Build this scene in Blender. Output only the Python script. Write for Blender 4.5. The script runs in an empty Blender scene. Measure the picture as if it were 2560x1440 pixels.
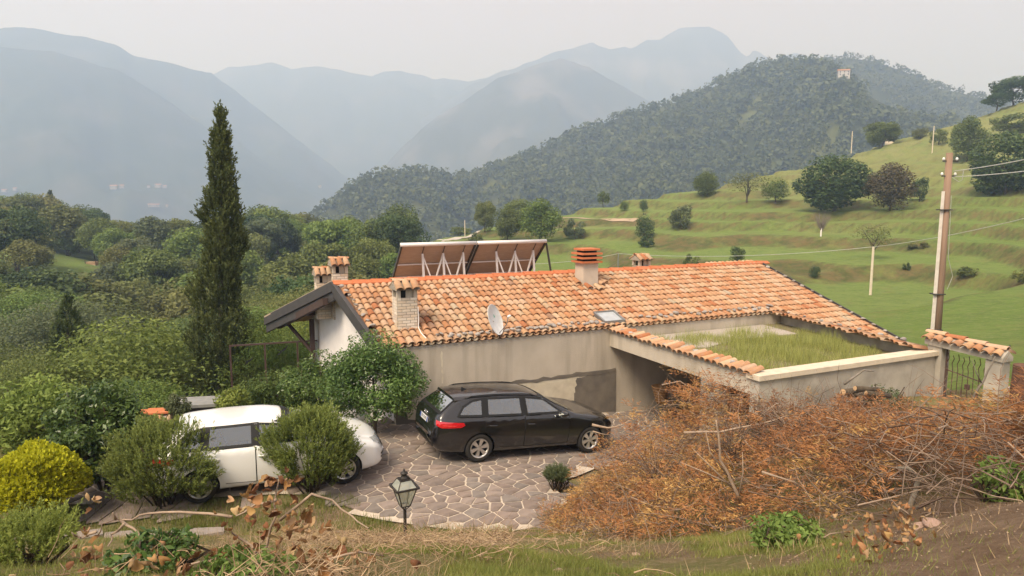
import bpy, bmesh, math, random
import numpy as np
from mathutils import Vector, Matrix, Euler
from mathutils.bvhtree import BVHTree

# ------------------------------------------------------------------ camera, sky, sun, exposure
scene = bpy.context.scene
F, TH, EYE = 1707.0, 0.124, 5.6          # focal length (photo pixels), downward tilt, eye height above the driveway
cam_data = bpy.data.cameras.new('camera')
cam_data.sensor_width = 36.0
cam_data.lens = 36.0 * F / 2560.0
cam_data.clip_start, cam_data.clip_end = 0.1, 60000.0
cam = bpy.data.objects.new('camera', cam_data)
scene.collection.objects.link(cam)
cam.location = (0, 0, EYE)
cam.rotation_euler = (math.pi / 2 - TH, 0, 0)
scene.camera = cam

SUN_EL, SUN_AZ = math.radians(52), math.radians(215)   # azimuth clockwise from +Y
world = bpy.data.worlds.new('World')
scene.world = world
world.use_nodes = True
wn, wl = world.node_tree.nodes, world.node_tree.links
wn.clear()
w_out = wn.new('ShaderNodeOutputWorld')
w_bg = wn.new('ShaderNodeBackground')
w_sky = wn.new('ShaderNodeTexSky')
w_sky.sky_type = 'NISHITA'
w_sky.sun_disc = False
w_sky.sun_elevation = SUN_EL
w_sky.sun_rotation = SUN_AZ
w_sky.dust_density = 6.0
w_sky.air_density = 1.0
w_cloud = wn.new('ShaderNodeTexNoise')                  # thin even overcast with faint mottling
w_cloud.inputs['Scale'].default_value = 2.2
w_cloud.inputs['Detail'].default_value = 4.0
w_ramp = wn.new('ShaderNodeMix'); w_ramp.data_type = 'RGBA'
w_ramp.inputs['A'].default_value = (9.4, 6.75, 4.75, 1)
w_ramp.inputs['B'].default_value = (10.1, 7.3, 5.25, 1)
w_mix = wn.new('ShaderNodeMix'); w_mix.data_type = 'RGBA'
w_mix.inputs['Factor'].default_value = 0.88
wl.new(w_cloud.outputs['Fac'], w_ramp.inputs['Factor'])
wl.new(w_sky.outputs['Color'], w_mix.inputs['A'])
wl.new(w_ramp.outputs['Result'], w_mix.inputs['B'])
wl.new(w_mix.outputs['Result'], w_bg.inputs['Color'])
w_bg.inputs['Strength'].default_value = 0.055
wl.new(w_bg.outputs[0], w_out.inputs[0])

sun_data = bpy.data.lights.new('sun', 'SUN')
sun_data.energy = 4.4
sun_data.angle = math.radians(26)
sun_data.color = (1.0, 0.95, 0.90)
sun = bpy.data.objects.new('sun', sun_data)
scene.collection.objects.link(sun)
sd = Vector((math.sin(SUN_AZ) * math.cos(SUN_EL), math.cos(SUN_AZ) * math.cos(SUN_EL), math.sin(SUN_EL)))
sun.rotation_euler = sd.to_track_quat('Z', 'Y').to_euler()
sun.location = (0, 0, 40)

vs = scene.view_settings
vs.view_transform = 'Standard'
vs.look = 'None'
vs.gamma = 1.0
vs.use_curve_mapping = False
vs.exposure = 0.95
cy = scene.cycles
cy.use_denoising = True
cy.max_bounces = 6
cy.diffuse_bounces = 3
cy.glossy_bounces = 3
cy.transmission_bounces = 4
cy.transparent_max_bounces = 8
cy.volume_bounces = 2
cy.caustics_reflective = cy.caustics_refractive = False

# ------------------------------------------------------------------ helpers
rng = np.random.default_rng(7)
random.seed(7)
COL = scene.collection
R = math.radians

def ray(px, py):
    a, b = (px - 1280) / F, (720 - py) / F
    c, s = math.cos(TH), math.sin(TH)
    return np.array([a, c + b * s, -s + b * c])
CAMP = np.array([0, 0, EYE])
def at_y(px, py, y):
    r = ray(px, py); return CAMP + r * (y / r[1])
def at_z(px, py, z):
    r = ray(px, py); return CAMP + r * ((z - EYE) / r[2])

YAW = 0.435                                 # direction of the house front and of the drive
HU = np.array([math.cos(YAW), math.sin(YAW), 0]); HV = np.array([-math.sin(YAW), math.cos(YAW), 0])
HO = np.array([-1.10, 15.1, 0.0])
def hw(u, v, z):                            # house frame -> world
    return HO + u * HU + v * HV + np.array([0, 0, z])
def wh(p):                                  # world -> house frame
    q = np.asarray(p) - HO
    return np.array([q @ HU, q @ HV, p[2]])
def at_v(px, py, v):
    r = ray(px, py); return CAMP + r * ((HO @ HV + v - CAMP @ HV) / (r @ HV))
def at_u(px, py, u):
    r = ray(px, py); return CAMP + r * ((HO @ HU + u - CAMP @ HU) / (r @ HU))

def tag(o, label=None, cat=None, group=None, kind=None):
    if label: o['label'] = label
    if cat: o['category'] = cat
    if group: o['group'] = group
    if kind: o['kind'] = kind
    return o
def empty(name, loc=(0, 0, 0), rot=(0, 0, 0)):
    o = bpy.data.objects.new(name, None); COL.objects.link(o)
    o.location = loc; o.rotation_euler = rot; o.empty_display_size = 0.2
    return o
def mkmesh(name, verts, faces, mats=None, smooth=False, mi=None, tint=None):
    me = bpy.data.meshes.new(name)
    verts = np.asarray(verts, np.float32)
    if isinstance(faces, np.ndarray):
        nf, k = faces.shape
        me.vertices.add(len(verts)); me.vertices.foreach_set('co', verts.ravel())
        me.loops.add(nf * k); me.loops.foreach_set('vertex_index', faces.astype(np.int32).ravel())
        me.polygons.add(nf); me.polygons.foreach_set('loop_start', np.arange(0, nf * k, k, dtype=np.int32))
    else:
        me.from_pydata([tuple(map(float, v)) for v in verts], [], [tuple(map(int, f)) for f in faces])
    if mats is not None:
        for m in (mats if isinstance(mats, (list, tuple)) else [mats]): me.materials.append(m)
    if mi is not None: me.polygons.foreach_set('material_index', np.asarray(mi, np.int32))
    if smooth: me.polygons.foreach_set('use_smooth', np.ones(len(me.polygons), bool))
    if tint is not None:
        a = me.attributes.new('tint', 'FLOAT', 'POINT'); a.data.foreach_set('value', np.asarray(tint, np.float32))
    me.update(calc_edges=True)
    me.validate()
    return me
def obj(name, me, parent=None, loc=None, rot=None, scale=None):
    o = bpy.data.objects.new(name, me); COL.objects.link(o)
    if parent is not None: o.parent = parent
    if loc is not None: o.location = loc
    if rot is not None: o.rotation_euler = rot
    if scale is not None: o.scale = scale
    return o
class MB:
    """collects simple shapes into one mesh"""
    def __init__(s): s.v = []; s.f = []; s.m = []
    def add(s, v, f, m=0):
        n = len(s.v); s.v += [tuple(map(float, p)) for p in v]
        for q in f: s.f.append(tuple(int(i) + n for i in q)); s.m.append(m)
        return s
    def box(s, lo, hi, m=0, mat=None, taper=None):
        (a, b, c), (d, e, f) = lo, hi
        v = [(a, b, c), (d, b, c), (d, e, c), (a, e, c), (a, b, f), (d, b, f), (d, e, f), (a, e, f)]
        if mat is not None: v = [tuple(mat @ Vector(p)) for p in v]
        return s.add(v, [(3, 2, 1, 0), (4, 5, 6, 7), (0, 1, 5, 4), (1, 2, 6, 5), (2, 3, 7, 6), (3, 0, 4, 7)], m)
    def bar(s, p, q, w, h=None, m=0, up=(0, 0, 1)):
        h = h or w; p, q, up = Vector(p), Vector(q), Vector(up)
        d = (q - p); L = d.length; d.normalize()
        x = d.cross(up)
        if x.length < 1e-4: x = d.cross(Vector((0, 1, 0)))
        x.normalize(); z = x.cross(d)
        c = [(-w / 2, -h / 2), (w / 2, -h / 2), (w / 2, h / 2), (-w / 2, h / 2)]
        v = [p + x * a + z * b for a, b in c] + [q + x * a + z * b for a, b in c]
        return s.add(v, [(3, 2, 1, 0), (4, 5, 6, 7), (0, 1, 5, 4), (1, 2, 6, 5), (2, 3, 7, 6), (3, 0, 4, 7)], m)
    def tube(s, pts, rad, n=6, m=0, caps=True):
        v, f = tube(pts, rad, n, caps); return s.add(v, f, m)
    def prism(s, poly, z0, z1, m=0):
        n = len(poly)
        v = [(x, y, z0) for x, y in poly] + [(x, y, z1) for x, y in poly]
        return s.add(v, [tuple(range(n))[::-1], tuple(range(n, 2 * n))] + [(i, (i + 1) % n, n + (i + 1) % n, n + i) for i in range(n)], m)
    def lathe(s, prof, n=12, c=(0, 0, 0), m=0):
        v = []; f = []
        for r_, z in prof:
            for k in range(n):
                a = 2 * math.pi * k / n; v.append((c[0] + r_ * math.cos(a), c[1] + r_ * math.sin(a), c[2] + z))
        for i in range(len(prof) - 1):
            for k in range(n):
                f.append((i * n + k, i * n + (k + 1) % n, (i + 1) * n + (k + 1) % n, (i + 1) * n + k))
        f.append(tuple(range(n))[::-1]); f.append(tuple((len(prof) - 1) * n + k for k in range(n)))
        return s.add(v, f, m)
    def mesh(s, name, mats, smooth=False): return mkmesh(name, s.v, s.f, mats, smooth, s.m)
    def obj(s, name, mats, parent=None, smooth=False, **k): return obj(name, s.mesh(name, mats, smooth), parent, **k)
def tube(pts, rad, n=6, caps=True):
    pts = [Vector(p) for p in pts]
    if not hasattr(rad, '__len__'): rad = [rad] * len(pts)
    v = []; f = []; x = None
    for i, p in enumerate(pts):
        d = (pts[min(i + 1, len(pts) - 1)] - pts[max(i - 1, 0)]).normalized()
        if x is None:
            x = d.cross(Vector((0.3, 0.2, 1)) if abs(d.z) < .9 else Vector((1, 0.1, 0)))
        x = (x - d * x.dot(d)).normalized(); y = d.cross(x)
        for k in range(n):
            a = 2 * math.pi * k / n
            v.append(p + (x * math.cos(a) + y * math.sin(a)) * rad[i])
    for i in range(len(pts) - 1):
        for k in range(n):
            f.append((i * n + k, i * n + (k + 1) % n, (i + 1) * n + (k + 1) % n, (i + 1) * n + k))
    if caps:
        f.append(tuple(range(n))[::-1]); f.append(tuple((len(pts) - 1) * n + k for k in range(n)))
    return v, f

# numpy value noise
def _h(ix, iy, s):
    n = (ix.astype(np.int64) * 374761393 + iy.astype(np.int64) * 668265263 + s * 974634777) & 0x7fffffff
    n = ((n ^ (n >> 13)) * 1274126177) & 0x7fffffff
    return ((n ^ (n >> 16)) & 0xffff) / 65535.0
def vnoise(x, y, s=0):
    x = np.asarray(x, float); y = np.asarray(y, float)
    ix, iy = np.floor(x), np.floor(y); fx, fy = x - ix, y - iy
    fx = fx * fx * (3 - 2 * fx); fy = fy * fy * (3 - 2 * fy)
    a = _h(ix, iy, s); b = _h(ix + 1, iy, s); c = _h(ix, iy + 1, s); d = _h(ix + 1, iy + 1, s)
    return (a * (1 - fx) + b * fx) * (1 - fy) + (c * (1 - fx) + d * fx) * fy - 0.5
def fbm(x, y, s=0, o=4, g=0.5):
    r = 0; a = 1.0
    for k in range(o):
        r = r + a * vnoise(np.asarray(x) * 2 ** k + 17 * k, np.asarray(y) * 2 ** k - 9 * k, s + k); a *= g
    return r
def sstep(a, b, x):
    t = np.clip((np.asarray(x, float) - a) / (b - a), 0, 1); return t * t * (3 - 2 * t)

# ------------------------------------------------------------------ materials
MATS = {}
def newmat(name):
    m = bpy.data.materials.new(name); m.use_nodes = True
    nt = m.node_tree; nt.nodes.clear()
    out = nt.nodes.new('ShaderNodeOutputMaterial')
    MATS[name] = m
    return m, nt.nodes, nt.links, out
def pmat(name, c1, c2=None, scale=6.0, rough=0.85, bump=0.0, bscale=None, metal=0.0, spec=0.3, detail=6, stretch=None,
         c3=None, s3=1.5, t3=0.55, st3=None, objrand=0.0, tint=False, coat=0.0):
    """two-tone noise material; c3 adds larger blotches; objrand varies value per object"""
    m, N, L, out = newmat(name)
    b = N.new('ShaderNodeBsdfPrincipled'); L.new(b.outputs[0], out.inputs[0])
    b.inputs['Roughness'].default_value = rough; b.inputs['Metallic'].default_value = metal
    b.inputs['Specular IOR Level'].default_value = spec
    if coat: b.inputs['Coat Weight'].default_value = coat; b.inputs['Coat Roughness'].default_value = 0.03
    tc = N.new('ShaderNodeTexCoord'); mp = N.new('ShaderNodeMapping')
    L.new(tc.outputs['Object'], mp.inputs[0])
    if stretch: mp.inputs['Scale'].default_value = stretch
    col = None
    if c2 is None: c2 = tuple(x * 0.8 for x in c1)
    nz = N.new('ShaderNodeTexNoise'); nz.inputs['Scale'].default_value = scale; nz.inputs['Detail'].default_value = detail
    L.new(mp.outputs[0], nz.inputs['Vector'])
    rp = N.new('ShaderNodeMapRange'); rp.inputs['From Min'].default_value = 0.32; rp.inputs['From Max'].default_value = 0.68
    L.new(nz.outputs['Fac'], rp.inputs['Value'])
    mx = N.new('ShaderNodeMix'); mx.data_type = 'RGBA'
    mx.inputs['A'].default_value = (*c1, 1); mx.inputs['B'].default_value = (*c2, 1)
    fac = rp.outputs[0]
    if tint:
        at = N.new('ShaderNodeAttribute'); at.attribute_name = 'tint'
        fac = at.outputs['Fac']
    L.new(fac, mx.inputs['Factor']); col = mx.outputs['Result']
    if c3 is not None:
        n3 = N.new('ShaderNodeTexNoise'); n3.inputs['Scale'].default_value = s3; n3.inputs['Detail'].default_value = 5
        mp3 = mp
        if st3: mp3 = N.new('ShaderNodeMapping'); mp3.inputs['Scale'].default_value = st3; L.new(tc.outputs['Object'], mp3.inputs[0])
        L.new(mp3.outputs[0], n3.inputs['Vector'])
        r3 = N.new('ShaderNodeMapRange'); r3.inputs['From Min'].default_value = t3 - 0.06; r3.inputs['From Max'].default_value = t3 + 0.1
        L.new(n3.outputs['Fac'], r3.inputs['Value'])
        m3 = N.new('ShaderNodeMix'); m3.data_type = 'RGBA'; m3.inputs['B'].default_value = (*c3, 1)
        L.new(r3.outputs[0], m3.inputs['Factor']); L.new(col, m3.inputs['A']); col = m3.outputs['Result']
    if objrand:
        oi = N.new('ShaderNodeObjectInfo'); hs = N.new('ShaderNodeHueSaturation')
        r4 = N.new('ShaderNodeMapRange'); r4.inputs['To Min'].default_value = 1 - objrand; r4.inputs['To Max'].default_value = 1 + objrand
        L.new(oi.outputs['Random'], r4.inputs['Value']); L.new(r4.outputs[0], hs.inputs['Value']); L.new(col, hs.inputs['Color'])
        col = hs.outputs[0]
    L.new(col, b.inputs['Base Color'])
    if bump:
        bn = N.new('ShaderNodeTexNoise'); bn.inputs['Scale'].default_value = bscale or scale * 4; bn.inputs['Detail'].default_value = 5
        L.new(mp.outputs[0], bn.inputs['Vector'])
        bp = N.new('ShaderNodeBump'); bp.inputs['Strength'].default_value = 1.0; bp.inputs['Distance'].default_value = bump
        L.new(bn.outputs['Fac'], bp.inputs['Height']); L.new(bp.outputs[0], b.inputs['Normal'])
    return m
def leafmat(name, dark, light, rough=0.6, trans=0.35, objrand=0.12, hue=0.015, spec=0.25):
    """leaf: colour runs dark->light with the per-leaf random tint"""
    m, N, L, out = newmat(name)
    at = N.new('ShaderNodeAttribute'); at.attribute_name = 'tint'
    mx = N.new('ShaderNodeMix'); mx.data_type = 'RGBA'
    mx.inputs['A'].default_value = (*dark, 1); mx.inputs['B'].default_value = (*light, 1)
    L.new(at.outputs['Fac'], mx.inputs['Factor'])
    oi = N.new('ShaderNodeObjectInfo'); hs = N.new('ShaderNodeHueSaturation')
    r4 = N.new('ShaderNodeMapRange'); r4.inputs['To Min'].default_value = 1 - objrand; r4.inputs['To Max'].default_value = 1 + objrand
    r5 = N.new('ShaderNodeMapRange'); r5.inputs['To Min'].default_value = 0.5 - hue; r5.inputs['To Max'].default_value = 0.5 + hue
    ml = N.new('ShaderNodeMath'); ml.operation = 'FRACT'; m2 = N.new('ShaderNodeMath'); m2.operation = 'MULTIPLY'; m2.inputs[1].default_value = 7.31
    L.new(oi.outputs['Random'], r4.inputs['Value']); L.new(oi.outputs['Random'], m2.inputs[0]); L.new(m2.outputs[0], ml.inputs[0]); L.new(ml.outputs[0], r5.inputs['Value'])
    L.new(r4.outputs[0], hs.inputs['Value']); L.new(r5.outputs[0], hs.inputs['Hue']); L.new(mx.outputs['Result'], hs.inputs['Color'])
    b = N.new('ShaderNodeBsdfPrincipled'); b.inputs['Roughness'].default_value = rough; b.inputs['Specular IOR Level'].default_value = spec
    t = N.new('ShaderNodeBsdfTranslucent'); s = N.new('ShaderNodeMixShader'); s.inputs[0].default_value = trans
    L.new(hs.outputs[0], b.inputs['Base Color']); L.new(hs.outputs[0], t.inputs['Color'])
    L.new(b.outputs[0], s.inputs[1]); L.new(t.outputs[0], s.inputs[2]); L.new(s.outputs[0], out.inputs[0])
    return m
# ------------------------------------------------------------------ terrain: hillside from the house out to the meadow crest
HP = [-500, 0, 150, 300, 450, 700, 900, 1100, 1300, 1500, 1700, 1900, 2100, 2300, 2500, 2700, 3100]
HY = [14, 18, 25, 35, 45, 70, 100, 140, 180, 220, 280, 340]
HT = np.array([
    [-6, -8, -10, -11, -12, -11, -6, -3, -3, -14, -45, -75],
    [-5, -7, -9, -10.5, -12, -11, -5.0, -2.5, -2, -13, -45, -75],
    [-4, -6, -9, -10.5, -12, -11, -4.5, -4.0, -2, -13, -45, -75],
    [-4, -5, -8, -10, -12, -12, -7, -7, -8, -20, -48, -75],
    [-3.5, -4.5, -7.5, -9.5, -12, -12.5, -10, -8, -12, -26, -50, -75],
    [-3, -4, -6, -8, -10, -11, -9.5, -3.5, -5, -20, -46, -75],
    [-2.5, -3, -4, -5.5, -7, -9, -9, -7, -10, -20, -44, -75],
    [-2, -2.5, -3, -4, -5, -6, -4, -1.2, -4, -12, -40, -70],
    [-2, -2, -2, -3, -4, -5.5, -4.5, 0, 1.0, -6, -36, -68],
    [-2, -2, -1.5, -2.5, -3.5, -5, -3.5, 1.5, 6.5, 0, -30, -60],
    [-2, -2, -1.2, -2, -3, -4.7, -3, 3, 10.5, 8, -16, -48],
    [-2, -2, -1, -1.5, -2.5, -4.5, -2.5, 5, 14, 14, 0, -30],
    [-2, -1.8, -.8, -1.3, -2.2, -4.8, -1.5, 6, 17, 21, 14, -10],
    [-1, -.3, -.6, -1.2, -1.8, -4, .5, 8.5, 19, 28, 26, 10],
    [.6, .7, -.3, -1, -1.2, -2.2, 3, 12, 24, 37, 40, 30],
    [1.2, 1.2, 0, -.6, -.5, 0, 6, 17, 30, 47, 54, 48],
    [1.6, 1.6, 1, .6, 1, 4, 14, 26, 40, 60, 70, 66]])
HS = (np.array(HP) - 1280) / F
NS, NY = 260, 240
_sg = np.linspace(HS[0], HS[-1], NS); _yg = np.exp(np.linspace(math.log(14), math.log(340), NY))
_t = np.array([np.interp(_yg, HY, r_) for r_ in HT])
_g = np.array([np.interp(_sg, HS, _t[:, k]) for k in range(NY)]).T
def _blur(a, n, ax):
    for _ in range(3):
        b = np.zeros_like(a); w = 0
        for k in range(-n, n + 1):
            b += np.take(a, np.clip(np.arange(a.shape[ax]) + k, 0, a.shape[ax] - 1), ax); w += 1
        a = b / w
    return a
_g = _blur(_blur(_g, 5, 0), 4, 1)
_S, _Y = np.meshgrid(_sg, _yg, indexing='ij'); _X = _S * _Y
_g += fbm(_X / 30, _Y / 30, 3, 3) * 2.2 * sstep(30, 80, _Y)
_mead = sstep(-.17, -.08, _S) * sstep(34, 60, _Y)
STEP = 2.1
_q = (_g + fbm(_X / 22, _Y / 22, 11, 3) * 1.4) / STEP
_fr = _q - np.floor(_q)
_ter = (sstep(.70, .97, _fr) - _fr) * STEP
HG = _g + _ter * _mead * .8
_bankm = _mead * sstep(.66, .76, _fr) * (1 - sstep(.93, 1.0, _fr))
def hill_z(x, y):
    x = np.asarray(x, float); y = np.maximum(np.asarray(y, float), 14.01)
    i = np.clip((x / y - _sg[0]) / (_sg[1] - _sg[0]), 0, NS - 1.001)
    j = np.clip((np.log(y) - math.log(14)) / (math.log(340 / 14) / (NY - 1)), 0, NY - 1.001)
    a, b = i.astype(int), j.astype(int); u, v = i - a, j - b
    return (HG[a, b] * (1 - u) + HG[a + 1, b] * u) * (1 - v) + (HG[a, b + 1] * (1 - u) + HG[a + 1, b + 1] * u) * v
def hill_hit(px, py, y0=18, y1=330):
    r = ray(px, py)
    ys = np.exp(np.linspace(math.log(y0), math.log(y1), 600)); p = CAMP + r * (ys[:, None] / r[1])
    d = p[:, 2] - hill_z(p[:, 0], p[:, 1])
    k = np.where(d < 0)[0]
    return p[k[0]] if len(k) else p[np.argmin(d)]
def grid_faces(a, b):
    i = np.arange(a * b).reshape(a, b)
    return np.stack([i[:-1, :-1], i[1:, :-1], i[1:, 1:], i[:-1, 1:]], -1).reshape(-1, 4)

# meadow / woodland floor colour: attribute tint = dry bank, attribute wood = forest floor
def terrain_mat():
    m, N, L, out = newmat('meadow_grass')
    b = N.new('ShaderNodeBsdfPrincipled'); b.inputs['Roughness'].default_value = 0.95; b.inputs['Specular IOR Level'].default_value = 0.1
    L.new(b.outputs[0], out.inputs[0])
    tc = N.new('ShaderNodeTexCoord')
    def noise(s, d=6, rough=.6):
        n = N.new('ShaderNodeTexNoise'); n.inputs['Scale'].default_value = s; n.inputs['Detail'].default_value = d
        n.inputs['Roughness'].default_value = rough; L.new(tc.outputs['Object'], n.inputs['Vector']); return n.outputs['Fac']
    def rng_(v, a, c):
        r_ = N.new('ShaderNodeMapRange'); r_.inputs['From Min'].default_value = a; r_.inputs['From Max'].default_value = c
        L.new(v, r_.inputs['Value']); return r_.outputs[0]
    def mix(f, a, c):
        x = N.new('ShaderNodeMix'); x.data_type = 'RGBA'
        for s_, val in (('A', a), ('B', c)):
            if isinstance(val, tuple): x.inputs[s_].default_value = (*val, 1)
            else: L.new(val, x.inputs[s_])
        if isinstance(f, float): x.inputs['Factor'].default_value = f
        else: L.new(f, x.inputs['Factor'])
        return x.outputs['Result']
    g = mix(rng_(noise(.035, 5), .38, .62), (.145, .220, .044), (.190, .242, .066))
    g = mix(rng_(noise(.5, 8, .7), .4, .66), g, (.100, .160, .032))
    g = mix(rng_(noise(.02, 4), .52, .66), g, (.215, .225, .075))
    g = mix(rng_(noise(2.5, 6, .75), .56, .72), g, (.175, .225, .070))
    g = mix(rng_(noise(6.0, 9, .85), .46, .62), g, (.125, .180, .048))
    g = mix(rng_(noise(1.7, 10, .9), .50, .60), g, (.205, .235, .085))
    g = mix(rng_(noise(.33, 9, .85), .55, .63), g, (.115, .150, .046))
    g = mix(rng_(noise(.16, 8, .8), .54, .68), g, (.200, .190, .072))
    bk = mix(rng_(noise(.4, 8, .75), .42, .6), (.145, .112, .050), (.070, .085, .028))
    at = N.new('ShaderNodeAttribute'); at.attribute_name = 'tint'
    mm = N.new('ShaderNodeMath'); mm.operation = 'MULTIPLY'; L.new(at.outputs['Fac'], mm.inputs[0]); L.new(rng_(noise(.25, 6, .7), .2, .5), mm.inputs[1])
    g = mix(mm.outputs[0], g, bk)
    gz = N.new('ShaderNodeSeparateXYZ'); L.new(tc.outputs['Object'], gz.inputs[0])
    hm = N.new('ShaderNodeMath'); hm.operation = 'MULTIPLY'; L.new(rng_(gz.outputs[2], 3.0, 20.0), hm.inputs[0]); L.new(rng_(noise(.09, 7, .7), .30, .58), hm.inputs[1])
    g = mix(hm.outputs[0], g, (.215, .220, .085))      # dry grass towards the top of the slope
    g = mix(rng_(noise(.9, 9, .85), .55, .64), g, (.110, .145, .042))
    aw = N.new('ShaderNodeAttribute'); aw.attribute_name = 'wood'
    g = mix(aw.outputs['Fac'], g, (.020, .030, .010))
    L.new(g, b.inputs['Base Color'])
    bp = N.new('ShaderNodeBump'); bp.inputs['Distance'].default_value = .35; bp.inputs['Strength'].default_value = .8
    L.new(noise(1.3, 8, .8), bp.inputs['Height']); L.new(bp.outputs[0], b.inputs['Normal'])
    return m
M_TERR = terrain_mat()
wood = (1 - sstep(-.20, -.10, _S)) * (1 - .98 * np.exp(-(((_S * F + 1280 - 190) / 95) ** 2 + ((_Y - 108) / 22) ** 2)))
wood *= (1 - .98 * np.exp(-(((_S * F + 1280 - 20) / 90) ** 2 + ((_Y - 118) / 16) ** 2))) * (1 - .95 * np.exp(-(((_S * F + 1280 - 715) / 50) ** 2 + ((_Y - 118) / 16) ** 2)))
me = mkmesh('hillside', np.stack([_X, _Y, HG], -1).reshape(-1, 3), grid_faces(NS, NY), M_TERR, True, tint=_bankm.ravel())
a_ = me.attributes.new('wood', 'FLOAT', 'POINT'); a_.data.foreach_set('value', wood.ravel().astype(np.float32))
tag(obj('hillside', me), kind='structure')

# ------------------------------------------------------------------ far hills and mountains (lofted round their crest lines)
def forest_floor_mat(name, c1, c2, c3, s):
    return pmat(name, c1, c2, scale=s, rough=.95, c3=c3, s3=s * .35, t3=.56, spec=.1)
MTN = []
def loft(name, prof, dist, front, back, base, backz, rows=40, brows=14, amp=.05, nscale=1.0, seed=0, mat=None, shape=1.0, step=12):
    px = np.arange(prof[0][0], prof[-1][0] + 1, step)
    py = np.interp(px, [p[0] for p in prof], [p[1] for p in prof]) + fbm(px / 23.0, px * 0, seed, 3) * 3.0 * nscale
    D = np.interp(px, [p[0] for p in dist], [p[1] for p in dist])
    cr = np.array([at_y(a, b, d) for a, b, d in zip(px, py, D)])
    fr = np.interp(px, [p[0] for p in front], [p[1] for p in front]) if isinstance(front, list) else np.full(len(px), front)
    S = (cr[:, 0] / cr[:, 1])[:, None]
    t = np.linspace(0, 1, rows)[None, :]
    Yf = D[:, None] * (fr[:, None] + (1 - fr[:, None]) * t)
    Zf = base + (cr[:, 2][:, None] - base) * t ** shape
    tb = np.linspace(0, 1, brows + 1)[None, 1:]
    Yb = D[:, None] * (1 + (back - 1) * tb); Zb = cr[:, 2][:, None] + (backz - cr[:, 2][:, None]) * tb ** 1.2
    Y = np.concatenate([Yf, Yb], 1); Z = np.concatenate([Zf, Zb], 1)
    X = np.concatenate([S * Yf, S * Yb], 1)
    tt = np.concatenate([np.repeat(t, len(px), 0), np.repeat(1 - tb, len(px), 0)], 1)
    env = np.minimum(1, (1 - tt) * 5)
    W = float(D.mean())
    n = fbm(X / W * 9, Y / W * 9, seed + 5, 5, .55)
    n2 = 0.5 - np.abs(fbm(X / W * 5 + .3, Y / W * 3, seed + 9, 4, .5)) * 2
    Z = Z + env * W * amp * (n + n2 * .8)
    v = np.stack([X, Y, Z], -1)
    o = obj(name, mkmesh(name, v.reshape(-1, 3), grid_faces(*X.shape), mat, True))
    tag(o, kind='structure')
    if name == 'mountain': MTN.append((v.reshape(-1, 3), grid_faces(*X.shape)))
    return o, v, tt
MM = forest_floor_mat('mountain_forest', (.036, .052, .028), (.050, .064, .036), (.075, .080, .055), .02)
MM2 = forest_floor_mat('mountain_rock', (.045, .056, .036), (.062, .070, .046), (.13, .125, .11), .016)
loft('mountain', [(-900, 120), (-500, 40), (-200, 90), (-50, 74), (60, 68), (110, 75), (150, 86), (210, 92), (290, 110), (330, 138), (370, 148), (430, 158), (470, 172), (530, 184), (600, 235), (720, 330), (850, 430), (960, 505), (1100, 540)],
     [(-900, 1860), (1100, 2666)], .55, 1.6, -330, -330, amp=.035, seed=21, mat=MM)
loft('mountain', [(-900, 260), (-200, 105), (0, 118), (130, 128), (300, 178), (400, 238), (520, 322), (650, 410), (760, 470), (860, 520)],
     [(-900, 1550), (860, 2046)], .5, 1.5, -330, -330, amp=.03, seed=31, mat=MM)
loft('mountain', [(300, 300), (450, 215), (530, 188), (570, 168), (640, 165), (680, 155), (730, 172), (790, 165), (850, 175), (900, 186), (930, 190), (960, 180), (1000, 178), (1060, 190), (1088, 199), (1110, 194), (1170, 204), (1220, 192), (1260, 176), (1330, 190), (1500, 260)],
     [(300, 3472), (1500, 3844)], .6, 1.4, -330, -330, amp=.03, seed=41, mat=MM, step=10)
loft('mountain', [(800, 560), (940, 440), (1000, 372), (1080, 300), (1150, 258), (1200, 225), (1250, 192), (1290, 180), (1350, 158), (1400, 146), (1430, 153), (1470, 168), (1600, 240), (1750, 330), (2000, 440)],
     [(800, 2232), (2000, 2604)], .55, 1.5, -330, -330, amp=.035, seed=51, mat=MM2)
loft('mountain', [(1050, 300), (1180, 210), (1280, 172), (1340, 150), (1380, 131), (1440, 119), (1480, 106), (1525, 125), (1560, 118), (1580, 121), (1620, 99), (1650, 100), (1700, 70), (1740, 66), (1772, 67), (1800, 78), (1820, 92), (1850, 128), (1870, 142), (1884, 126), (1900, 130), (1930, 150), (1990, 132), (2040, 150), (2200, 220), (2600, 300), (3200, 380)],
     [(1050, 3224), (1800, 3472), (3200, 3720)], .6, 1.4, -330, -330, amp=.03, seed=61, mat=MM2, step=8)
tag(obj('valley_floor', mkmesh('valley_floor', [(-6500, -3000, -330), (6500, -3000, -330), (6500, 6500, -330), (-6500, 6500, -330)], [(0, 1, 2, 3)],
     forest_floor_mat('valley_fields', (.06, .085, .03), (.09, .10, .045), (.14, .13, .10), .01))), kind='structure')
MF = forest_floor_mat('forest_floor', (.030, .040, .016), (.045, .052, .022), (.10, .11, .035), .05)
HILLA, hv1, ht1 = loft('forest_hill', [(700, 600), (800, 540), (870, 480), (940, 445), (1000, 437), (1060, 436), (1100, 440), (1140, 452), (1180, 447), (1290, 405), (1400, 355), (1480, 320), (1540, 297), (1640, 270), (1750, 240), (1830, 192), (1900, 165), (1960, 152), (2040, 158), (2090, 172), (2130, 205), (2190, 250), (2240, 275), (2330, 300), (2460, 330), (2700, 400)],
     [(700, 620), (1100, 700), (1500, 840), (1960, 820), (2130, 660), (2700, 560)], [(700, .55), (1500, .45), (2100, .5), (2700, .62)], 1.5, -85, -120, rows=50, amp=.018, nscale=.6, seed=71, mat=MF, shape=.9, step=8)
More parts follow.
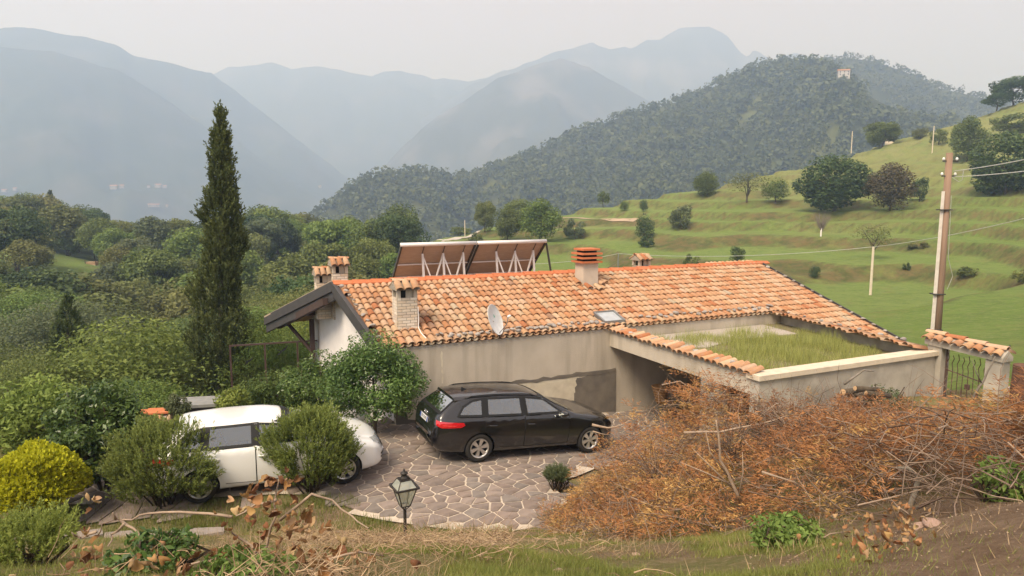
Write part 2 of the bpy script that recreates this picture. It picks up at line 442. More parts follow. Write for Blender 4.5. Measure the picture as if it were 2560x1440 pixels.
HILLB, hv2, ht2 = loft('forest_hill', [(1900, 240), (2000, 165), (2110, 146), (2180, 152), (2250, 175), (2300, 195), (2350, 222), (2400, 232), (2480, 254), (2560, 268), (2700, 300), (2900, 340)],
     [(1900, 1150), (2900, 850)], .6, 1.4, -50, -120, rows=40, amp=.015, nscale=.6, seed=81, mat=MF, shape=.9, step=8)

# ------------------------------------------------------------------ haze
def haze_box():
    mb = MB().box((-6600, -3100, -331), (6600, 6600, 1130))
    m, N, L, out = newmat('haze_air')
    v = N.new('ShaderNodeVolumePrincipled')
    v.inputs['Color'].default_value = HAZE_COL
    v.inputs['Density'].default_value = HAZE_D
    v.inputs['Absorption Color'].default_value = (.5, .5, .5, 1)
    v.inputs['Anisotropy'].default_value = 0.2
    L.new(v.outputs[0], out.inputs['Volume'])
    o = mb.obj('haze', m); tag(o, 'thin blue grey haze filling the valley air', 'haze', kind='stuff')
HAZE_COL, HAZE_D = (.47, .645, 1.0, 1), 6.5e-4
haze_box()
# ------------------------------------------------------------------ house
TILE_COLS = [(0.480, 0.272, 0.156), (0.512, 0.320, 0.197), (0.448, 0.216, 0.107), (0.496, 0.352, 0.230), (0.400, 0.160, 0.074), (0.528, 0.360, 0.246), (0.336, 0.200, 0.131), (0.416, 0.336, 0.246), (0.464, 0.248, 0.139), (0.504, 0.304, 0.172)]
TILE_W = [.24, .18, .13, .09, .05, .09, .02, .01, .11, .08]
M_TILE = [pmat('terracotta_tile_%d' % i, c, tuple(x * .82 for x in c), scale=14, rough=.9, bump=.002, bscale=60, c3=tuple(.5 * x + .12 for x in c), s3=7, t3=.70, objrand=.10) for i, c in enumerate(TILE_COLS)]
M_RIDGE = pmat('ridge_terracotta', (.50, .17, .075), (.44, .14, .06), scale=8, rough=.8, bump=.002, objrand=.08)
M_PLASTER = pmat('rough_plaster', (.53, .47, .39), (.45, .395, .325), scale=2.5, rough=.95, bump=.012, bscale=45, c3=(.39, .34, .275), s3=1.0, t3=.56, st3=(2.6, 2.6, .22), stretch=(1, 1, .6))
M_CREAM = pmat('bare_cream_render', (.62, .56, .44), (.50, .44, .34), scale=5, rough=.95, bump=.008, bscale=30)
M_DARKR = pmat('damp_dark_render', (.19, .165, .135), (.13, .115, .10), scale=3, rough=.95, bump=.01, bscale=40)
M_WHITEW = pmat('white_wall_paint', (.78, .74, .72), (.72, .68, .66), scale=3, rough=.9, bump=.002, bscale=60)
M_CONC = pmat('grey_concrete', (.46, .42, .36), (.35, .32, .275), scale=3, rough=.95, bump=.004, bscale=40, c3=(.27, .25, .215), s3=1.2, t3=.56)
M_COPING = pmat('pale_stone_coping', (.66, .57, .45), (.56, .48, .38), scale=6, rough=.85, bump=.002)
M_BLACKF = pmat('charcoal_sheet_metal', (.060, .055, .055), (.045, .042, .042), scale=4, rough=.55, spec=.4)
M_BROWN = pmat('dark_brown_timber', (.075, .048, .040), (.055, .035, .03), scale=9, rough=.7, stretch=(1, 1, .2), bump=.003)
M_MORTAR = pmat('chimney_mortar', (.33, .29, .24), (.27, .235, .19), scale=20, rough=.95, bump=.003)
M_BRICK = [pmat('pale_brick_%d' % i, c, tuple(x * .88 for x in c), scale=25, rough=.9, bump=.0015, objrand=.06) for i, c in enumerate([(.70, .61, .50), (.66, .55, .43), (.73, .66, .57), (.62, .53, .44)])]
M_DARK = pmat('dark_void', (.02, .018, .016), rough=.9)
M_STONE = pmat('grey_roof_stone', (.36, .33, .31), (.22, .20, .19), scale=18, rough=.95, bump=.006, bscale=50, c3=(.50, .45, .40), s3=9, t3=.58, objrand=.2)
M_GRAVEL = pmat('roof_gravel', (.50, .44, .38), (.33, .29, .25), scale=40, rough=.95, bump=.02, bscale=60)
M_SOILR = pmat('roof_soil', (.22, .18, .11), (.16, .15, .07), scale=7, rough=.95, bump=.02, bscale=20)
M_GLASSD = pmat('dark_glazing', (.16, .19, .20), rough=.05, spec=.8)
M_ALU = pmat('grey_aluminium', (.30, .30, .30), (.26, .26, .26), rough=.4, metal=.6)
M_WHITEM = pmat('white_painted_metal', (.80, .80, .79), (.74, .74, .73), rough=.45)

house = empty('house', tuple(hw(0, 0, 0)), (0, 0, YAW))
tag(house, 'low stucco house with terracotta roof and flat-roofed garage behind the black car', 'house')
PIT = R(18); TP, CP_, SP_ = math.tan(PIT), math.cos(PIT), math.sin(PIT)
VE, ZE, VR = 2.3, 2.01, 5.95
ZR = ZE + (VR - VE) * TP
def roof_z(v): return ZE + (v - VE) * TP if v <= VR else ZR - (v - VR) * math.tan(R(20))
def left_u(v): return -1.38 - .105 * (v - 2.6) if v <= VR else -1.73 - .35 * (v - VR)
UR = 14.7

# roof deck: front slope, the strip beyond the garage, back slope
mb = MB()
fr = [(left_u(VE), VE), (12.2, VE), (12.1, 1.2), (11.9, -1.5), (UR, -1.5), (UR, VR), (left_u(VR), VR)]
top = [(u, v, roof_z(v)) for u, v in fr]; n = len(top)
bot = [(u, v, z - .12) for u, v, z in top]
mb.add(top + bot, [tuple(range(n)), tuple(range(2 * n - 1, n - 1, -1))] + [(i, n + i, n + (i + 1) % n, (i + 1) % n) for i in range(n)], 0)
bk = [(left_u(VR), VR), (UR, VR), (UR, 10.3), (left_u(10.3), 10.3)]
top = [(u, v, roof_z(v)) for u, v in bk]; bot = [(u, v, z - .12) for u, v, z in top]
mb.add(top + bot, [(0, 1, 2, 3), (7, 6, 5, 4)] + [(i, 4 + i, 4 + (i + 1) % 4, (i + 1) % 4) for i in range(4)], 1)
roof = mb.obj('roof', [pmat('roof_underlay', (.26, .13, .07), rough=.95), M_TILE[0]], house)

# barrel tile: axis along local y (upper end +y), lower end at y=0
def tile_mesh(mat, L=.44, w0=.098, w1=.074, th=.018, n=7, name='roof_tile', flip=False):
    v = []; f = []
    def ring(y, r_, rise):
        for k in range(n + 1):
            a = math.pi * k / n
            z = r_ * .78 * math.sin(a) * (-1 if flip else 1)
            v.append((-r_ * math.cos(a), y, z + rise))
    ring(0, w0, .016); ring(L, w1, -.002); ring(0, w0 - th, .016); ring(L * .5, (w0 + w1) / 2 - th, .004)
    m_ = n + 1
    for k in range(n):
        f.append((k, k + 1, m_ + k + 1, m_ + k)); f.append((k + 1, k, 2 * m_ + k, 2 * m_ + k + 1)); f.append((2 * m_ + k + 1, 2 * m_ + k, 3 * m_ + k, 3 * m_ + k + 1))
    if flip: f = [q[::-1] for q in f]
    return mkmesh(name, v, f, mat, True)
TILES = [tile_mesh(m) for m in M_TILE]
CHAN = tile_mesh(M_TILE[1], flip=True, w0=.085, w1=.075, name='channel_tile')
SP, EXP = .200, .345
t_slots = []
u0 = -1.72
while u0 < UR - .05:
    v0 = VE - .05 if u0 < 12.2 else -1.4
    s0 = (v0 - VE) / CP_
    for r_ in range(40):
        s = s0 + r_ * EXP
        v = VE + s * CP_
        if v > VR - .12: break
        if u0 > left_u(v) + .10: t_slots.append((u0, v, r_))
    u0 += SP
def clear_slot(u, v):                     # skylight opening
    return not (5.28 < u < 5.92 and 2.35 < v < 2.98)
t_slots = [t for t in t_slots if clear_slot(t[0], t[1] + .1)]
t_slots.sort(key=lambda t: np.linalg.norm(hw(t[0], t[1], roof_z(t[1])) - CAMP))
rt = random.Random(3)
def pick(): return rt.choices(range(len(TILE_COLS)), TILE_W)[0]
rest_v, rest_f, rest_m = [], [], []
def bake(me, M, mi):
    nv = sum(len(a) for a in rest_v)
    co = np.array([v.co[:] for v in me.vertices]); co = co @ np.array(M.to_3x3()).T + np.array(M.translation)
    rest_v.append(co)
    for p in me.polygons: rest_f.append(tuple(nv + i for i in p.vertices)); rest_m.append(mi)
for i, (u, v, r_) in enumerate(t_slots):
    k = pick(); loc = Vector((u + rt.gauss(0, .006), v + rt.gauss(0, .012), roof_z(v) + .050))
    e = Euler((PIT - R(1.2) + rt.gauss(0, .008), rt.gauss(0, .02), rt.gauss(0, .018)))
    if i < 300: obj('roof_tile', TILES[k], roof, loc, e)
    else: bake(TILES[k], Matrix.Translation(loc) @ e.to_matrix().to_4x4(), k)
# channel tiles between the covers
chn = []
u0 = -1.62
while u0 < UR - .1:
    v0 = VE - .10 if u0 < 12.2 else -1.4
    r_ = 0
    while True:
        v = v0 + r_ * .38 * CP_
        if v > VR - .2: break
        if u0 > left_u(v) + .1 and (clear_slot(u0, v) or r_ == 0):
            bake(CHAN, Matrix.Translation((u0, v, roof_z(v) + .075)) @ Euler((PIT, 0, rt.gauss(0, .01))).to_matrix().to_4x4(), rt.choice((0, 1, 3, 5, 7)))
        r_ += 1
    u0 += SP
def flush(name, parent):
    global rest_v, rest_f, rest_m
    o = obj(name, mkmesh(name, np.concatenate(rest_v), rest_f, M_TILE, True, rest_m), parent); o['kind'] = 'stuff'
    rest_v, rest_f, rest_m = [], [], []
    return o
flush('roof_tiles', roof)
# ridge tiles: long angular caps
mb = MB(); L = .62
mb.add([(0, -.17, -.05), (0, 0, .045), (0, .17, -.05), (L, -.15, -.05), (L, 0, .028), (L, .15, -.05), (0, -.17, -.09), (L, -.15, -.09), (0, .17, -.09), (L, .15, -.09)],
       [(0, 3, 4, 1), (1, 4, 5, 2), (6, 7, 3, 0), (2, 5, 9, 8), (6, 0, 1, 2, 8), (7, 9, 5, 4, 3)])
rme = mb.mesh('ridge_tile', M_RIDGE)
u = -1.78; k = 0
while u < UR - .1:
    obj('ridge_tile', rme, roof, (u, VR, ZR + .125 + rt.gauss(0, .004)), (0, R(1.3) + rt.gauss(0, .006), rt.gauss(0, .008))); u += .56

# gable edge boards (left) and the metal edge on the right
def board(name, p, q, off, h0, h1, th, mat, parent):
    p, q = np.array(p), np.array(q)
    mb = MB()
    d = np.array([-th, 0, 0])
    a, b = p + np.array([off, 0, 0]), q + np.array([off, 0, 0])
    v = [a + [0, 0, h0], b + [0, 0, h0], b + [0, 0, h1], a + [0, 0, h1]]
    v = v + [x + d for x in v]
    mb.add(v, [(0, 1, 2, 3), (7, 6, 5, 4), (0, 4, 5, 1), (1, 5, 6, 2), (2, 6, 7, 3), (3, 7, 4, 0)])
    return mb.obj(name, mat, parent)
pf, pr, pb = (left_u(VE - .35), VE - .35, roof_z(VE - .35)), (left_u(VR), VR, ZR), (left_u(10.3), 10.3, roof_z(10.3))
board('barge_board', pf, pr, .03, -.32, .10, .07, M_BLACKF, roof); board('barge_board', pf, pr, -.045, -.13, .13, .06, M_BLACKF, roof)
board('barge_board', pr, pb, .03, -.42, .10, .07, M_BLACKF, roof); board('barge_board', pr, pb, -.045, -.16, .13, .06, M_BLACKF, roof)
board('roof_edge_strip', (UR + .04, -1.5, roof_z(-1.5)), (UR + .04, VR, ZR), .0, -.16, .13, .05, M_BLACKF, roof)
# flat cap of mortar and tile along the back slope's edge
mb = MB(); mb.bar((pr[0] + .05, pr[1] + .1, pr[2] + .12), (pb[0] + .05, pb[1], pb[2] + .13), .3, .05); mb.obj('verge_tiles', M_TILE[7], roof)

# walls
def wbox(name, lo, hi, mat, parent=house): return MB().box(lo, hi).obj(name, mat, parent)
wbox('front_wall', (-.95, VE - .03, -.9), (12.3, VE + .25, ZE - .02), M_PLASTER)
mb = MB(); mb.prism([(-.95, VE + .25), (-1.85, 9.6), (-1.6, 9.6), (-.7, VE + .25)], -2.6, 1.95); mb.obj('gable_wall', M_WHITEW, house)
mb = MB()
g = [(-.98, 2.6, 1.95), (-1.38, VR, 1.95), (-1.84, 9.5, 1.95), (-1.38, VR, ZR - .14)]
g2 = [(x + .2, y, z) for x, y, z in g]
mb.add(g + g2, [(0, 1, 3), (1, 2, 3), (4, 7, 5), (5, 7, 6), (0, 3, 7, 4), (3, 2, 6, 7)]); mb.obj('gable_wall', M_WHITEW, house)
wbox('back_wall', (-1.7, 9.6, -3), (UR - .4, 9.85, 1.85), M_WHITEW)
wbox('side_wall', (UR - .6, -1.3, -2), (UR - .35, 9.6, .68), M_PLASTER)
# soffit beams of the gable
for v_, zz in ((4.4, -.22), (7.9, -.22)):
    mb = MB(); mb.bar((left_u(v_) + .12, v_, roof_z(v_) - .30), (-.9, v_, roof_z(v_) - .30), .16, .22); mb.obj('roof_beam', M_BROWN, house)
mb = MB(); mb.bar((-1.98, 8.9, roof_z(8.9) - .36), (-1.98, 8.9, -2.5), .15); mb.obj('timber_post', M_BROWN, house)
mb = MB(); mb.bar((-2.0, 8.9, 0.7), (left_u(8.9) + .1, 9.6, roof_z(9.6) - .3), .09); mb.obj('timber_brace', M_BROWN, house)
mb = MB(); mb.bar((left_u(7.2) + .2, 6.2, roof_z(6.2) - .38), (left_u(9.9) + .2, 9.9, roof_z(9.9) - .30), .16, .2); mb.obj('roof_beam', M_BROWN, house)

# render patches low on the front wall
def patch(name, poly, v, mat):
    n = len(poly)
    vs_ = [(u, v, z) for u, z in poly] + [(u, v + .05, z) for u, z in poly]
    return obj(name, mkmesh(name, vs_, [tuple(range(n))] + [(i, n + i, n + (i + 1) % n, (i + 1) % n) for i in range(n)], mat), house)
rp = random.Random(5)
def wob(a, b, n, s): return [(a[0] + (b[0] - a[0]) * t / n + rp.gauss(0, s), a[1] + (b[1] - a[1]) * t / n + rp.gauss(0, s)) for t in range(n + 1)]
patch('bare_render_patch', wob((1.2, .70), (4.35, .69), 14, .02) + wob((4.4, .5), (4.2, -.2), 6, .03) + [(4.1, -.8), (1.0, -.6)], VE - .036, M_CREAM)
patch('dark_render_patch', wob((4.28, .62), (4.22, .1), 6, .03)[::-1] + wob((4.3, .66), (5.62, .78), 8, .015) + [(5.65, -1.0), (4.2, -1.0)], VE - .042, M_DARKR)
patch('stain_band', wob((.9, .70), (5.6, .70), 22, .012) + wob((5.6, .80), (.9, .78), 22, .018), VE - .047, M_DARKR)
patch('filled_crack', wob((.27, .95), (.25, 1.80), 14, .015) + wob((.29, 1.80), (.30, .95), 14, .012), VE - .036, M_CREAM)
patch('base_stain', wob((-.95, .38), (1.0, .25), 12, .04) + [(1.0, -.3), (-.95, -.1)], VE - .036, M_DARKR)
patch('bare_render_patch', [(-.70, .30), (-.45, .36), (-.2, .30), (-.1, .12), (-.35, .05), (-.66, .12)], VE - .044, M_CREAM)

# chimneys
BK = [MB().box((-.105, -.02, -.031), (.105, .006, .031)).mesh('brick', m) for m in M_BRICK]
def chimney(u, v, zb, zt, w, d, cap=True, size=1.0):
    c = MB().box((u - w / 2, v - d / 2, zb), (u + w / 2, v + d / 2, zt)).obj('chimney', M_MORTAR, house)
    z = zb + .04; row = 0
    while z < zt - .02:
        for (cx_, cy_, ln, a) in ((u, v - d / 2, w, 0), (u - w / 2, v, d, -math.pi / 2), (u + w / 2, v, d, math.pi / 2)):
            off = -.11 if row % 2 else 0.0
            x = -ln / 2
            first = True
            while x < ln / 2 - .03:
                e_ = min(x + (.11 if (row % 2 and first) else .225), ln / 2)
                L_ = e_ - x - .012; first = False
                if L_ > .03:
                    m_ = x + (e_ - x) / 2
                    lx, ly = (m_, 0) if a == 0 else (0, m_ * (1 if a > 0 else -1))
                    if a > 0: lx, ly = 0, m_
                    obj('brick', BK[rt.randrange(4)], c, (cx_ + lx, cy_ + ly, z), (0, 0, a), (L_ / .21, 1, 1))
                x = e_
        z += .075; row += 1
    # cap: posts, dark flue, little tiled hood
    h = .22 * size
    for sx in (-1, 1):
        for sy in (-1, 1): MB().box((u + sx * w * .43 - .05, v + sy * d * .43 - .05, zt), (u + sx * w * .43 + .05, v + sy * d * .43 + .05, zt + h)).obj('flue_post', M_PLASTER, c)
    MB().box((u - .02, v - d * .40, zt), (u + w * .30, v - d * .32, zt + h)).obj('flue_panel', M_PLASTER, c)
    MB().box((u - w * .3, v - d * .28, zt), (u + w * .3, v + d * .3, zt + h * .95)).obj('flue_opening', M_DARK, c)
    W = w / 2 + .07; Dp = d / 2 + .10; hh = .20 * size; z0 = zt + h
    mb = MB(); vv = [(u - W, v - Dp, z0), (u + W, v - Dp, z0), (u + W, v + Dp, z0), (u - W, v + Dp, z0), (u - W, v, z0 + hh), (u + W, v, z0 + hh)]
    mb.add(vv, [(3, 2, 1, 0), (0, 1, 5, 4), (2, 3, 4, 5), (0, 4, 3), (1, 2, 5)]); mb.obj('hood', M_MORTAR, c)
    sl = math.atan2(hh, Dp); ln = math.hypot(hh, Dp)
    nt = max(2, int(round(2 * W / .19))); s_ = (2 * W) / nt
    for i in range(nt):
        for sgn in (1, -1):
            obj('cap_tile', TILES[pick()], c, (u - W + s_ * (i + .5), v - sgn * (Dp + .05), z0 + .01), (sgn * sl if sgn > 0 else sl, 0, 0 if sgn > 0 else math.pi), (s_ / .2, ln / .40, 1))
    for i in range(2):
        obj('cap_ridge_tile', TILES[pick()], c, (u - W - .02 + i * (2 * W) / 2.0, v, z0 + hh + .02), (0, 0, -math.pi / 2), (.95, (W * 1.1) / .42, .8))
    return c
chimney(-.42, 3.2, 1.95, 3.14, .52, .46)
chimney(-1.34, 7.3, 2.0, 3.45, .44, .44)
chimney(-1.80, 7.6, 2.0, 3.14, .40, .40)
chimney(9.75, 6.9, 2.4, 3.28, .46, .44, size=.9)
# plastered chimney with a stack of terracotta slabs
c = MB().box((6.02, 4.85, 2.4), (6.58, 5.38, 3.66)).obj('chimney', pmat('pale_chimney_plaster', (.56, .48, .40), (.49, .42, .345), scale=4, rough=.9, bump=.003), house)
for i in range(4):
    z = 3.66 + i * .135
    e_ = .10 if i < 3 else .04
    MB().box((6.02 - e_, 4.85 - e_, z), (6.58 + e_, 5.38 + e_, z + .06)).obj('cap_slab', M_RIDGE, c)
    if i < 3: MB().box((6.06, 4.89, z + .06), (6.54, 5.34, z + .135)).obj('flue_core', M_DARK, c)
for du, dv in ((-.2, -.28), (.12, -.42), (.42, -.05), (.6, .05), (-.42, .1)):
    obj('flashing_tile', TILES[pick()], c, (6.3 + du, 5.0 + dv - .2, roof_z(5.0 + dv - .2) + .13), (PIT, 0, rt.uniform(-.3, .3)))
# downpipe cable beside the brick chimney
mb = MB(); mb.tube([(-.14, 2.94, 2.9), (-.13, 2.93, 2.55), (-.15, 2.9, 2.35), (-.16, 2.62, 2.25), (-.12, 2.35, 2.16)], .013, 5); mb.obj('aerial_cable', M_WHITEM, house)

# skylight
sk = MB()
sc_ = [(5.27, 2.36), (5.95, 2.36), (5.95, 2.96), (5.27, 2.96)]
for i in range(4):
    a, b = sc_[i], sc_[(i + 1) % 4]
    sk.bar((a[0], a[1], roof_z(a[1]) + .13), (b[0], b[1], roof_z(b[1]) + .13), .06, .10)
sky_ = sk.obj('skylight', M_ALU, house)
mb = MB(); p = [(u, v, roof_z(v) + .15) for u, v in ((5.29, 2.38), (5.93, 2.38), (5.93, 2.94), (5.29, 2.94))]
mb.add(p + [(a, b, c_ - .03) for a, b, c_ in p], [(0, 1, 2, 3), (7, 6, 5, 4), (0, 4, 5, 1), (1, 5, 6, 2), (2, 6, 7, 3), (3, 7, 4, 0)]); mb.obj('pane', pmat('skylight_glass', (.42, .45, .48), rough=.04, spec=1.0), sky_)

# garage: flat roof, beam, pillar, walls, copings
UA, VF, UB, ZP = 5.40, -3.5, 11.2, 1.90
gar = empty('garage', (0, 0, 0)); gar.parent = house
wbox('beam', (UA, VF + .25, 1.48), (UA + .28, VE - .03, ZP), M_PLASTER, gar)
wbox('flat_roof', (UA + .28, VF + .25, 1.5), (12.0, VE - .03, 1.66), M_SOILR, gar)
mb = MB(); mb.prism([(5.9, 2.2), (11.2, 2.2), (11.0, .6), (8.8, .75), (7.2, .2), (6.0, .9)], 1.655, 1.685); mb.obj('gravel_bed', M_GRAVEL, gar)
wbox('garage_front_wall', (UA, VF, -1.2), (UB, VF + .25, ZP - .06), M_CONC, gar)
mb = MB(); mb.box((UA - .06, VF - .06, ZP - .06), (UB + .05, VF + .33, ZP + .05)); mb.obj('coping_slab', M_COPING, gar)
wbox('pillar', (UA, -2.28, -1.2), (UA + .3, -1.66, 1.48), M_CONC, gar)
wbox('garage_back_wall', (9.6, VF + .25, -1.5), (9.8, VE - .03, 1.5), M_PLASTER, gar)
mb = MB()   # right-hand parapet
pa, pb_ = np.array((12.15, VE - .03)), np.array((11.25, VF + .1)); dd = (pb_ - pa) / np.linalg.norm(pb_ - pa); nn = np.array((-dd[1], dd[0])) * .12
mb.prism([tuple(pa - nn), tuple(pb_ - nn), tuple(pb_ + nn), tuple(pa + nn)], .6, ZP + .0); mb.obj('parapet', M_CONC, gar)
# coping tiles across the two parapets
def coping(a, b, n, ang, out, zc, skipf=None):
    a, b = np.array(a), np.array(b)
    for i in range(n):
        t = (i + .5) / n; p = a + (b - a) * t
        obj('coping_tile', TILES[pick()], gar, (p[0] + out[0] * .20, p[1] + out[1] * .20, zc + rt.gauss(0, .012)), (R(13) + rt.gauss(0, .03), rt.gauss(0, .03), ang + rt.gauss(0, .05)), (1.12, 1.0, 1.15))
coping((UA + .1, VE - .1), (UA + .1, VF + .15), 27, -math.pi / 2, (-1, 0), ZP + .03)
mb = MB(); mb.box((UA - .04, VF + .26, ZP + .002), (UA + .3, VE - .05, ZP + .06)); mb.obj('mortar_bed', M_MORTAR, gar)
pd = math.atan2(dd[1], dd[0])
coping(tuple(pa - (0, .05)), tuple(pb_), 28, pd - math.pi, (-abs(nn[1]) / .12 * .0 - .9, 0.1), ZP + .05)
mb = MB(); mb.prism([tuple(pa - nn * 1.3), tuple(pb_ - nn * 1.3), tuple(pb_ + nn * 1.3), tuple(pa + nn * 1.3)], ZP + .002, ZP + .07); mb.obj('mortar_bed', M_MORTAR, gar)

# louvred shutter on the gable wall
sh = MB(); sb = empty('shutter', (0, 0, 0)); sb.parent = house
P0 = np.array([-.93, 3.6, 1.25]); 
MB().box((-1.30, 2.95, 1.02), (-1.24, 3.9, 1.08)).obj('shutter_rail', M_WHITEM, sb); MB().box((-1.30, 2.95, 1.50), (-1.24, 3.9, 1.56)).obj('shutter_rail', M_WHITEM, sb)
for i in range(8):
    y = 3.0 + i * .12; MB().box((-1.295, y, 1.08), (-1.245, y + .055, 1.50)).obj('shutter_slat', M_WHITEM, sb)
# ------------------------------------------------------------------ near ground: bank below the camera, garden beds, driveway
def drive_z(u):
    u = np.asarray(u, float)
    return np.where(u < -1.0, 0.0, -.048 * (u + 1.0) ** 2 / (np.abs(u + 1.0) + 1.0) * 1.9)
def bank_z(x, y):
    x = np.asarray(x, float); y = np.asarray(y, float)
    zc = np.minimum(3.95, 3.76 - (y - 3.0) * .463)
    zc = np.maximum(zc, -.03)
    ns_ = 4.0 + .07 * np.clip(x, 0, 4) - np.maximum(0, y - 3.2) * .50
    fs_ = 1.95 - .145 * (y - 7.6) + .03 * np.clip(x - 3, 0, 6)
    zr = .5 * (ns_ + fs_ + np.sqrt((ns_ - fs_) ** 2 + .05))
    w = sstep(.6, 4.2, x - .10 * np.maximum(0, y - 8))
    z = zc * (1 - w) + zr * w
    u = (x - HO[0]) * HU[0] + (y - HO[1]) * HU[1]
    v = (x - HO[0]) * HV[0] + (y - HO[1]) * HV[1]
    # the drive and the garage interior stay clear of the bank
    ind = sstep(-4.9, -3.9, v) * (1 - sstep(10.0, 11.0, u))
    dz = drive_z(u) - .03
    lo = np.minimum(z, dz)
    inside = sstep(-3.6, -3.3, v) * (1 - sstep(10.9, 11.3, u))
    side = 1 - sstep(.2, 1.6, x - 1.0 - .42 * np.maximum(0, y - 11.2) * 2.2)
    k = np.maximum(inside, 0)
    z = z * (1 - k) + lo * k
    # fall away behind the hedge on the left
    z = z - 3.5 * sstep(15.8, 19.0, y + .18 * x) * (1 - sstep(-3.0, -1.5, x))
    return z
XG = np.linspace(-16, 19, 300); YG = np.linspace(.3, 19.0, 190)
_x, _y = np.meshgrid(XG, YG, indexing='ij')
_flat = 1 - .85 * sstep(9.8, 11.0, _y) * (1 - sstep(1.0, 3.0, _x - .5 * (_y - 11)))
_z = bank_z(_x, _y) + (fbm(_x * .8, _y * .8, 91, 4) * .12 + fbm(_x * 4, _y * 4, 95, 3) * .035) * _flat
_z -= .35 * np.maximum(sstep(17.5, 19, _y), np.maximum(sstep(17.5, 19, _x), sstep(14.5, 16, -_x)))
def bz(x, y):
    i = np.clip((np.asarray(x, float) + 16) / 35 * 299, 0, 298.99); j = np.clip((np.asarray(y, float) - .3) / 18.7 * 189, 0, 188.99)
    a, b = i.astype(int), j.astype(int); u, v = i - a, j - b
    return (_z[a, b] * (1 - u) + _z[a + 1, b] * u) * (1 - v) + (_z[a, b + 1] * (1 - u) + _z[a + 1, b + 1] * u) * v
def bank_hit(px, py, y0=2.0, y1=19):
    r = ray(px, py); ys = np.linspace(y0, y1, 1500); p = CAMP + r * (ys[:, None] / r[1])
    d = p[:, 2] - bz(p[:, 0], p[:, 1]); k = np.where(d < 0)[0]
    return p[k[0]] if len(k) else p[np.argmin(np.abs(d))]
# soil shows on the right foreground (tint = bare earth), grass elsewhere
_px = 1280 + F * _x / np.maximum(_y, .5)
soil = sstep(0, .5, (_x - .95 * (_y - 2.2) * .55 - .62 + fbm(_x * 1.6, _y * 1.6, 33, 3) * .5)) * (1 - sstep(5.2, 6.5, _y))
soil = np.maximum(soil, sstep(.0, .25, fbm(_x * 1.1, _y * 1.1, 37, 4)) * .8)
def ground_mat():
    m, N, L, out = newmat('bank_earth_and_grass')
    b = N.new('ShaderNodeBsdfPrincipled'); b.inputs['Roughness'].default_value = .97; b.inputs['Specular IOR Level'].default_value = .08
    L.new(b.outputs[0], out.inputs[0]); tc = N.new('ShaderNodeTexCoord')
    def noise(s, d=6, r=.65):
        n = N.new('ShaderNodeTexNoise'); n.inputs['Scale'].default_value = s; n.inputs['Detail'].default_value = d; n.inputs['Roughness'].default_value = r
        L.new(tc.outputs['Object'], n.inputs['Vector']); return n.outputs['Fac']
    def mr(v, a, c):
        r_ = N.new('ShaderNodeMapRange'); r_.inputs['From Min'].default_value = a; r_.inputs['From Max'].default_value = c; L.new(v, r_.inputs['Value']); return r_.outputs[0]
    def mix(f, a, c):
        x = N.new('ShaderNodeMix'); x.data_type = 'RGBA'
        for s_, val in (('A', a), ('B', c)):
            if isinstance(val, tuple): x.inputs[s_].default_value = (*val, 1)
            else: L.new(val, x.inputs[s_])
        L.new(f, x.inputs['Factor']); return x.outputs['Result']
    e = mix(mr(noise(3, 8, .75), .4, .62), (.190, .128, .085), (.300, .215, .148))
    e = mix(mr(noise(34, 4, .8), .64, .72), e, (.42, .33, .24))
    e = mix(mr(noise(9, 6, .75), .60, .72), e, (.115, .076, .050))
    g = mix(mr(noise(2.2, 8, .7), .42, .6), (.225, .190, .090), (.165, .170, .060))
    g = mix(mr(noise(12, 6, .8), .5, .66), g, (.33, .26, .155))
    at = N.new('ShaderNodeAttribute'); at.attribute_name = 'tint'
    c = mix(at.outputs['Fac'], g, e); L.new(c, b.inputs['Base Color'])
    bp = N.new('ShaderNodeBump'); bp.inputs['Distance'].default_value = .06; L.new(noise(16, 8, .8), bp.inputs['Height']); L.new(bp.outputs[0], b.inputs['Normal'])
    return m
tag(obj('garden_bank', mkmesh('garden_bank', np.stack([_x, _y, _z], -1).reshape(-1, 3), grid_faces(300, 190), ground_mat(), True, tint=soil.ravel())), kind='structure')

# driveway: mortar bed with crazy paving
EDGE_PX = [(150, 1262), (330, 1262), (560, 1243), (700, 1236), (880, 1242), (905, 1262), (868, 1284), (960, 1302), (1100, 1322), (1230, 1338), (1330, 1318), (1400, 1290), (1420, 1235), (1385, 1208), (1395, 1188), (1440, 1172), (1500, 1140)]
near = [at_z(a, b, 0) for a, b in EDGE_PX]
DR = [tuple(wh(p)[:2]) for p in near] + [(4.6, -1.9), (5.6, -3.2), (9.5, -3.2), (9.5, 2.25), (-.9, 2.25), (-1.4, 2.9), (-4.5, 3.0), (-8.5, 3.3), (-9.5, 1.0)]
def inside(p, poly):
    x, y = p; c = False; j = len(poly) - 1
    for i in range(len(poly)):
        (xi, yi), (xj, yj) = poly[i], poly[j]
        if (yi > y) != (yj > y) and x < (xj - xi) * (y - yi) / (yj - yi) + xi: c = not c
        j = i
    return c
gu = np.arange(-10, 9.8, .25); gv = np.arange(-6.2, 3.6, .25)
bm = bmesh.new()
bv = [bm.verts.new((u, v, 0)) for u, v in DR]; bm.faces.new(bv)
bmesh.ops.triangulate(bm, faces=bm.faces[:])
for u_ in np.arange(-9, 9.5, .6):
    bmesh.ops.bisect_plane(bm, geom=bm.verts[:] + bm.edges[:] + bm.faces[:], plane_co=(u_, 0, 0), plane_no=(1, 0, 0))
for v_ in bm.verts: v_.co.z = float(drive_z(v_.co.x)) + .012
me = bpy.data.meshes.new('driveway'); bm.to_mesh(me); bm.free()
me.materials.append(pmat('pale_mortar', (.56, .48, .39), (.44, .375, .305), scale=9, rough=.95, bump=.004, c3=(.30, .25, .20), s3=1.3, t3=.56))
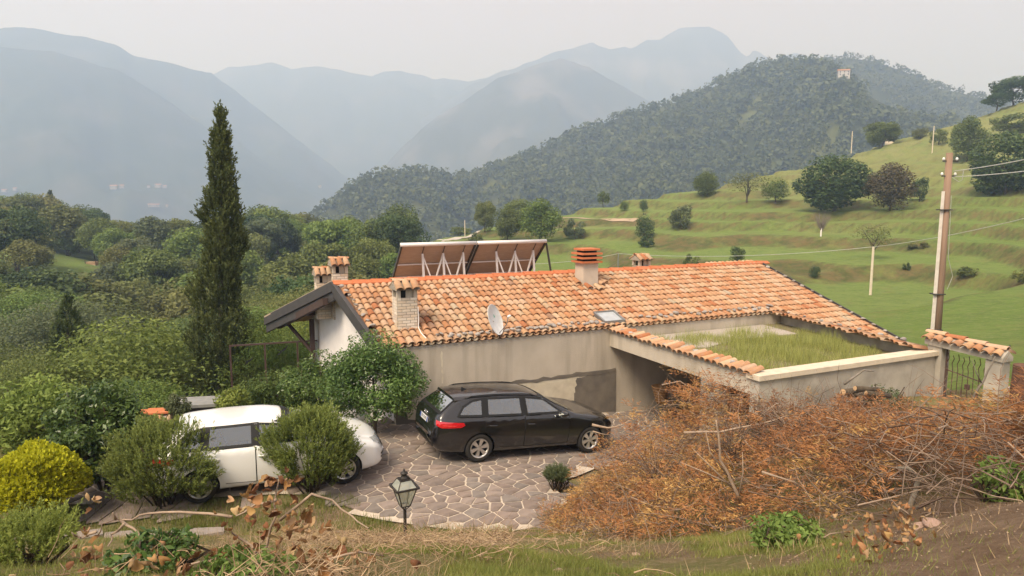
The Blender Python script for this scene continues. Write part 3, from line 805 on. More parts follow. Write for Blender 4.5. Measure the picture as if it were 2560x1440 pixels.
drv = obj('driveway', me, None, tuple(HO), (0, 0, YAW)); tag(drv, kind='structure')
M_PAVE = [pmat('porphyry_paving_%d' % i, c, tuple(x * .8 for x in c), scale=7, rough=.85, bump=.004, bscale=25, c3=tuple(x * .68 for x in c), s3=2.5, t3=.56, objrand=.14) for i, c in enumerate([(.245, .192, .164), (.222, .180, .158), (.268, .216, .186), (.212, .182, .162)])]
rv = random.Random(11)
seeds = []
tries = 0
while len(seeds) < 1500 and tries < 60000:
    tries += 1
    p = (rv.uniform(-9.5, 9.5), rv.uniform(-6.0, 3.2))
    if not inside(p, DR): continue
    if all(((p[0] - q[0]) / .40) ** 2 + ((p[1] - q[1]) / .31) ** 2 > rv.choice((.3, .6, 1.0)) for q in seeds): seeds.append(p)
def cell(i):
    sx, sy = seeds[i]
    poly = [(sx - .8, sy - .8), (sx + .8, sy - .8), (sx + .8, sy + .8), (sx - .8, sy + .8)]
    for j in sorted(range(len(seeds)), key=lambda j: (seeds[j][0] - sx) ** 2 + (seeds[j][1] - sy) ** 2)[1:22]:
        tx, ty = seeds[j]; nx, ny = tx - sx, ty - sy; l = math.hypot(nx, ny); nx /= l; ny /= l
        d = l / 2 - gap[i]
        out = []
        for a in range(len(poly)):
            p, q = poly[a], poly[(a + 1) % len(poly)]
            dp = (p[0] - sx) * nx + (p[1] - sy) * ny - d; dq = (q[0] - sx) * nx + (q[1] - sy) * ny - d
            if dp <= 0: out.append(p)
            if dp * dq < 0: t = dp / (dp - dq); out.append((p[0] + (q[0] - p[0]) * t, p[1] + (q[1] - p[1]) * t))
        poly = out
        if len(poly) < 3: return None
    return poly
gap = [rv.uniform(.011, .022) for _ in seeds]
stones = []
for i in range(len(seeds)):
    poly = cell(i)
    if not poly: continue
    # drop slivers of edges, clip to the drive outline, chip the corners a little
    q = []
    for a in range(len(poly)):
        p, n_, o_ = poly[a], poly[(a + 1) % len(poly)], poly[a - 1]
        if math.hypot(p[0] - n_[0], p[1] - n_[1]) < .035: continue
        k = rv.uniform(.02, .10)
        for z_ in (o_, n_): q.append((p[0] + (z_[0] - p[0]) * k, p[1] + (z_[1] - p[1]) * k))
    if len(q) < 6 or sum(inside(p, DR) for p in q) < len(q) * .55: continue
    stones.append((seeds[i], q))
stones.sort(key=lambda s: np.linalg.norm(hw(s[0][0], s[0][1], 0) - CAMP) + (3 if s[0][0] > 6 else 0))
sv, sf, sm = [], [], []
for i, ((cx_, cy_), q) in enumerate(stones):
    z = float(drive_z(cx_)) ; hgt = rv.uniform(.019, .025)
    sl = float(drive_z(cx_ + .1) - drive_z(cx_)) / .1
    n = len(q)
    top = [(x - cx_ , y - cy_, hgt + sl * (x - cx_)) for x, y in q]
    low = [((x - cx_) * 1.02, (y - cy_) * 1.02, .0 + sl * (x - cx_)) for x, y in q]
    fs = [tuple(range(n))] + [(a, n + a, n + (a + 1) % n, (a + 1) % n) for a in range(n)]
    k = rv.randrange(4)
    if i < 300: obj('paving_stone', mkmesh('paving_stone', top + low, fs, M_PAVE[k]), drv, (cx_, cy_, z))
    else:
        b0 = len(sv); sv += [(a + cx_, b + cy_, c_ + z) for a, b, c_ in top + low]; sf += [tuple(b0 + a for a in f_) for f_ in fs]; sm += [k] * len(fs)
if sv:
    o = obj('paving_stones', mkmesh('paving_stones', sv, sf, M_PAVE, False, sm), drv); o['kind'] = 'stuff'
print('stones', len(stones))
# ------------------------------------------------------------------ vegetation
M_BARK = pmat('grey_brown_bark', (.12, .095, .07), (.07, .055, .04), scale=12, rough=.95, bump=.01, stretch=(1, 1, .25))
LM = {
    'broad': leafmat('broadleaf_green', (0.068, 0.1, 0.026), (0.225, 0.275, 0.08)),
    'olive': leafmat('olive_green_leaf', (0.095, 0.112, 0.036), (0.26, 0.275, 0.092)),
    'bright': leafmat('bright_green_leaf', (0.085, 0.14, 0.03), (0.26, 0.345, 0.085)),
    'dark': leafmat('dark_green_leaf', (0.034, 0.062, 0.022), (0.115, 0.17, 0.058)),
    'grey': leafmat('grey_green_leaf', (0.075, 0.1, 0.05), (0.205, 0.245, 0.12)),
    'brown': leafmat('dull_brown_leaf', (0.1, 0.085, 0.042), (0.19, 0.165, 0.085)),
    'cyp': leafmat('cypress_scale_leaf', (0.04, 0.058, 0.018), (0.18, 0.215, 0.066), rough=.8, trans=.15),
    'rosem': leafmat('rosemary_needle', (.078, .122, .030), (.300, .375, .100), rough=.7),
    'thuja': leafmat('golden_thuja_leaf', (0.15, 0.17, 0.016), (0.56, 0.52, 0.03), rough=.7),
    'laurel': leafmat('glossy_laurel_leaf', (0.036, 0.08, 0.02), (0.185, 0.28, 0.07), rough=.35, spec=.5),
    'lime': leafmat('lime_young_leaf', (0.11, 0.155, 0.028), (0.33, 0.395, 0.095)),
}
def rdir(n, r=None):
    r = r or rng
    v = r.normal(size=(n, 3)); return v / np.linalg.norm(v, axis=1)[:, None]
def leaves(P, Nrm, size, asp=.55, r=None, droop=0.0, jitter=.8):
    """rhombic leaves at P facing about Nrm; returns verts, quads"""
    r = r or rng; n = len(P)
    Nn = Nrm + r.normal(size=(n, 3)) * jitter; Nn /= np.linalg.norm(Nn, axis=1)[:, None] + 1e-9
    T = np.cross(Nn, rdir(n, r)); T /= np.linalg.norm(T, axis=1)[:, None] + 1e-9
    T[:, 2] -= droop; T /= np.linalg.norm(T, axis=1)[:, None] + 1e-9
    B = np.cross(Nn, T); B /= np.linalg.norm(B, axis=1)[:, None] + 1e-9
    s = (size * (.6 + .8 * r.random(n)))[:, None]
    v = np.stack([P - T * s * .5, P + B * s * asp * .5 + Nn * s * .08, P + T * s * .5, P - B * s * asp * .5 + Nn * s * .08], 1)
    f = np.arange(n * 4).reshape(n, 4)
    return v.reshape(-1, 3), f
def clump_crown(n_clump, n_leaf, rad, size, seed, zc=0, flat=1.0, shell=.62, csize=.34, low=-.6, asp=.6):
    """crown of leaf clumps round (0,0,zc); rad = (rx,ry,rz)"""
    r = np.random.default_rng(seed)
    d = rdir(n_clump * 3, r); d = d[d[:, 2] > low][:n_clump]; nc = len(d)
    q = (shell + (1 - shell) * r.random(nc) ** .7)[:, None]
    C = d * q * (1 - csize * .55)
    lump = (.7 + .6 * r.random(nc))
    per = (n_leaf * lump ** 2 / (lump ** 2).sum()).astype(int) + 1
    P = []; Nn = []; tn = []
    for c, l, k, in zip(C, lump, per):
        dd = rdir(k, r); rr = csize * l * (.55 + .5 * r.random(k) ** .5)[:, None]
        p = c + dd * rr * np.array([1, 1, .75 * flat])
        P.append(p); Nn.append(dd + np.array([0, 0, .5]))
        tn.append(np.clip(r.normal(.45, .18) + r.normal(0, .16, k), 0, 1))
    P = np.concatenate(P); Nn = np.concatenate(Nn); tn = np.concatenate(tn)
    keep = np.linalg.norm(P, axis=1) > .30
    P, Nn, tn = P[keep], Nn[keep], tn[keep]
    P = P * np.array(rad) + np.array([0, 0, zc])
    v, f = leaves(P, Nn, size, asp, r)
    return v, f, np.repeat(tn, 4), C[:, :] * np.array(rad) + np.array([0, 0, zc])
def limb_mesh(name, H, C, rad0, seed, nl=9, crook=.12):
    r = random.Random(seed); mb = MB()
    tp = [(0, 0, -.6)]
    x = y = 0
    for k in range(1, 6):
        x += r.gauss(0, crook); y += r.gauss(0, crook); tp.append((x, y, H * k / 5))
    mb.tube(tp, [rad0 * (1.25 - .2 * k) for k in range(6)], 7)
    idx = list(range(len(C))); r.shuffle(idx)
    for i in idx[:nl]:
        c = C[i]; k = r.randint(2, 4); b = Vector(tp[k]); e = Vector(c); m_ = b.lerp(e, .5) + Vector((r.gauss(0, .15), r.gauss(0, .15), .25))
        mb.tube([b, m_, e], [rad0 * .5, rad0 * .3, rad0 * .1], 5)
    return mb.mesh(name, M_BARK, True)
class Proto: pass
def tree_proto(H, rad, n_clump, n_leaf, size, seed, trunk_r=.14, **k):
    p = Proto(); zc = H - rad[2] * .92
    v, f, t, C = clump_crown(n_clump, n_leaf, rad, size, seed, zc, **k)
    p.crown = (v, f, t); p.trunk = limb_mesh('trunk', max(zc, .5), C, trunk_r, seed); p.H = H; p.W = rad[0] * 2; p.cm = {}
    return p
def crown_mesh(p, lm):
    if lm not in p.cm: p.cm[lm] = mkmesh('crown', p.crown[0], p.crown[1], LM[lm], False, tint=p.crown[2])
    return p.cm[lm]
PT = [tree_proto(8, (3.4, 3.4, 3.0), 46, 9000, .34, 100), tree_proto(9, (3.2, 3.0, 3.9), 50, 9000, .34, 101), tree_proto(7, (3.6, 3.3, 2.6), 40, 8000, .33, 102),
      tree_proto(8.5, (2.7, 2.9, 3.6), 38, 7000, .30, 103, csize=.40), tree_proto(7.5, (3.8, 3.6, 3.1), 60, 9500, .32, 104, csize=.28)]
PSM = [tree_proto(4.2, (2.0, 1.9, 2.1), 26, 3000, .24, 110, trunk_r=.09, low=-.95), tree_proto(5, (1.7, 1.8, 2.4), 26, 3000, .22, 111, trunk_r=.08, csize=.42, low=-.9), tree_proto(2.2, (1.5, 1.4, 1.15), 20, 2000, .2, 112, trunk_r=.06, low=-.9)]
PB = [tree_proto(8, (3.6, 3.5, 4.0), 60, 9000, .34, 120, low=-.95), tree_proto(9, (3.3, 3.2, 4.5), 56, 8500, .34, 121, low=-.95, csize=.4), tree_proto(7, (3.7, 3.4, 3.5), 52, 8000, .32, 122, low=-.9, csize=.3)]
PN = [tree_proto(8, (3.4, 3.4, 3.6), 60, 38000, .125, 130, low=-.8, csize=.36, asp=.5, shell=.72), tree_proto(9, (3.2, 3.0, 4.2), 66, 38000, .12, 131, low=-.8, csize=.34, asp=.5, shell=.72), tree_proto(7.5, (3.7, 3.5, 3.3), 56, 36000, .13, 132, low=-.8, csize=.38, asp=.45, shell=.72)]
PTHIN = tree_proto(5.5, (2.2, 2.2, 2.0), 24, 1100, .20, 113, trunk_r=.10, csize=.5)
def put_tree(name, p, lm, loc, h, w, label, cat='tree', group=None, rz=None, sunk=0.0):
    t = empty(name, (loc[0], loc[1], loc[2] - sunk), (0, 0, rng.random() * 6.28 if rz is None else rz))
    s = h / p.H; sx = w / p.W
    t.scale = (sx, sx, s)
    obj('trunk', p.trunk, t); obj('crown', crown_mesh(p, lm), t)
    return tag(t, label, cat, group)

# --- trees and bushes on the meadow slope: (base px, base py, top py, width px, proto, leaf, name, label)
MEADOW = [
    (2085, 528, 395, 175, PB[0], 'dark', 'tree', 'big dark rounded tree, largest clump in the middle of the terraced meadow'),
    (2222, 528, 415, 105, PB[1], 'brown', 'tree', 'dull brownish tree just right of the big dark meadow tree'),
    (2298, 503, 443, 48, PSM[0], 'dark', 'bush', 'small dark bush standing alone right of the brownish meadow tree'),
    (1868, 516, 432, 105, PTHIN, 'olive', 'tree', 'pale thin-leaved tree left of the big dark meadow tree'),
    (1938, 506, 446, 62, PSM[1], 'broad', 'tree', 'small green tree between the pale tree and the big dark one'),
    (1764, 492, 432, 60, PB[1], 'broad', 'tree', 'single rounded tree on the meadow crest line'),
    (2178, 650, 560, 88, PTHIN, 'olive', 'tree', 'thin olive-leaved tree behind the concrete meadow post'),
    (1611, 606, 535, 44, PSM[1], 'dark', 'tree', 'small dark tree on the terrace right of the solar panels'),
    (1704, 576, 512, 62, PSM[0], 'grey', 'tree', 'greyish rounded small tree on the upper terrace'),
    (1352, 604, 503, 100, PB[1], 'bright', 'tree', 'bright green tree rising behind the right solar panel'),
    (1270, 600, 525, 80, PB[1], 'broad', 'tree', 'medium green tree left of the bright one behind the panels'),
    (1212, 580, 503, 60, PB[2], 'olive', 'tree', 'olive green tree at the left end of the row behind the panels'),
    (1295, 566, 500, 90, PB[0], 'broad', 'tree', 'rounded tree at the back of the row behind the panels'),
    (2512, 488, 338, 165, PB[0], 'dark', 'tree', 'broad dark tree at the right edge behind the wooden utility pole'),
    (2418, 405, 300, 85, PB[1], 'broad', 'tree', 'upright green tree on the slope left of the broad right-edge tree'),
    (2530, 335, 286, 110, PSM[0], 'broad', 'bush', 'low bushy growth high on the right meadow slope'),
    (2535, 262, 196, 110, PB[2], 'dark', 'tree', 'dark tree on the skyline at the right edge'),
    (2492, 270, 232, 60, PSM[0], 'dark', 'bush', 'dark bush on the skyline left of the right-edge tree'),
    (2205, 368, 306, 92, PB[2], 'broad', 'tree', 'wide tree beside the pale dome on the ridge'),
    (2345, 362, 322, 44, PSM[0], 'broad', 'bush', 'small bush beside the thin white post on the ridge'),
    (2300, 348, 318, 36, PSM[1], 'olive', 'bush', 'narrow olive bush near the ridge track'),
    (1842, 655, 614, 42, PSM[0], 'dark', 'bush', 'dark bush under the sagging cable above the roof ridge'),
    (1728, 674, 634, 44, PSM[2], 'broad', 'bush', 'low bush just above the roof ridge right of the end chimney'),
    (2036, 697, 660, 26, PSM[1], 'dark', 'bush', 'tiny dark bush above the right roof slope'),
    (2266, 676, 654, 20, PSM[2], 'dark', 'bush', 'tiny round bush right of the concrete meadow post'),
    (1508, 512, 478, 34, PSM[0], 'broad', 'bush', 'small bush at the left start of the meadow crest'),
    (1609, 530, 497, 22, PSM[1], 'dark', 'tree', 'little dark sapling with pale stake below the crest'),
    (1560, 528, 500, 24, PSM[1], 'broad', 'tree', 'little sapling left of the one with the pale stake'),
    (1436, 598, 548, 58, PSM[2], 'grey', 'bush', 'grey green scrub on the bank below the earth track'),
    (1190, 610, 580, 36, PSM[2], 'broad', 'bush', 'bush beside the gravel lane left of the panels'),
    (1616, 618, 590, 40, PSM[2], 'dark', 'bush', 'dark low bush at the foot of the small terrace tree'),
    (1150, 590, 566, 60, PSM[0], 'broad', 'bush', 'rounded bush at the bend of the gravel lane'),
    (2300, 620, 604, 60, PSM[2], 'olive', 'bush', 'low olive scrub on the terrace left of the utility pole'),
    (2560, 705, 668, 70, PSM[2], 'olive', 'bush', 'scrub on the terrace bank at the right edge'),
    (2420, 690, 664, 60, PSM[2], 'broad', 'bush', 'scrub on the terrace bank right of the utility pole'),
]
for px, py, top_, w, p, lm, nm, lab in MEADOW:
    b = hill_hit(px, py); d = b[1]
    put_tree(nm, p, lm, b, (py - top_) / F * d * 1.03, w / F * d, lab, nm, 'trees and bushes on the meadow', sunk=.15)
# bare grey fruit tree
b = hill_hit(2052, 592)
t = empty('bare_tree', tuple(b)); tag(t, 'bare grey leafless tree with a whitewashed trunk on the terraces', 'tree')
mb = MB(); k = b[1] / F
mb.tube([(0, 0, -.3), (0, 0, 14 * k), (.1, 0, 22 * k)], [2.0 * k, 1.8 * k, 1.4 * k], 6); mb.obj('trunk', M_WHITEW, t)
rb = random.Random(4); mb = MB()
for i in range(70):
    a = rb.uniform(0, 6.28); q = Vector((math.cos(a), math.sin(a), 0)) * rb.uniform(6, 26) * k
    mb.tube([(.1, 0, rb.uniform(12, 24) * k), q * .5 + Vector((0, 0, rb.uniform(26, 40) * k)), q + Vector((0, 0, rb.uniform(40, 66) * k))], [.7 * k, .4 * k, .15 * k], 4)
o = mb.obj('branches', pmat('grey_bare_twig', (.20, .17, .145), (.15, .125, .11)), t); o['kind'] = 'stuff'

# --- wood on the left slope, each tree its own object
WOOD = []
rw = np.random.default_rng(77)
occ = []
for Yt in np.concatenate([np.linspace(24, 60, 10), np.linspace(66, 200, 17)]):
    span = np.arange(-60, 1130, 7.2 / Yt * F * .86)
    for px in span:
        px = px + rw.normal(0, 12); Y = Yt * (1 + rw.normal(0, .05))
        s = (px - 1280) / F; x = s * Y
        if px > 900 + (Y < 110) * -40 and Y < 95: continue
        if px > 1010: continue
        if 430 < px < 640 and Y < 34: continue
        # clearings
        if ((px - 190) / 95) ** 2 + ((Y - 108) / 24) ** 2 < 1 or ((px - 20) / 95) ** 2 + ((Y - 118) / 15) ** 2 < 1 or ((px - 712) / 50) ** 2 + ((Y - 118) / 17) ** 2 < 1: continue
        if Y < 30 and px > 620: continue
        WOOD.append((x, Y, px))
print('wood trees', len(WOOD))
wl_ = ['broad', 'broad', 'olive', 'bright', 'dark', 'grey', 'bright', 'olive', 'broad']
for x, Y, px in WOOD:
    z = float(hill_z(x, Y)); h = rw.uniform(5.2, 10.2) * (1.0 if Y > 40 else .9)
    if Y > 150: h *= 1.05
    lm = wl_[rw.integers(len(wl_))]
    zone = 'near' if Y < 45 else ('middle' if Y < 110 else 'far')
    col_ = ['at the left edge', 'below the clearing', 'right of the clearing', 'left of the cypress', 'right of the cypress', 'above the gable'][int(np.searchsorted([110, 260, 380, 520, 740], px))]
    lab = {'near': 'leafy %s tree at the near foot of the wood, ', 'middle': 'rounded %s tree halfway up the wood, ', 'far': 'rounded %s tree on the far edge of the wood, '}[zone] + col_
    word = {'broad': 'mid green', 'olive': 'olive green', 'bright': 'light green', 'dark': 'dark green', 'grey': 'grey green'}[lm]
    put_tree('wood_tree', (PN[rw.integers(3)] if Y < 62 else (PB[rw.integers(3)] if rw.random() < .5 else PT[rw.integers(5)])), lm, (x, Y, z), h, h * rw.uniform(.85, 1.1), lab % (('low ' if h < 7.2 else 'tall ' if h > 8.5 else '') + word), 'tree', 'trees of the left wood, %s, %s' % (zone, col_))
# trees lining the lane and the dark gap between wood and meadow
# --- far forest: too many and too small to tell apart
def far_forest(name, v, tt, n, seed, label, h=(6, 10), skip=None, nq=40):
    r = np.random.default_rng(seed)
    a, b = v.shape[:2]
    i = r.random(n * 3) * (a - 1.01); j = r.random(n * 3) * (b - 1.01)
    ii, jj = i.astype(int), j.astype(int); fi, fj = (i - ii)[:, None], (j - jj)[:, None]
    P = v[ii, jj] * (1 - fi) * (1 - fj) + v[ii + 1, jj] * fi * (1 - fj) + v[ii, jj + 1] * (1 - fi) * fj + v[ii + 1, jj + 1] * fi * fj
    ar = np.linalg.norm(np.cross(v[ii + 1, jj] - v[ii, jj], v[ii, jj + 1] - v[ii, jj]), axis=1)
    k = r.random(n * 3) < ar / np.percentile(ar, 92)
    t = tt[ii, jj]
    k &= (jj < b - 10)
    if skip is not None: k &= ~skip(P)
    P = P[k][:n]; m = len(P)
    hh = r.uniform(*h, m); wd = hh * r.uniform(.36, .55, m)
    con = r.random(m) < .12
    wd[con] *= .6; hh[con] *= 1.25
    d = rdir(m * nq, r).reshape(m, nq, 3); d[:, :, 2] = np.abs(d[:, :, 2]) * 1.25 - .35
    Q = d * (.75 + .35 * r.random((m, nq, 1))) * np.stack([wd, wd, hh * .5], -1)[:, None, :] + P[:, None, :] + np.array([0, 0, 1])[None, None, :] * (hh * .45)[:, None, None]
    tn = np.clip(r.normal(.42, .20, m)[:, None] + r.normal(0, .12, (m, nq)), 0, 1)
    vv, ff = leaves(Q.reshape(-1, 3), d.reshape(-1, 3) + np.array([0, 0, .4]), 1.0, .9, r, jitter=.6)
    cen = np.repeat(Q.reshape(-1, 3), 4, 0); sc = np.repeat(np.repeat(wd * .58, nq), 4)[:, None]
    vv = cen + (vv - cen) * sc
    o = obj(name, mkmesh(name, vv, ff, LMF, False, tint=np.repeat(tn.ravel(), 4)))
    tag(o, label, 'forest', kind='stuff')
LMF = leafmat('far_forest_leaf', (.055, .080, .030), (.145, .170, .062), objrand=0)
def hill_skip(P):
    px = 1280 + F * P[:, 0] / P[:, 1]
    d = P[:, 2] - EYE; py = 507 - F * d / P[:, 1]
    glade = (np.abs(px - (2140 + (py - 200) * .72)) < 14 + np.clip(py - 205, 0, 80) * .55) & (py > 185) & (py < 300)
    g2 = (((px - 1235) / 30) ** 2 + ((py - 470) / 12) ** 2 < 1) | (((px - 2110) / 26) ** 2 + ((py - 186) / 14) ** 2 < 1)
    return glade | g2
far_forest('hill_forest', hv1, ht1, 12500, 5, 'dense hazy forest covering the big rounded hill', (8, 13), hill_skip, 26)
far_forest('back_hill_forest', hv2, ht2, 4000, 6, 'hazy dark forest on the ridge running down behind the hilltop house', (9, 13), None, 22)
# ------------------------------------------------------------------ garden shrubs, cypress, grass
def sprays(B, D, length, nper, size, spread, r, asp=.22, tip=.55, base=.1, curl=0.0):
    """needle sprays: at each base B along D, nper narrow leaves"""
    n = len(B)
    t = r.random((n, nper)) ** .8
    L = (length * (.6 + .8 * r.random(n)))[:, None]
    P = B[:, None, :] + D[:, None, :] * (t * L)[:, :, None]
    P[:, :, 2] -= curl * (t * L) ** 2
    side = rdir(n * nper, r).reshape(n, nper, 3)
    T = D[:, None, :] * .8 + side * spread; T /= np.linalg.norm(T, axis=2)[:, :, None]
    P = P + side * (size * .35)
    T = T.reshape(-1, 3); P = P.reshape(-1, 3)
    W = np.cross(T, rdir(n * nper, r)); W /= np.linalg.norm(W, axis=1)[:, None] + 1e-9
    s = (size * (.6 + .8 * r.random(n * nper)))[:, None]
    v = np.stack([P - T * s * .5, P + W * s * asp * .5, P + T * s * .5, P - W * s * asp * .5], 1).reshape(-1, 3)
    tn = np.clip(base + tip * t + r.normal(0, .1, (n, nper)) + r.normal(0, .1, n)[:, None], 0, 1)
    return v, np.arange(n * nper * 4).reshape(-1, 4), np.repeat(tn.ravel(), 4)
def ground_at(px, py): return bank_hit(px, py, 2.0, 18.5)
M_STEM = pmat('dark_shrub_stem', (.085, .062, .045), (.05, .038, .028), scale=15, rough=.95)
def stems(n, rad, H, seed, r0=.018, spread=.8):
    rr = random.Random(seed); mb = MB()
    for i in range(n):
        a = rr.uniform(0, 6.28); q = rr.uniform(.15, spread)
        e = Vector((math.cos(a) * rad[0] * q, math.sin(a) * rad[1] * q, H * rr.uniform(.55, .9)))
        b = Vector((math.cos(a) * .1, math.sin(a) * .1, -.1)); m_ = b.lerp(e, .5) + Vector((rr.gauss(0, .08), rr.gauss(0, .08), .02))
        mb.tube([b, m_, e], [r0, r0 * .7, r0 * .25], 5)
    return mb.mesh('stems', M_STEM, True)
def needle_shrub(name, base, rad, H, lm, label, seed, ns=1000, nper=26, length=.30, size=.05, up=1.1, cat='shrub', inner=.55, asp=.24, spread=.55, gaps=0.0, tb=.1, low=-.35, lum=.30):
    r = np.random.default_rng(seed)
    t = empty(name, tuple(base)); tag(t, label, cat)
    d = rdir(ns * 2, r); d = d[d[:, 2] > low][:ns]
    lump = 1 + lum * vnoise(d[:, 0] * 2.5 + 5, d[:, 1] * 2.5 + d[:, 2] * 2, seed)
    q = (inner + (1 - inner) * r.random(len(d)) ** .6) * lump
    if gaps:
        kp = vnoise(d[:, 0] * 3.2 + 9, d[:, 1] * 3.2 + d[:, 2] * 3.2, seed + 2) > -.5 + gaps; d, q = d[kp], q[kp]
    C = np.array([0, 0, H * .50])
    B = d * np.array([rad[0], rad[1], H * .5]) * q[:, None] * .86 + C
    D = d * .75 + np.array([0, 0, up]); D /= np.linalg.norm(D, axis=1)[:, None]
    D += r.normal(0, .16, D.shape); D /= np.linalg.norm(D, axis=1)[:, None]
    v, f, tn = sprays(B, D, length, nper, size, spread, r, asp=asp, base=tb)
    o = obj('foliage', mkmesh('foliage', v, f, LM[lm], False, tint=tn), t)
    obj('stems', stems(26, rad, H, seed), t)['kind'] = 'stuff'
    return t
def leaf_shrub(name, base, rad, H, lm, label, seed, nl=14000, nc=60, size=.085, cat='shrub', zc=None, low=-.8, asp=.42, csize=.3, trunk=None, group=None):
    t = empty(name, tuple(base)); tag(t, label, cat, group)
    v, f, tn, C = clump_crown(nc, nl, (rad[0], rad[1], H * .52), size, seed, zc if zc is not None else H * .5, low=low, csize=csize, asp=asp, shell=.45)
    obj('foliage', mkmesh('foliage', v, f, LM[lm], False, tint=tn), t)
    if trunk: MB().tube([(0, 0, -.2), (.03, 0, H * .3), (-.02, .05, H * .6)], [trunk, trunk * .9, trunk * .5], 7).obj('trunk', M_BARK, t)
    else: obj('stems', stems(14, rad, H, seed, .022, .6), t)['kind'] = 'stuff'
    return t
g = at_z(412, 1262, 0.0); needle_shrub('rosemary_shrub', g, (1.12, .95), 1.45, 'rosem', 'wide rosemary shrub in front of the rear half of the white car', 201, ns=2900, nper=26, asp=.3, gaps=.2, tb=.2, low=-.8, lum=.45)
g = at_z(778, 1228, 0.0); needle_shrub('rosemary_shrub', g, (.84, .76), 1.62, 'rosem', 'tall rosemary shrub in front of the white car bonnet', 202, ns=2700, nper=26, asp=.3, gaps=.2, tb=.2, low=-.8, lum=.45)
g = at_z(100, 1305, 0.0); needle_shrub('golden_thuja', g, (.76, .76), 1.36, 'thuja', 'rounded yellow green thuja bush at the left edge', 203, ns=7000, nper=12, length=.15, size=.055, up=.6, inner=.86, asp=.75, spread=.6, tb=.45, lum=.34)
g = at_z(268, 1222, 0.0); leaf_shrub('laurel_hedge', g, (1.05, .9), 2.2, 'laurel', 'dark glossy laurel bush behind the golden thuja', 204, nl=15000, nc=110, size=.10, csize=.22)
g = at_z(45, 1190, 0.0) + np.array([0, .9, 0]); leaf_shrub('light_shrub', g, (1.5, 1.0), 1.9, 'lime', 'loose light green shrub at the left edge above the thuja', 205, nl=8000, nc=54, size=.11, csize=.28)
g = hw(-1.62, 1.85, 0); leaf_shrub('laurel_tree', g, (1.25, .9), 2.3, 'laurel', 'small leafy laurel tree against the corner of the house wall', 206, nl=20000, nc=100, size=.085, zc=1.30, csize=.30, trunk=.05, cat='small tree')
g = at_y(710, 1000, 18.6); leaf_shrub('privet_shrub', (g[0], g[1], -.75), (1.2, .8), 1.75, 'broad', 'dense green shrub in front of the glass screen', 207, nl=11000, nc=70, size=.085, csize=.26)
g = at_y(790, 1000, 18.0); leaf_shrub('privet_shrub', (g[0], g[1], -.4), (1.1, .8), 2.0, 'laurel', 'dark leafy shrub between the glass screen and the laurel tree', 208, nl=11000, nc=70, size=.085, csize=.26)
g = at_y(580, 1010, 17.6); leaf_shrub('light_shrub', (g[0], g[1], -.4), (.55, .5), 1.25, 'lime', 'small yellow green shrub at the left end of the glass screen', 209, nl=4500, nc=40, size=.085, csize=.3)
g = at_y(452, 1060, 16.6); leaf_shrub('young_shrub', (g[0], g[1], -.2), (.36, .34), 1.15, 'grey', 'slim grey green shrub beside the low orange tiled roof', 210, nl=2600, nc=26, size=.08, csize=.3)
g = at_y(60, 1430, 5.2); needle_shrub('feathery_shrub', (g[0], g[1], float(bz(g[0], g[1]))), (.34, .34), .26, 'lime', 'feathery light green shrub in the bottom left corner', 211, ns=420, nper=34, length=.20, size=.035, up=.9, spread=.9)

# cypress
def cypress(name, base, H, prof, label, seed, ns=5200, nper=20, scale=1.0, lean=.02, size=.10, bumps=()):
    r = np.random.default_rng(seed)
    t = empty(name, tuple(base)); tag(t, label, 'tree')
    z = r.random(ns) ** .85; a = r.random(ns) * 6.283
    rad = np.interp(z, [p[0] for p in prof], [p[1] for p in prof])
    k = r.random(ns) < np.clip(rad / max(p[1] for p in prof) * 1.25 + .12, 0, 1); z, a, rad = z[k], a[k], rad[k]
    lump = 1 + .75 * vnoise(a * 1.6, z * H * .85, seed) + .45 * vnoise(a * 4, z * H * 2.2, seed + 3)
    q = np.where(r.random(len(z)) < .3, .25 + .5 * r.random(len(z)), .74 + .28 * r.random(len(z))) * lump
    B = np.stack([np.cos(a) * rad * q + (1 - z) * -lean * H * 0, np.sin(a) * rad * q, z * H - .15], -1)
    B[:, 0] += np.interp(z, [0, 1], [-.45, .12]) * scale
    for zb_, ab_, rb_ in bumps:
        k = np.exp(-((z - zb_) / .035) ** 2) * (np.cos(a - ab_) > .55); B[:, 0] += k * rb_ * math.cos(ab_); B[:, 1] += k * rb_ * math.sin(ab_)
    D = np.stack([np.cos(a) * .42, np.sin(a) * .42, np.full(len(a), 1.0)], -1) + r.normal(0, .22, (len(a), 3))
    D /= np.linalg.norm(D, axis=1)[:, None]
    v, f, tn = sprays(B, D, .42, nper, size, .55, r, asp=.42, tip=.30, base=.15)
    tn = np.clip(tn + np.repeat(np.repeat(.35 * vnoise(a * 2.2, z * H, seed + 8), nper), 4), 0, 1)
    obj('foliage', mkmesh('foliage', v, f, LM['cyp'], False, tint=tn), t)
    MB().tube([(-.45 * scale, 0, -.5), (-.16 * scale, 0, H * .5), (.12 * scale, 0, H * 1.0)], [.17 * scale, .09 * scale, .008], 7).obj('trunk', M_BARK, t)
    return t
CYP = [(0, 0.630), (.05, 0.766), (.12, 0.846), (.22, 0.814), (.3, 0.710), (.4, 0.638), (.52, 0.622), (.6, 0.590), (.68, 0.446), (.78, 0.318), (.86, 0.254), (.92, 0.158), (.955, 0.020), (.97, 0.078), (1, 0.020)]
b = at_y(582, 985, 26.5)
cypress('cypress_tree', b, 11.05, CYP, 'tall dark column cypress left of the house', 301, bumps=((.645, 3.1, .42), (.37, 3.3, .45), (.53, .2, .25), (.2, 3.5, .3), (.12, .2, .3)))
b = at_y(185, 1000, 33); cypress('conifer_tree', (b[0], b[1], b[2] - 1), 6.2, [(0, 1.3), (.3, 1.15), (.6, .7), (.85, .3), (1, .03)], 'pointed dark young conifer standing in the wood left of the cypress', 302, ns=1300, size=.12)
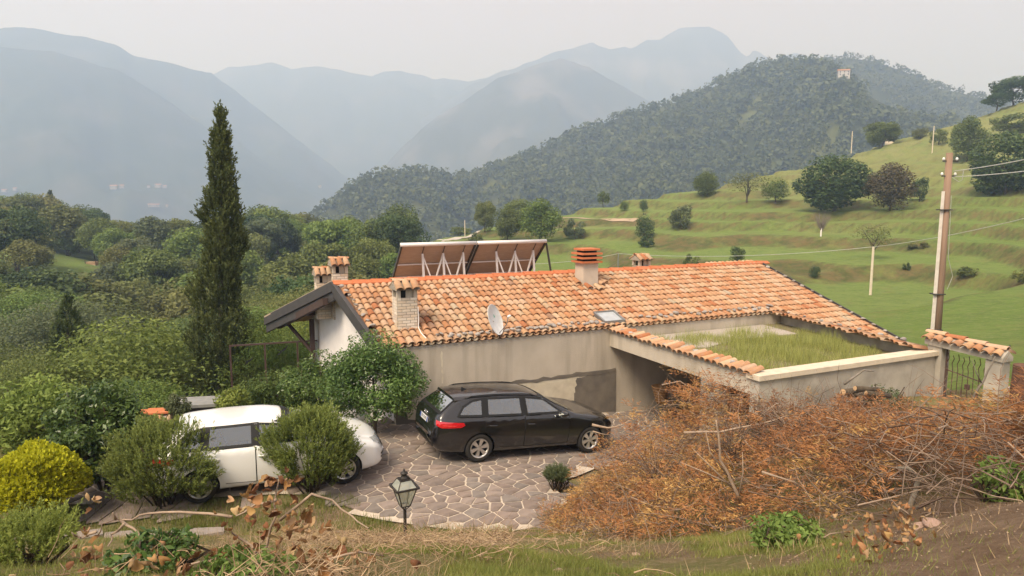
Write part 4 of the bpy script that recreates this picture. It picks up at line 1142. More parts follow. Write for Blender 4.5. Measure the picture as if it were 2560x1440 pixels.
b = hill_hit(128, 545, 150, 200); b = at_y(128, 520, 178); cypress('far_conifer', (b[0], b[1], b[2] - 3), 7.5, [(0, 1.6), (.4, 1.3), (.7, .7), (1, .05)], 'small dark fir on the far skyline of the left wood', 303, ns=500, nper=16, size=.4)
# light feathery robinias at the near foot of the wood
for i, (px, py, Y, h, w, lm, lab) in enumerate([(95, 905, 24, 4.6, 4.4, 'broad', 'leafy mid green robinia at the left edge below the wood'), (350, 960, 22.5, 4.2, 4.2, 'bright', 'bright feathery robinia between the laurel bush and the cypress'),
        (240, 930, 25, 4.4, 4.0, 'broad', 'leafy tree between the two feathery robinias'), (640, 800, 27, 5.0, 3.4, 'bright', 'light leafy tree right behind the cypress foot'), (20, 1010, 20, 3.4, 3.6, 'broad', 'leafy tree in the left corner behind the light shrub'),
        (420, 900, 29, 4.5, 4.4, 'olive', 'olive leafy tree left of the cypress foot'), (730, 800, 33, 5.5, 5, 'lime', 'pale lime green tree left of the black gable edge'), (300, 850, 31, 5, 5, 'dark', 'dark green tree behind the feathery robinias')]):
    top = at_y(px, py, Y)
    put_tree('near_tree', PN[i % 3], lm, (top[0], top[1], top[2] - h), h, w, lab, 'tree')

# grass blades on the bank and the beds (uncountable)
def blades(P, h, w, r, lean=.5):
    n = len(P); a = r.random(n) * 6.283; b = r.random(n) * 6.283
    hh = h * (.5 + r.random(n))
    tip = P + np.stack([np.cos(a) * hh * lean * r.random(n), np.sin(a) * hh * lean * r.random(n), hh], -1)
    s = np.stack([np.cos(b) * w, np.sin(b) * w, np.zeros(n)], -1)
    v = np.stack([P - s, P + s, tip], 1).reshape(-1, 3)
    return v, np.arange(n * 3).reshape(-1, 3)
GRASS = leafmat('bank_grass_blade', (.110, .150, .030), (.330, .350, .105), trans=.3, objrand=0)
DRYG = leafmat('dry_grass_blade', (.20, .145, .075), (.46, .35, .20), trans=.2, objrand=0)
def scatter(n, x0, x1, y0, y1, r, maskf):
    x = r.uniform(x0, x1, n); y = r.uniform(y0, y1, n); k = r.random(n) < maskf(x, y); x, y = x[k], y[k]
    return np.stack([x, y, bz(x, y) - .01], -1)
def drive_local(x, y): return (x - HO[0]) * HU[0] + (y - HO[1]) * HU[1], (x - HO[0]) * HV[0] + (y - HO[1]) * HV[1]
DRa = np.array(DR)
def in_drive(x, y):
    u, v = drive_local(x, y); c = np.zeros(len(u), bool); j = len(DRa) - 1
    for i in range(len(DRa)):
        xi, yi = DRa[i]; xj, yj = DRa[j]
        c ^= ((yi > v) != (yj > v)) & (u < (xj - xi) * (v - yi) / (yj - yi + 1e-12) + xi); j = i
    return c
def m_green(x, y):
    n = fbm(x * .9, y * .9, 401, 4)
    m = sstep(-.08, .16, n + .05) * (~in_drive(x, y))
    m = m * (1 - .9 * sstep(.9, 1.6, x - .55 * (y - 2.6)) * (y < 6.5))
    m = m * (1 - .7 * sstep(.25, .9, (-.35 - x) - .10 * (y - 3.5)) * (y < 9.0) * (x > -.5 * y))
    return m * np.where(y > 11, .9, 1)
r = np.random.default_rng(41)
P1 = scatter(230000, -6.5, 6.5, 2.6, 12.5, r, m_green)
P2 = scatter(150000, -15, 0, 10.2, 17.5, r, lambda x, y: (~in_drive(x, y)) * (.25 + .75 * sstep(-.1, .2, fbm(x * 1.3, y * 1.3, 405, 3))))
P1b = scatter(150000, -1.6, 2.4, 2.6, 7.0, r, lambda x, y: m_green(x, y) * (.35 + .65 * sstep(-.05, .15, fbm(x * 2.6, y * 2.6, 415, 3))))
P1 = np.concatenate([P1, P1b]); v1, f1 = blades(P1, .05, .0022, r, 1.0); v2, f2 = blades(P2, .13, .006, r)
tn = np.concatenate([np.repeat(np.clip(.45 + .5 * fbm(P1[:, 0] * 2, P1[:, 1] * 2, 411, 3) + r.normal(0, .2, len(P1)), 0, 1), 3), np.repeat(np.clip(.3 + r.normal(0, .18, len(P2)), 0, 1), 3)])
tag(obj('bank_grass', mkmesh('bank_grass', np.concatenate([v1, v2]), np.concatenate([f1, f2 + len(v1)]), GRASS, tint=tn)), 'short green grass on the bank and beds round the paved yard', 'grass', kind='stuff')
P3 = scatter(34000, -5, 7, 2.5, 11.5, r, lambda x, y: (~in_drive(x, y)) * sstep(-.15, .2, fbm(x * 1.2, y * 1.2, 421, 3)) * (1 - .7 * sstep(.9, 1.6, x - .55 * (y - 2.6)) * (y < 6.5)))
v3, f3 = blades(P3, .08, .003, r, 1.8)
tag(obj('dry_grass', mkmesh('dry_grass', v3, f3, DRYG, tint=np.repeat(np.clip(r.normal(.5, .25, len(P3)), 0, 1), 3))), 'dry straw coloured grass mixed into the bank', 'grass', kind='stuff')
# meadow weeds on the garage roof
n = 26000; u = r.uniform(5.9, 11.3, n); v = r.uniform(-3.15, 1.6, n)
k = r.random(n) < sstep(-.1, .25, fbm(u * .8, v * .8, 431, 3) + .45 - .32 * sstep(-.9, .6, v - .12 * (u - 5.5))) * (u < 11.25 + .13 * v)
u, v = u[k], v[k]
P = np.array([HO + a * HU + b * HV + np.array([0, 0, 1.66]) for a, b in zip(u, v)])
va, fa = blades(P, .20, .0045, r, .7); va = va.reshape(-1, 3, 3); va[:, 2, 2] = 1.66 + (va[:, 2, 2] - 1.66) * (.35 + 1.3 * (fbm(u * 1.6, v * 1.6, 433, 3) + .5)); va = va.reshape(-1, 3)
tag(obj('roof_weeds', mkmesh('roof_weeds', va, fa, leafmat('roof_weed_blade', (.19, .22, .055), (.52, .52, .18), trans=.35, objrand=0), tint=np.repeat(r.random(len(P)), 3))), 'tall yellow green weeds growing on the flat garage roof', 'weeds', kind='stuff')
# ------------------------------------------------------------------ cars (local x forward from the rear axle, y left, z up)
def paint(name, col, rough=.25):
    m, N, L, out = newmat(name); b = N.new('ShaderNodeBsdfPrincipled'); L.new(b.outputs[0], out.inputs[0])
    b.inputs['Base Color'].default_value = (*col, 1); b.inputs['Roughness'].default_value = rough
    b.inputs['Coat Weight'].default_value = 1.0; b.inputs['Coat Roughness'].default_value = .04
    n = N.new('ShaderNodeTexNoise'); n.inputs['Scale'].default_value = 3.0; n.inputs['Detail'].default_value = 6     # thin uneven dust film
    r_ = N.new('ShaderNodeMapRange'); r_.inputs['To Min'].default_value = .02; r_.inputs['To Max'].default_value = .16; L.new(n.outputs['Fac'], r_.inputs['Value']); L.new(r_.outputs[0], b.inputs['Coat Roughness'])
    return m
def glassmat(name, col, mixf=.5):
    m, N, L, out = newmat(name); b = N.new('ShaderNodeBsdfPrincipled'); g = N.new('ShaderNodeBsdfGlossy'); s = N.new('ShaderNodeMixShader')
    b.inputs['Base Color'].default_value = (*col, 1); b.inputs['Roughness'].default_value = .05; b.inputs['Specular IOR Level'].default_value = .8
    g.inputs['Roughness'].default_value = .02; g.inputs['Color'].default_value = (.82, .87, .86, 1); s.inputs[0].default_value = mixf
    L.new(b.outputs[0], s.inputs[1]); L.new(g.outputs[0], s.inputs[2]); L.new(s.outputs[0], out.inputs[0]); return m
M_CBLACK = paint('black_car_paint', (.006, .006, .007)); M_CWHITE = paint('white_car_paint', (.78, .78, .77), .3)
def clearglass(name, tint, refl):
    m, N, L, out = newmat(name); t_ = N.new('ShaderNodeBsdfTransparent'); g = N.new('ShaderNodeBsdfGlossy'); s = N.new('ShaderNodeMixShader'); fr = N.new('ShaderNodeLayerWeight'); fr.inputs['Blend'].default_value = refl
    t_.inputs['Color'].default_value = (*tint, 1); g.inputs['Roughness'].default_value = .02; g.inputs['Color'].default_value = (.9, .93, .92, 1)
    mr = N.new('ShaderNodeMapRange'); mr.inputs['To Min'].default_value = refl * .75; mr.inputs['To Max'].default_value = .95; L.new(fr.outputs['Facing'], mr.inputs['Value'])
    L.new(mr.outputs[0], s.inputs[0]); L.new(t_.outputs[0], s.inputs[1]); L.new(g.outputs[0], s.inputs[2]); L.new(s.outputs[0], out.inputs[0]); return m
M_CGLASS = clearglass('car_glass', (.60, .68, .65), .30); M_CGLASSR = clearglass('car_rear_glass', (.42, .48, .46), .42)
M_SEAT = pmat('charcoal_seat_cloth', (.045, .043, .042), (.06, .057, .055), scale=30, rough=.9)
M_TYRE = pmat('tyre_rubber', (.022, .021, .020), (.03, .028, .026), rough=.85)
M_RIM = pmat('silver_alloy', (.62, .61, .60), (.55, .54, .53), rough=.28, metal=.85)
M_CHROME = pmat('chrome_trim', (.80, .80, .80), rough=.12, metal=1.0)
M_TRIM = pmat('black_plastic_trim', (.012, .012, .012), rough=.5)
M_RED = pmat('red_lamp_lens', (.55, .008, .014), (.40, .004, .010), scale=30, rough=.08, spec=.8, coat=1)
M_REDL = pmat('pale_red_lamp_lens', (.70, .06, .06), (.55, .02, .03), scale=30, rough=.08, spec=.8, coat=1)
M_LAMP = pmat('clear_lamp_lens', (.52, .53, .55), (.30, .31, .33), scale=18, rough=.06, spec=.9, coat=1)
M_PLATE = pmat('white_plate', (.75, .75, .74), rough=.4); M_BLUE = pmat('blue_plate_band', (.02, .07, .32), rough=.4)
M_INK = pmat('plate_ink', (.02, .02, .025), rough=.6)
def spl(tab, x):
    """smooth monotone-ish interpolation of a (x, value) table"""
    X = np.array([t[0] for t in tab]); Yv = np.array([t[1] for t in tab]); d = np.diff(Yv) / np.diff(X)
    m = np.concatenate([[d[0]], np.where(d[:-1] * d[1:] > 0, 2 * d[:-1] * d[1:] / (d[:-1] + d[1:] + 1e-12), 0), [d[-1]]])
    i = np.clip(np.searchsorted(X, x) - 1, 0, len(X) - 2); h = X[i + 1] - X[i]; t = (x - X[i]) / h
    return Yv[i] * (1 + 2 * t) * (1 - t) ** 2 + m[i] * h * t * (1 - t) ** 2 + Yv[i + 1] * t * t * (3 - 2 * t) + m[i + 1] * h * t * t * (t - 1)
def build_car(root, cfg, paintm):
    WB = cfg['wb']; fx = cfg['fx']                      # fx maps design x (wagon, wheelbase 2.808) to this car
    xs = np.concatenate([np.linspace(-1.03, -.85, 12), np.linspace(-.81, 3.3, 100), np.linspace(3.33, 3.66, 16)])
    T = cfg
    zt = spl(T['top'], xs); zb = spl(T['bot'], xs); wm = spl(T['wmax'], xs); zs = spl(T['zsh'], xs); ws = spl(T['wsh'], xs); wt = spl(T['wtop'], xs); ze = spl(T['zedge'], xs)
    rows = []
    for k, x in enumerate(xs):
        b, s, t = zb[k], zs[k], zt[k]
        zm = b + (s - b) * .52
        ctl = [(0, b), (wm[k] * .80, b), (wm[k] * .94, b + .05 * min(1, (s - b) * 2)), (wm[k] * .985, b + (s - b) * .25), (wm[k], zm), (wm[k] * .99, b + (s - b) * .80),
               ((ws[k] + wm[k] * .99) / 2 + .012, b + (s - b) * .93), (ws[k], s), (ws[k] * .35 + wt[k] * .65 + .015, s + (ze[k] - s) * .62), (wt[k], ze[k]), (wt[k] * .86, ze[k] + (t - ze[k]) * .62), (wt[k] * .45, ze[k] + (t - ze[k]) * .93), (0, t)]
        c = np.array(ctl); L_ = np.concatenate([[0], np.cumsum(np.linalg.norm(np.diff(c, axis=0), axis=1) + 1e-6)]); L_ /= L_[-1]
        q = np.concatenate([np.linspace(0, L_[1], 3)[:-1]] + [np.linspace(L_[i], L_[i + 1], 5)[:-1] for i in range(1, len(c) - 1)] + [[1.0]])
        rows.append(np.stack([spl(list(zip(L_, c[:, 0])), q), spl(list(zip(L_, c[:, 1])), q)], -1))
    S = np.array(rows); na, nb = S.shape[:2]
    X = np.array([fx(x) for x in xs])
    right = np.stack([np.repeat(X[:, None], nb, 1), -S[:, :, 0], S[:, :, 1]], -1)
    left = right[:, ::-1][:, 1:] * np.array([1, -1, 1])
    V = np.concatenate([right, left], 1); nc = V.shape[1]
    Fq = grid_faces(na, nc)
    fv = V.reshape(-1, 3)
    bm_all = [tuple(f[::-1]) for f in Fq]
    endc = [tuple(range(nc)), tuple(range((na - 1) * nc, na * nc))[::-1]]
    full = mkmesh('tmp', fv, bm_all + endc)
    bvh = BVHTree.FromPolygons([tuple(v) for v in fv], bm_all + endc)
    # wheel arches
    ra = cfg['ra']
    cen = fv[Fq].mean(1); keep = np.ones(len(Fq), bool)
    for ax in (0.0, WB):
        dd = np.hypot(cen[:, 0] - ax, cen[:, 2] - .315)
        keep &= ~((dd < ra) & (np.abs(cen[:, 1]) > .5))
    # openings behind the glass
    def inpoly(px_, pz_, poly):
        c = np.zeros(len(px_), bool); j = len(poly) - 1
        for i in range(len(poly)):
            (xi, zi), (xj, zj) = poly[i], poly[j]; c ^= ((zi > pz_) != (zj > pz_)) & (px_ < (xj - xi) * (pz_ - zi) / (zj - zi + 1e-12) + xi); j = i
        return c
    e1 = fv[Fq[:, 1]] - fv[Fq[:, 0]]; e2 = fv[Fq[:, 3]] - fv[Fq[:, 0]]; fn = np.cross(e2, e1); fn /= np.linalg.norm(fn, axis=1)[:, None] + 1e-9
    arch_keep = keep.copy()
    for _n, poly in cfg['wins']: keep &= ~(inpoly(cen[:, 0], cen[:, 2], [(fx(a), b) for a, b in poly]) & (np.abs(cen[:, 1]) > .45) & (np.abs(fn[:, 1]) > .5))
    keep &= ~(inpoly(cen[:, 1], cen[:, 2], cfg['rearwin']) & (cen[:, 0] < 0) & (np.abs(fn[:, 0]) > .3))
    keep &= ~(inpoly(cen[:, 1], cen[:, 2], cfg['screen']) & (cen[:, 0] > 1.2) & (np.abs(fn[:, 0]) > .2))
    vv = fv.copy(); used = np.zeros(len(fv), bool); used[Fq[~arch_keep].ravel()] = True; k2 = np.zeros(len(fv), bool); k2[Fq[arch_keep].ravel()] = True
    bd = used & k2
    for ax in (0.0, WB):
        d = np.hypot(vv[:, 0] - ax, vv[:, 2] - .315); m = bd & (d < ra * 1.35) & (np.abs(vv[:, 1]) > .6) & (vv[:, 2] > .2)
        sc = ra / np.maximum(d[m], 1e-3); vv[m, 0] = ax + (vv[m, 0] - ax) * sc; vv[m, 2] = .315 + (vv[m, 2] - .315) * sc
    body = obj('body', mkmesh('body', vv, [tuple(f[::-1]) for f, k in zip(Fq, keep) if k] + endc, paintm, True), root)
    bpy.data.meshes.remove(full)
    for ax in (0.0, WB):
        for sg in (-1, 1):
            mb = MB(); pr = []
            for j in range(21):
                a = -.35 + (math.pi + .7) * j / 20; pr.append((ax + (ra + .004) * math.cos(a), .315 + (ra + .004) * math.sin(a)))
            v_ = [(x, sg * .50, z) for x, z in pr] + [(x, sg * .80, z) for x, z in pr]
            mb.add(v_, [(j, j + 1, 22 + j, 21 + j) for j in range(20)] + [tuple(range(21))]); mb.obj('wheel_housing', M_TRIM, root)
    # projected panels
    def decal(name, poly, axes, mat, off=.004, parent=root, cut=.07):
        o_, ex, ey, dv = (Vector(a) for a in axes)
        bm = bmesh.new(); vs_ = [bm.verts.new((a, b, 0)) for a, b in poly]; bm.faces.new(vs_)
        bmesh.ops.triangulate(bm, faces=bm.faces[:])
        for _ in range(5):
            es = [e for e in bm.edges if e.calc_length() > cut]
            if not es: break
            bmesh.ops.subdivide_edges(bm, edges=es, cuts=1); bmesh.ops.triangulate(bm, faces=bm.faces[:])
        bad = []
        for v in bm.verts:
            p = o_ + ex * v.co.x + ey * v.co.y; h = bvh.ray_cast(p, dv)
            if h[0] is None: bad.append(v); continue
            n_ = h[1] if h[1].dot(dv) < 0 else -h[1]
            v.co = h[0] + n_ * off
        bmesh.ops.delete(bm, geom=bad, context='VERTS')
        me = bpy.data.meshes.new(name); bm.to_mesh(me); bm.free(); me.materials.append(mat)
        for p in me.polygons: p.use_smooth = True
        o = obj(name, me, parent); return o
    RS = ((0, -3, 0), (1, 0, 0), (0, 0, 1), (0, 1, 0)); LS = ((0, 3, 0), (1, 0, 0), (0, 0, 1), (0, -1, 0))
    BK_ = ((-4, 0, 0), (0, 1, 0), (0, 0, 1), (1, 0, 0)); FR = ((7, 0, 0), (0, 1, 0), (0, 0, 1), (-1, 0, 0)); TP_ = ((0, 0, 4), (1, 0, 0), (0, 1, 0), (0, 0, -1))
    mp = lambda poly: [(fx(a), b) for a, b in poly]
    def gasket(a, b, cx_, cz_, side, par, w=.03):
        t = Vector((b[0] - a[0], b[1] - a[1])); n_ = Vector((-t.y, t.x)).normalized()
        if n_.x * (cx_ - a[0]) + n_.y * (cz_ - a[1]) < 0: n_ = -n_
        o1, o2 = n_ * -.012, n_ * w
        decal('window_seal', [(a[0] + o1.x, a[1] + o1.y), (b[0] + o1.x, b[1] + o1.y), (b[0] + o2.x, b[1] + o2.y), (a[0] + o2.x, a[1] + o2.y)], side, M_TRIM, .0075, par)
    for side in (RS, LS):
        for pil in cfg['pillars']: decal('pillar_trim', mp(pil), side, M_TRIM, .003)
        for nm, poly in cfg['wins']:
            P_ = mp(poly); wd = decal(nm, P_, side, M_CGLASS, .006); cx_ = sum(a for a, b in P_) / len(P_); cz_ = sum(b for a, b in P_) / len(P_)
            for a, b in zip(P_, P_[1:] + P_[:1]): gasket(a, b, cx_, cz_, side, wd)
        for poly, hp in cfg['doors']:
            P_ = mp(poly); d = decal('door', P_, side, paintm, .004, cut=.12)
            for (a, b) in zip(P_, P_[1:] + P_[:1]):
                if abs(a[0] - b[0]) < .35 * max(.05, abs(a[1] - b[1])) or max(a[1], b[1]) < .4:
                    t = Vector((b[0] - a[0], b[1] - a[1])); n_ = Vector((-t.y, t.x)).normalized() * .005
                    decal('door_seam', [(a[0] - n_.x, a[1] - n_.y), (b[0] - n_.x, b[1] - n_.y), (b[0] + n_.x, b[1] + n_.y), (a[0] + n_.x, a[1] + n_.y)], side, M_TRIM, .0055, d)
            h = bvh.ray_cast(Vector((fx(hp[0]), side[0][1], hp[1])), Vector(side[3]))[0]
            sg = -1 if side is RS else 1
            mb = MB(); mb.tube([(h.x - .10, h.y + sg * .012, h.z), (h.x - .05, h.y + sg * .035, h.z + .002), (h.x + .05, h.y + sg * .035, h.z + .002), (h.x + .10, h.y + sg * .012, h.z)], [.012, .015, .015, .012], 6)
            mb.obj('handle', paintm, d, True)
    for nm, poly, axs, gm in (('rear_window', cfg['rearwin'], BK_, M_CGLASSR), ('windscreen', cfg['screen'], FR, M_CGLASS)):
        wd = decal(nm, poly, axs, gm, .006)
        for a, b in zip(poly, poly[1:] + poly[:1]): gasket(a, b, 0, 1.18, axs, wd, .035)
    # seats, dashboard and wheel seen through the glass
    def seat(x, y, w, hd=True):
        mb = MB(); mb.box((x - .05, y - w / 2, .35), (x + .48, y + w / 2, .62)); mb.add([(x - .06, y - w / 2, .55), (x + .08, y - w / 2, .55), (x - .10, y - w * .42, 1.05), (x - .22, y - w * .42, 1.05), (x - .06, y + w / 2, .55), (x + .08, y + w / 2, .55), (x - .10, y + w * .42, 1.05), (x - .22, y + w * .42, 1.05)], [(0, 1, 2, 3), (7, 6, 5, 4), (0, 4, 5, 1), (1, 5, 6, 2), (2, 6, 7, 3), (3, 7, 4, 0)]); so = mb.obj('seat', M_SEAT, root)
        for hy in ([y] if w < .8 else [y - .38, y + .38]): MB().box((x - .24, hy - .12, 1.06), (x - .14, hy + .12, 1.22)).obj('headrest', M_SEAT, so)
    seat(fx(1.30), .36, .5); seat(fx(1.30), -.36, .5); seat(fx(.38), 0, 1.25)
    MB().box((fx(1.95), -.70, .60), (fx(2.30), .70, .93)).obj('dashboard', M_SEAT, root)
    MB().tube([(fx(1.80) + .06 * math.sin(a), .36 + .18 * math.cos(a), .92 + .18 * math.sin(a)) for a in np.linspace(0, 2 * math.pi, 19)], .014, 6, caps=False).obj('steering_wheel', M_TRIM, root)
    MB().box((fx(-.75), -.68, .30), (fx(2.3), .68, .36)).obj('cabin_floor', M_SEAT, root)
    q = math.sqrt(.5)
    for sg in (-1, 1):
        tl = decal('taillight', cfg['tail'], ((-3, sg * 3, 0), (q, sg * q, 0), (0, 0, 1), (q, -sg * q, 0)), M_RED, .008, cut=.05)
        decal('reversing_lens', cfg['tail2'], ((-3, sg * 3, 0), (q, sg * q, 0), (0, 0, 1), (q, -sg * q, 0)), M_REDL, .011, tl, cut=.05)
        hl = decal('headlight', cfg['head'], ((6, sg * 3, 0), (-q, sg * q, 0), (0, 0, 1), (-q, -sg * q, 0)), M_LAMP, .006, cut=.05)
        for zz in cfg['fog']: decal('fog_grille', [(-.12, zz), (.16, zz), (.16, zz + .042), (-.10, zz + .036)], ((6, sg * 3, 0), (-q, sg * q, 0), (0, 0, 1), (-q, -sg * q, 0)), M_TRIM, .006, cut=.05)
    decal('grille', [(-.30, .42), (.30, .42), (.34, .60), (.28, .70), (-.28, .70), (-.34, .60)], FR, M_TRIM, .006)
    decal('lower_bumper', [(-.60, .34), (.60, .34), (.64, .42), (-.64, .42)], BK_, M_TRIM, .004)
    # licence plate and ring emblem on the tailgate
    def tail_pt(y, z):
        h = bvh.ray_cast(Vector((-4, y, z)), Vector((1, 0, 0))); return h[0]
    p0, p1 = tail_pt(0, cfg['plz'] - .055), tail_pt(0, cfg['plz'] + .055); xx = min(p0.x, p1.x, tail_pt(.25, cfg['plz']).x) - .008
    tilt = math.atan2(p1.x - p0.x, .11) if p1 and p0 else 0
    pl = MB().box((-.006, -.26, -.055), (.006, .26, .055)).obj('licence_plate', M_PLATE, root, loc=(xx, 0, cfg['plz']), rot=(0, tilt * .6, 0))
    for yy in (.225, -.225): MB().box((-.0075, yy - .034, -.054), (.004, yy + .034, .054)).obj('plate_band', M_BLUE, pl)
    if cfg.get('text'):
        cu = bpy.data.curves.new('plate_text', 'FONT'); cu.body = cfg['text']; cu.size = .098; cu.align_x = 'CENTER'; cu.align_y = 'CENTER'; cu.extrude = .0008
        to = bpy.data.objects.new('plate_text', cu); COL.objects.link(to)
        bpy.context.view_layer.update()
        tm = bpy.data.meshes.new_from_object(to.evaluated_get(bpy.context.evaluated_depsgraph_get())); bpy.data.objects.remove(to); bpy.data.curves.remove(cu)
        tm.materials.clear(); tm.materials.append(M_INK)
        obj('plate_lettering', tm, pl, (-.0085, 0, 0), (math.pi / 2, 0, -math.pi / 2), (.84, 1, 1))
    ez = cfg['plz'] + .115; exx = tail_pt(0, ez).x
    for i in range(4):
        mb = MB(); c_ = (i - 1.5) * .052
        mb.tube([(exx - .006, c_ + .034 * math.cos(a), ez + .034 * math.sin(a)) for a in np.linspace(0, 2 * math.pi, 15)], .006, 5, caps=False); mb.obj('emblem_ring', M_CHROME, root, True)
    # mirrors, rails, spoiler, aerial
    for sg in (-1, 1):
        mx_ = fx(2.0); mb = MB(); r1 = []
        for (dx, s_) in ((-.10, .45), (-.085, .85), (-.04, 1.0), (.03, .92), (.09, .55), (.11, .2)): r1.append((dx, s_))
        v_ = []; n = 12
        for dx, s_ in r1:
            for k in range(n):
                a = 2 * math.pi * k / n; v_.append((mx_ + dx, sg * (.985 + .105 * s_ * math.cos(a)), 1.0 + .07 * s_ * math.sin(a)))
        f_ = [(i * n + k, i * n + (k + 1) % n, (i + 1) * n + (k + 1) % n, (i + 1) * n + k) for i in range(len(r1) - 1) for k in range(n)] + [tuple(range(n)), tuple((len(r1) - 1) * n + k for k in range(n))[::-1]]
        mb.add(v_, f_ if sg < 0 else [q_[::-1] for q_ in f_]); mb.bar((mx_ + .02, sg * .80, .955), (mx_ + .0, sg * .95, .965), .06, .04); mr_ = mb.obj('mirror', paintm, root, True)
        MB().box((mx_ - .108, sg * .985 - .075, .955), (mx_ - .098, sg * .985 + .075, 1.045)).obj('mirror_glass', M_CGLASS, mr_)
        if cfg['rails']:
            pts = []
            for x in np.linspace(-.30, 1.45, 12):
                h = bvh.ray_cast(Vector((fx(x), sg * .565, 4)), Vector((0, 0, -1)))[0]; pts.append((h.x, h.y, h.z + (.030 if .0 < (x + .30) / 1.75 < 1 else -.005)))
            MB().tube(pts, .016, 6).obj('roof_rail', M_TRIM, root, True)
    if cfg['rails']:
        h = bvh.ray_cast(Vector((fx(cfg['spx']), 0, 4)), Vector((0, 0, -1)))[0]
        mb = MB(); sp = []
        for y in np.linspace(-.58, .58, 13):
            hh = bvh.ray_cast(Vector((fx(cfg['spx']) + .10, y, 4)), Vector((0, 0, -1)))[0]; e_ = .13 * (1 - (y / .58) ** 4 * .4)
            sp.append([(hh.x, y, hh.z + .004), (hh.x - .13 - e_ * .6, y, hh.z - .012), (hh.x - .13 - e_ * .6, y, hh.z - .04), (hh.x - .02, y, hh.z - .03)])
        v_ = [p for s_ in sp for p in s_]; f_ = [(i * 4 + k, i * 4 + (k + 1) % 4, i * 4 + 4 + (k + 1) % 4, i * 4 + 4 + k) for i in range(12) for k in range(4)] + [(3, 2, 1, 0), (48, 49, 50, 51)]
        mb.add(v_, f_); mb.obj('spoiler', paintm, root)
        h = bvh.ray_cast(Vector((fx(-.12), 0, 4)), Vector((0, 0, -1)))[0]
        MB().add([(h.x - .06, -.02, h.z - .01), (h.x + .10, -.02, h.z - .01), (h.x + .10, .02, h.z - .01), (h.x - .06, .02, h.z - .01), (h.x - .05, 0, h.z + .06)], [(0, 1, 4), (1, 2, 4), (2, 3, 4), (3, 0, 4), (3, 2, 1, 0)]).obj('roof_aerial', M_TRIM, root)
    # wheels
    RW = .317
    tyre = MB(); prof = [(.205, -.09), (.24, -.108), (.285, -.108), (.308, -.092), (RW, -.055), (RW, .055), (.308, .092), (.285, .108), (.24, .108), (.205, .09)]
    n = 36; v_ = [(r_ * math.cos(2 * math.pi * k / n), y, r_ * math.sin(2 * math.pi * k / n)) for r_, y in prof for k in range(n)]
    tyre.add(v_, [(i * n + k, i * n + (k + 1) % n, (i + 1) * n + (k + 1) % n, (i + 1) * n + k) for i in range(len(prof) - 1) for k in range(n)])
    tym = tyre.mesh('tyre', M_TYRE, True)
    rim = MB()
    prof = [(.190, -.098), (.205, -.110), (.218, -.108), (.220, -.085), (.200, -.06), (.195, .06)]
    v_ = [(r_ * math.cos(2 * math.pi * k / n), y, r_ * math.sin(2 * math.pi * k / n)) for r_, y in prof for k in range(n)]
    rim.add(v_, [(i * n + k, i * n + (k + 1) % n, (i + 1) * n + (k + 1) % n, (i + 1) * n + k) for i in range(len(prof) - 1) for k in range(n)])
    for s_ in range(6):
        a = 2 * math.pi * s_ / 6 + .3
        def pt(r_, da, y): return (r_ * math.cos(a + da), y, r_ * math.sin(a + da))
        rim.add([pt(.05, -.5, -.085), pt(.05, .5, -.085), pt(.20, .24, -.10), pt(.20, -.24, -.10), pt(.05, -.5, -.05), pt(.05, .5, -.05), pt(.20, .24, -.06), pt(.20, -.24, -.06)], [(0, 1, 2, 3), (7, 6, 5, 4), (0, 3, 7, 4), (1, 5, 6, 2), (0, 4, 5, 1)])
    rim.lathe([(.062, 0), (.055, .03), (.02, .036)], 14); hub = rim
    # hub lathe is along z; turn it to -y
    for i in range(len(rim.v) - 42, len(rim.v)):
        x, y, z = rim.v[i]; rim.v[i] = (x, -.06 - z, y)
    rmm = rim.mesh('rim', M_RIM)
    dsk = MB(); dsk.add([(.195 * math.cos(2 * math.pi * k / 24), -.02, .195 * math.sin(2 * math.pi * k / 24)) for k in range(24)], [tuple(range(24))]); dkm = dsk.mesh('brake_disc', M_TRIM)
    for ax in (0.0, WB):
        for sg in (-1, 1):
            w = empty('wheel', (ax, sg * .785, RW), (0, 0, 0 if sg < 0 else math.pi)); w.parent = root
            obj('tyre', tym, w); obj('rim', rmm, w); obj('brake_disc', dkm, w)
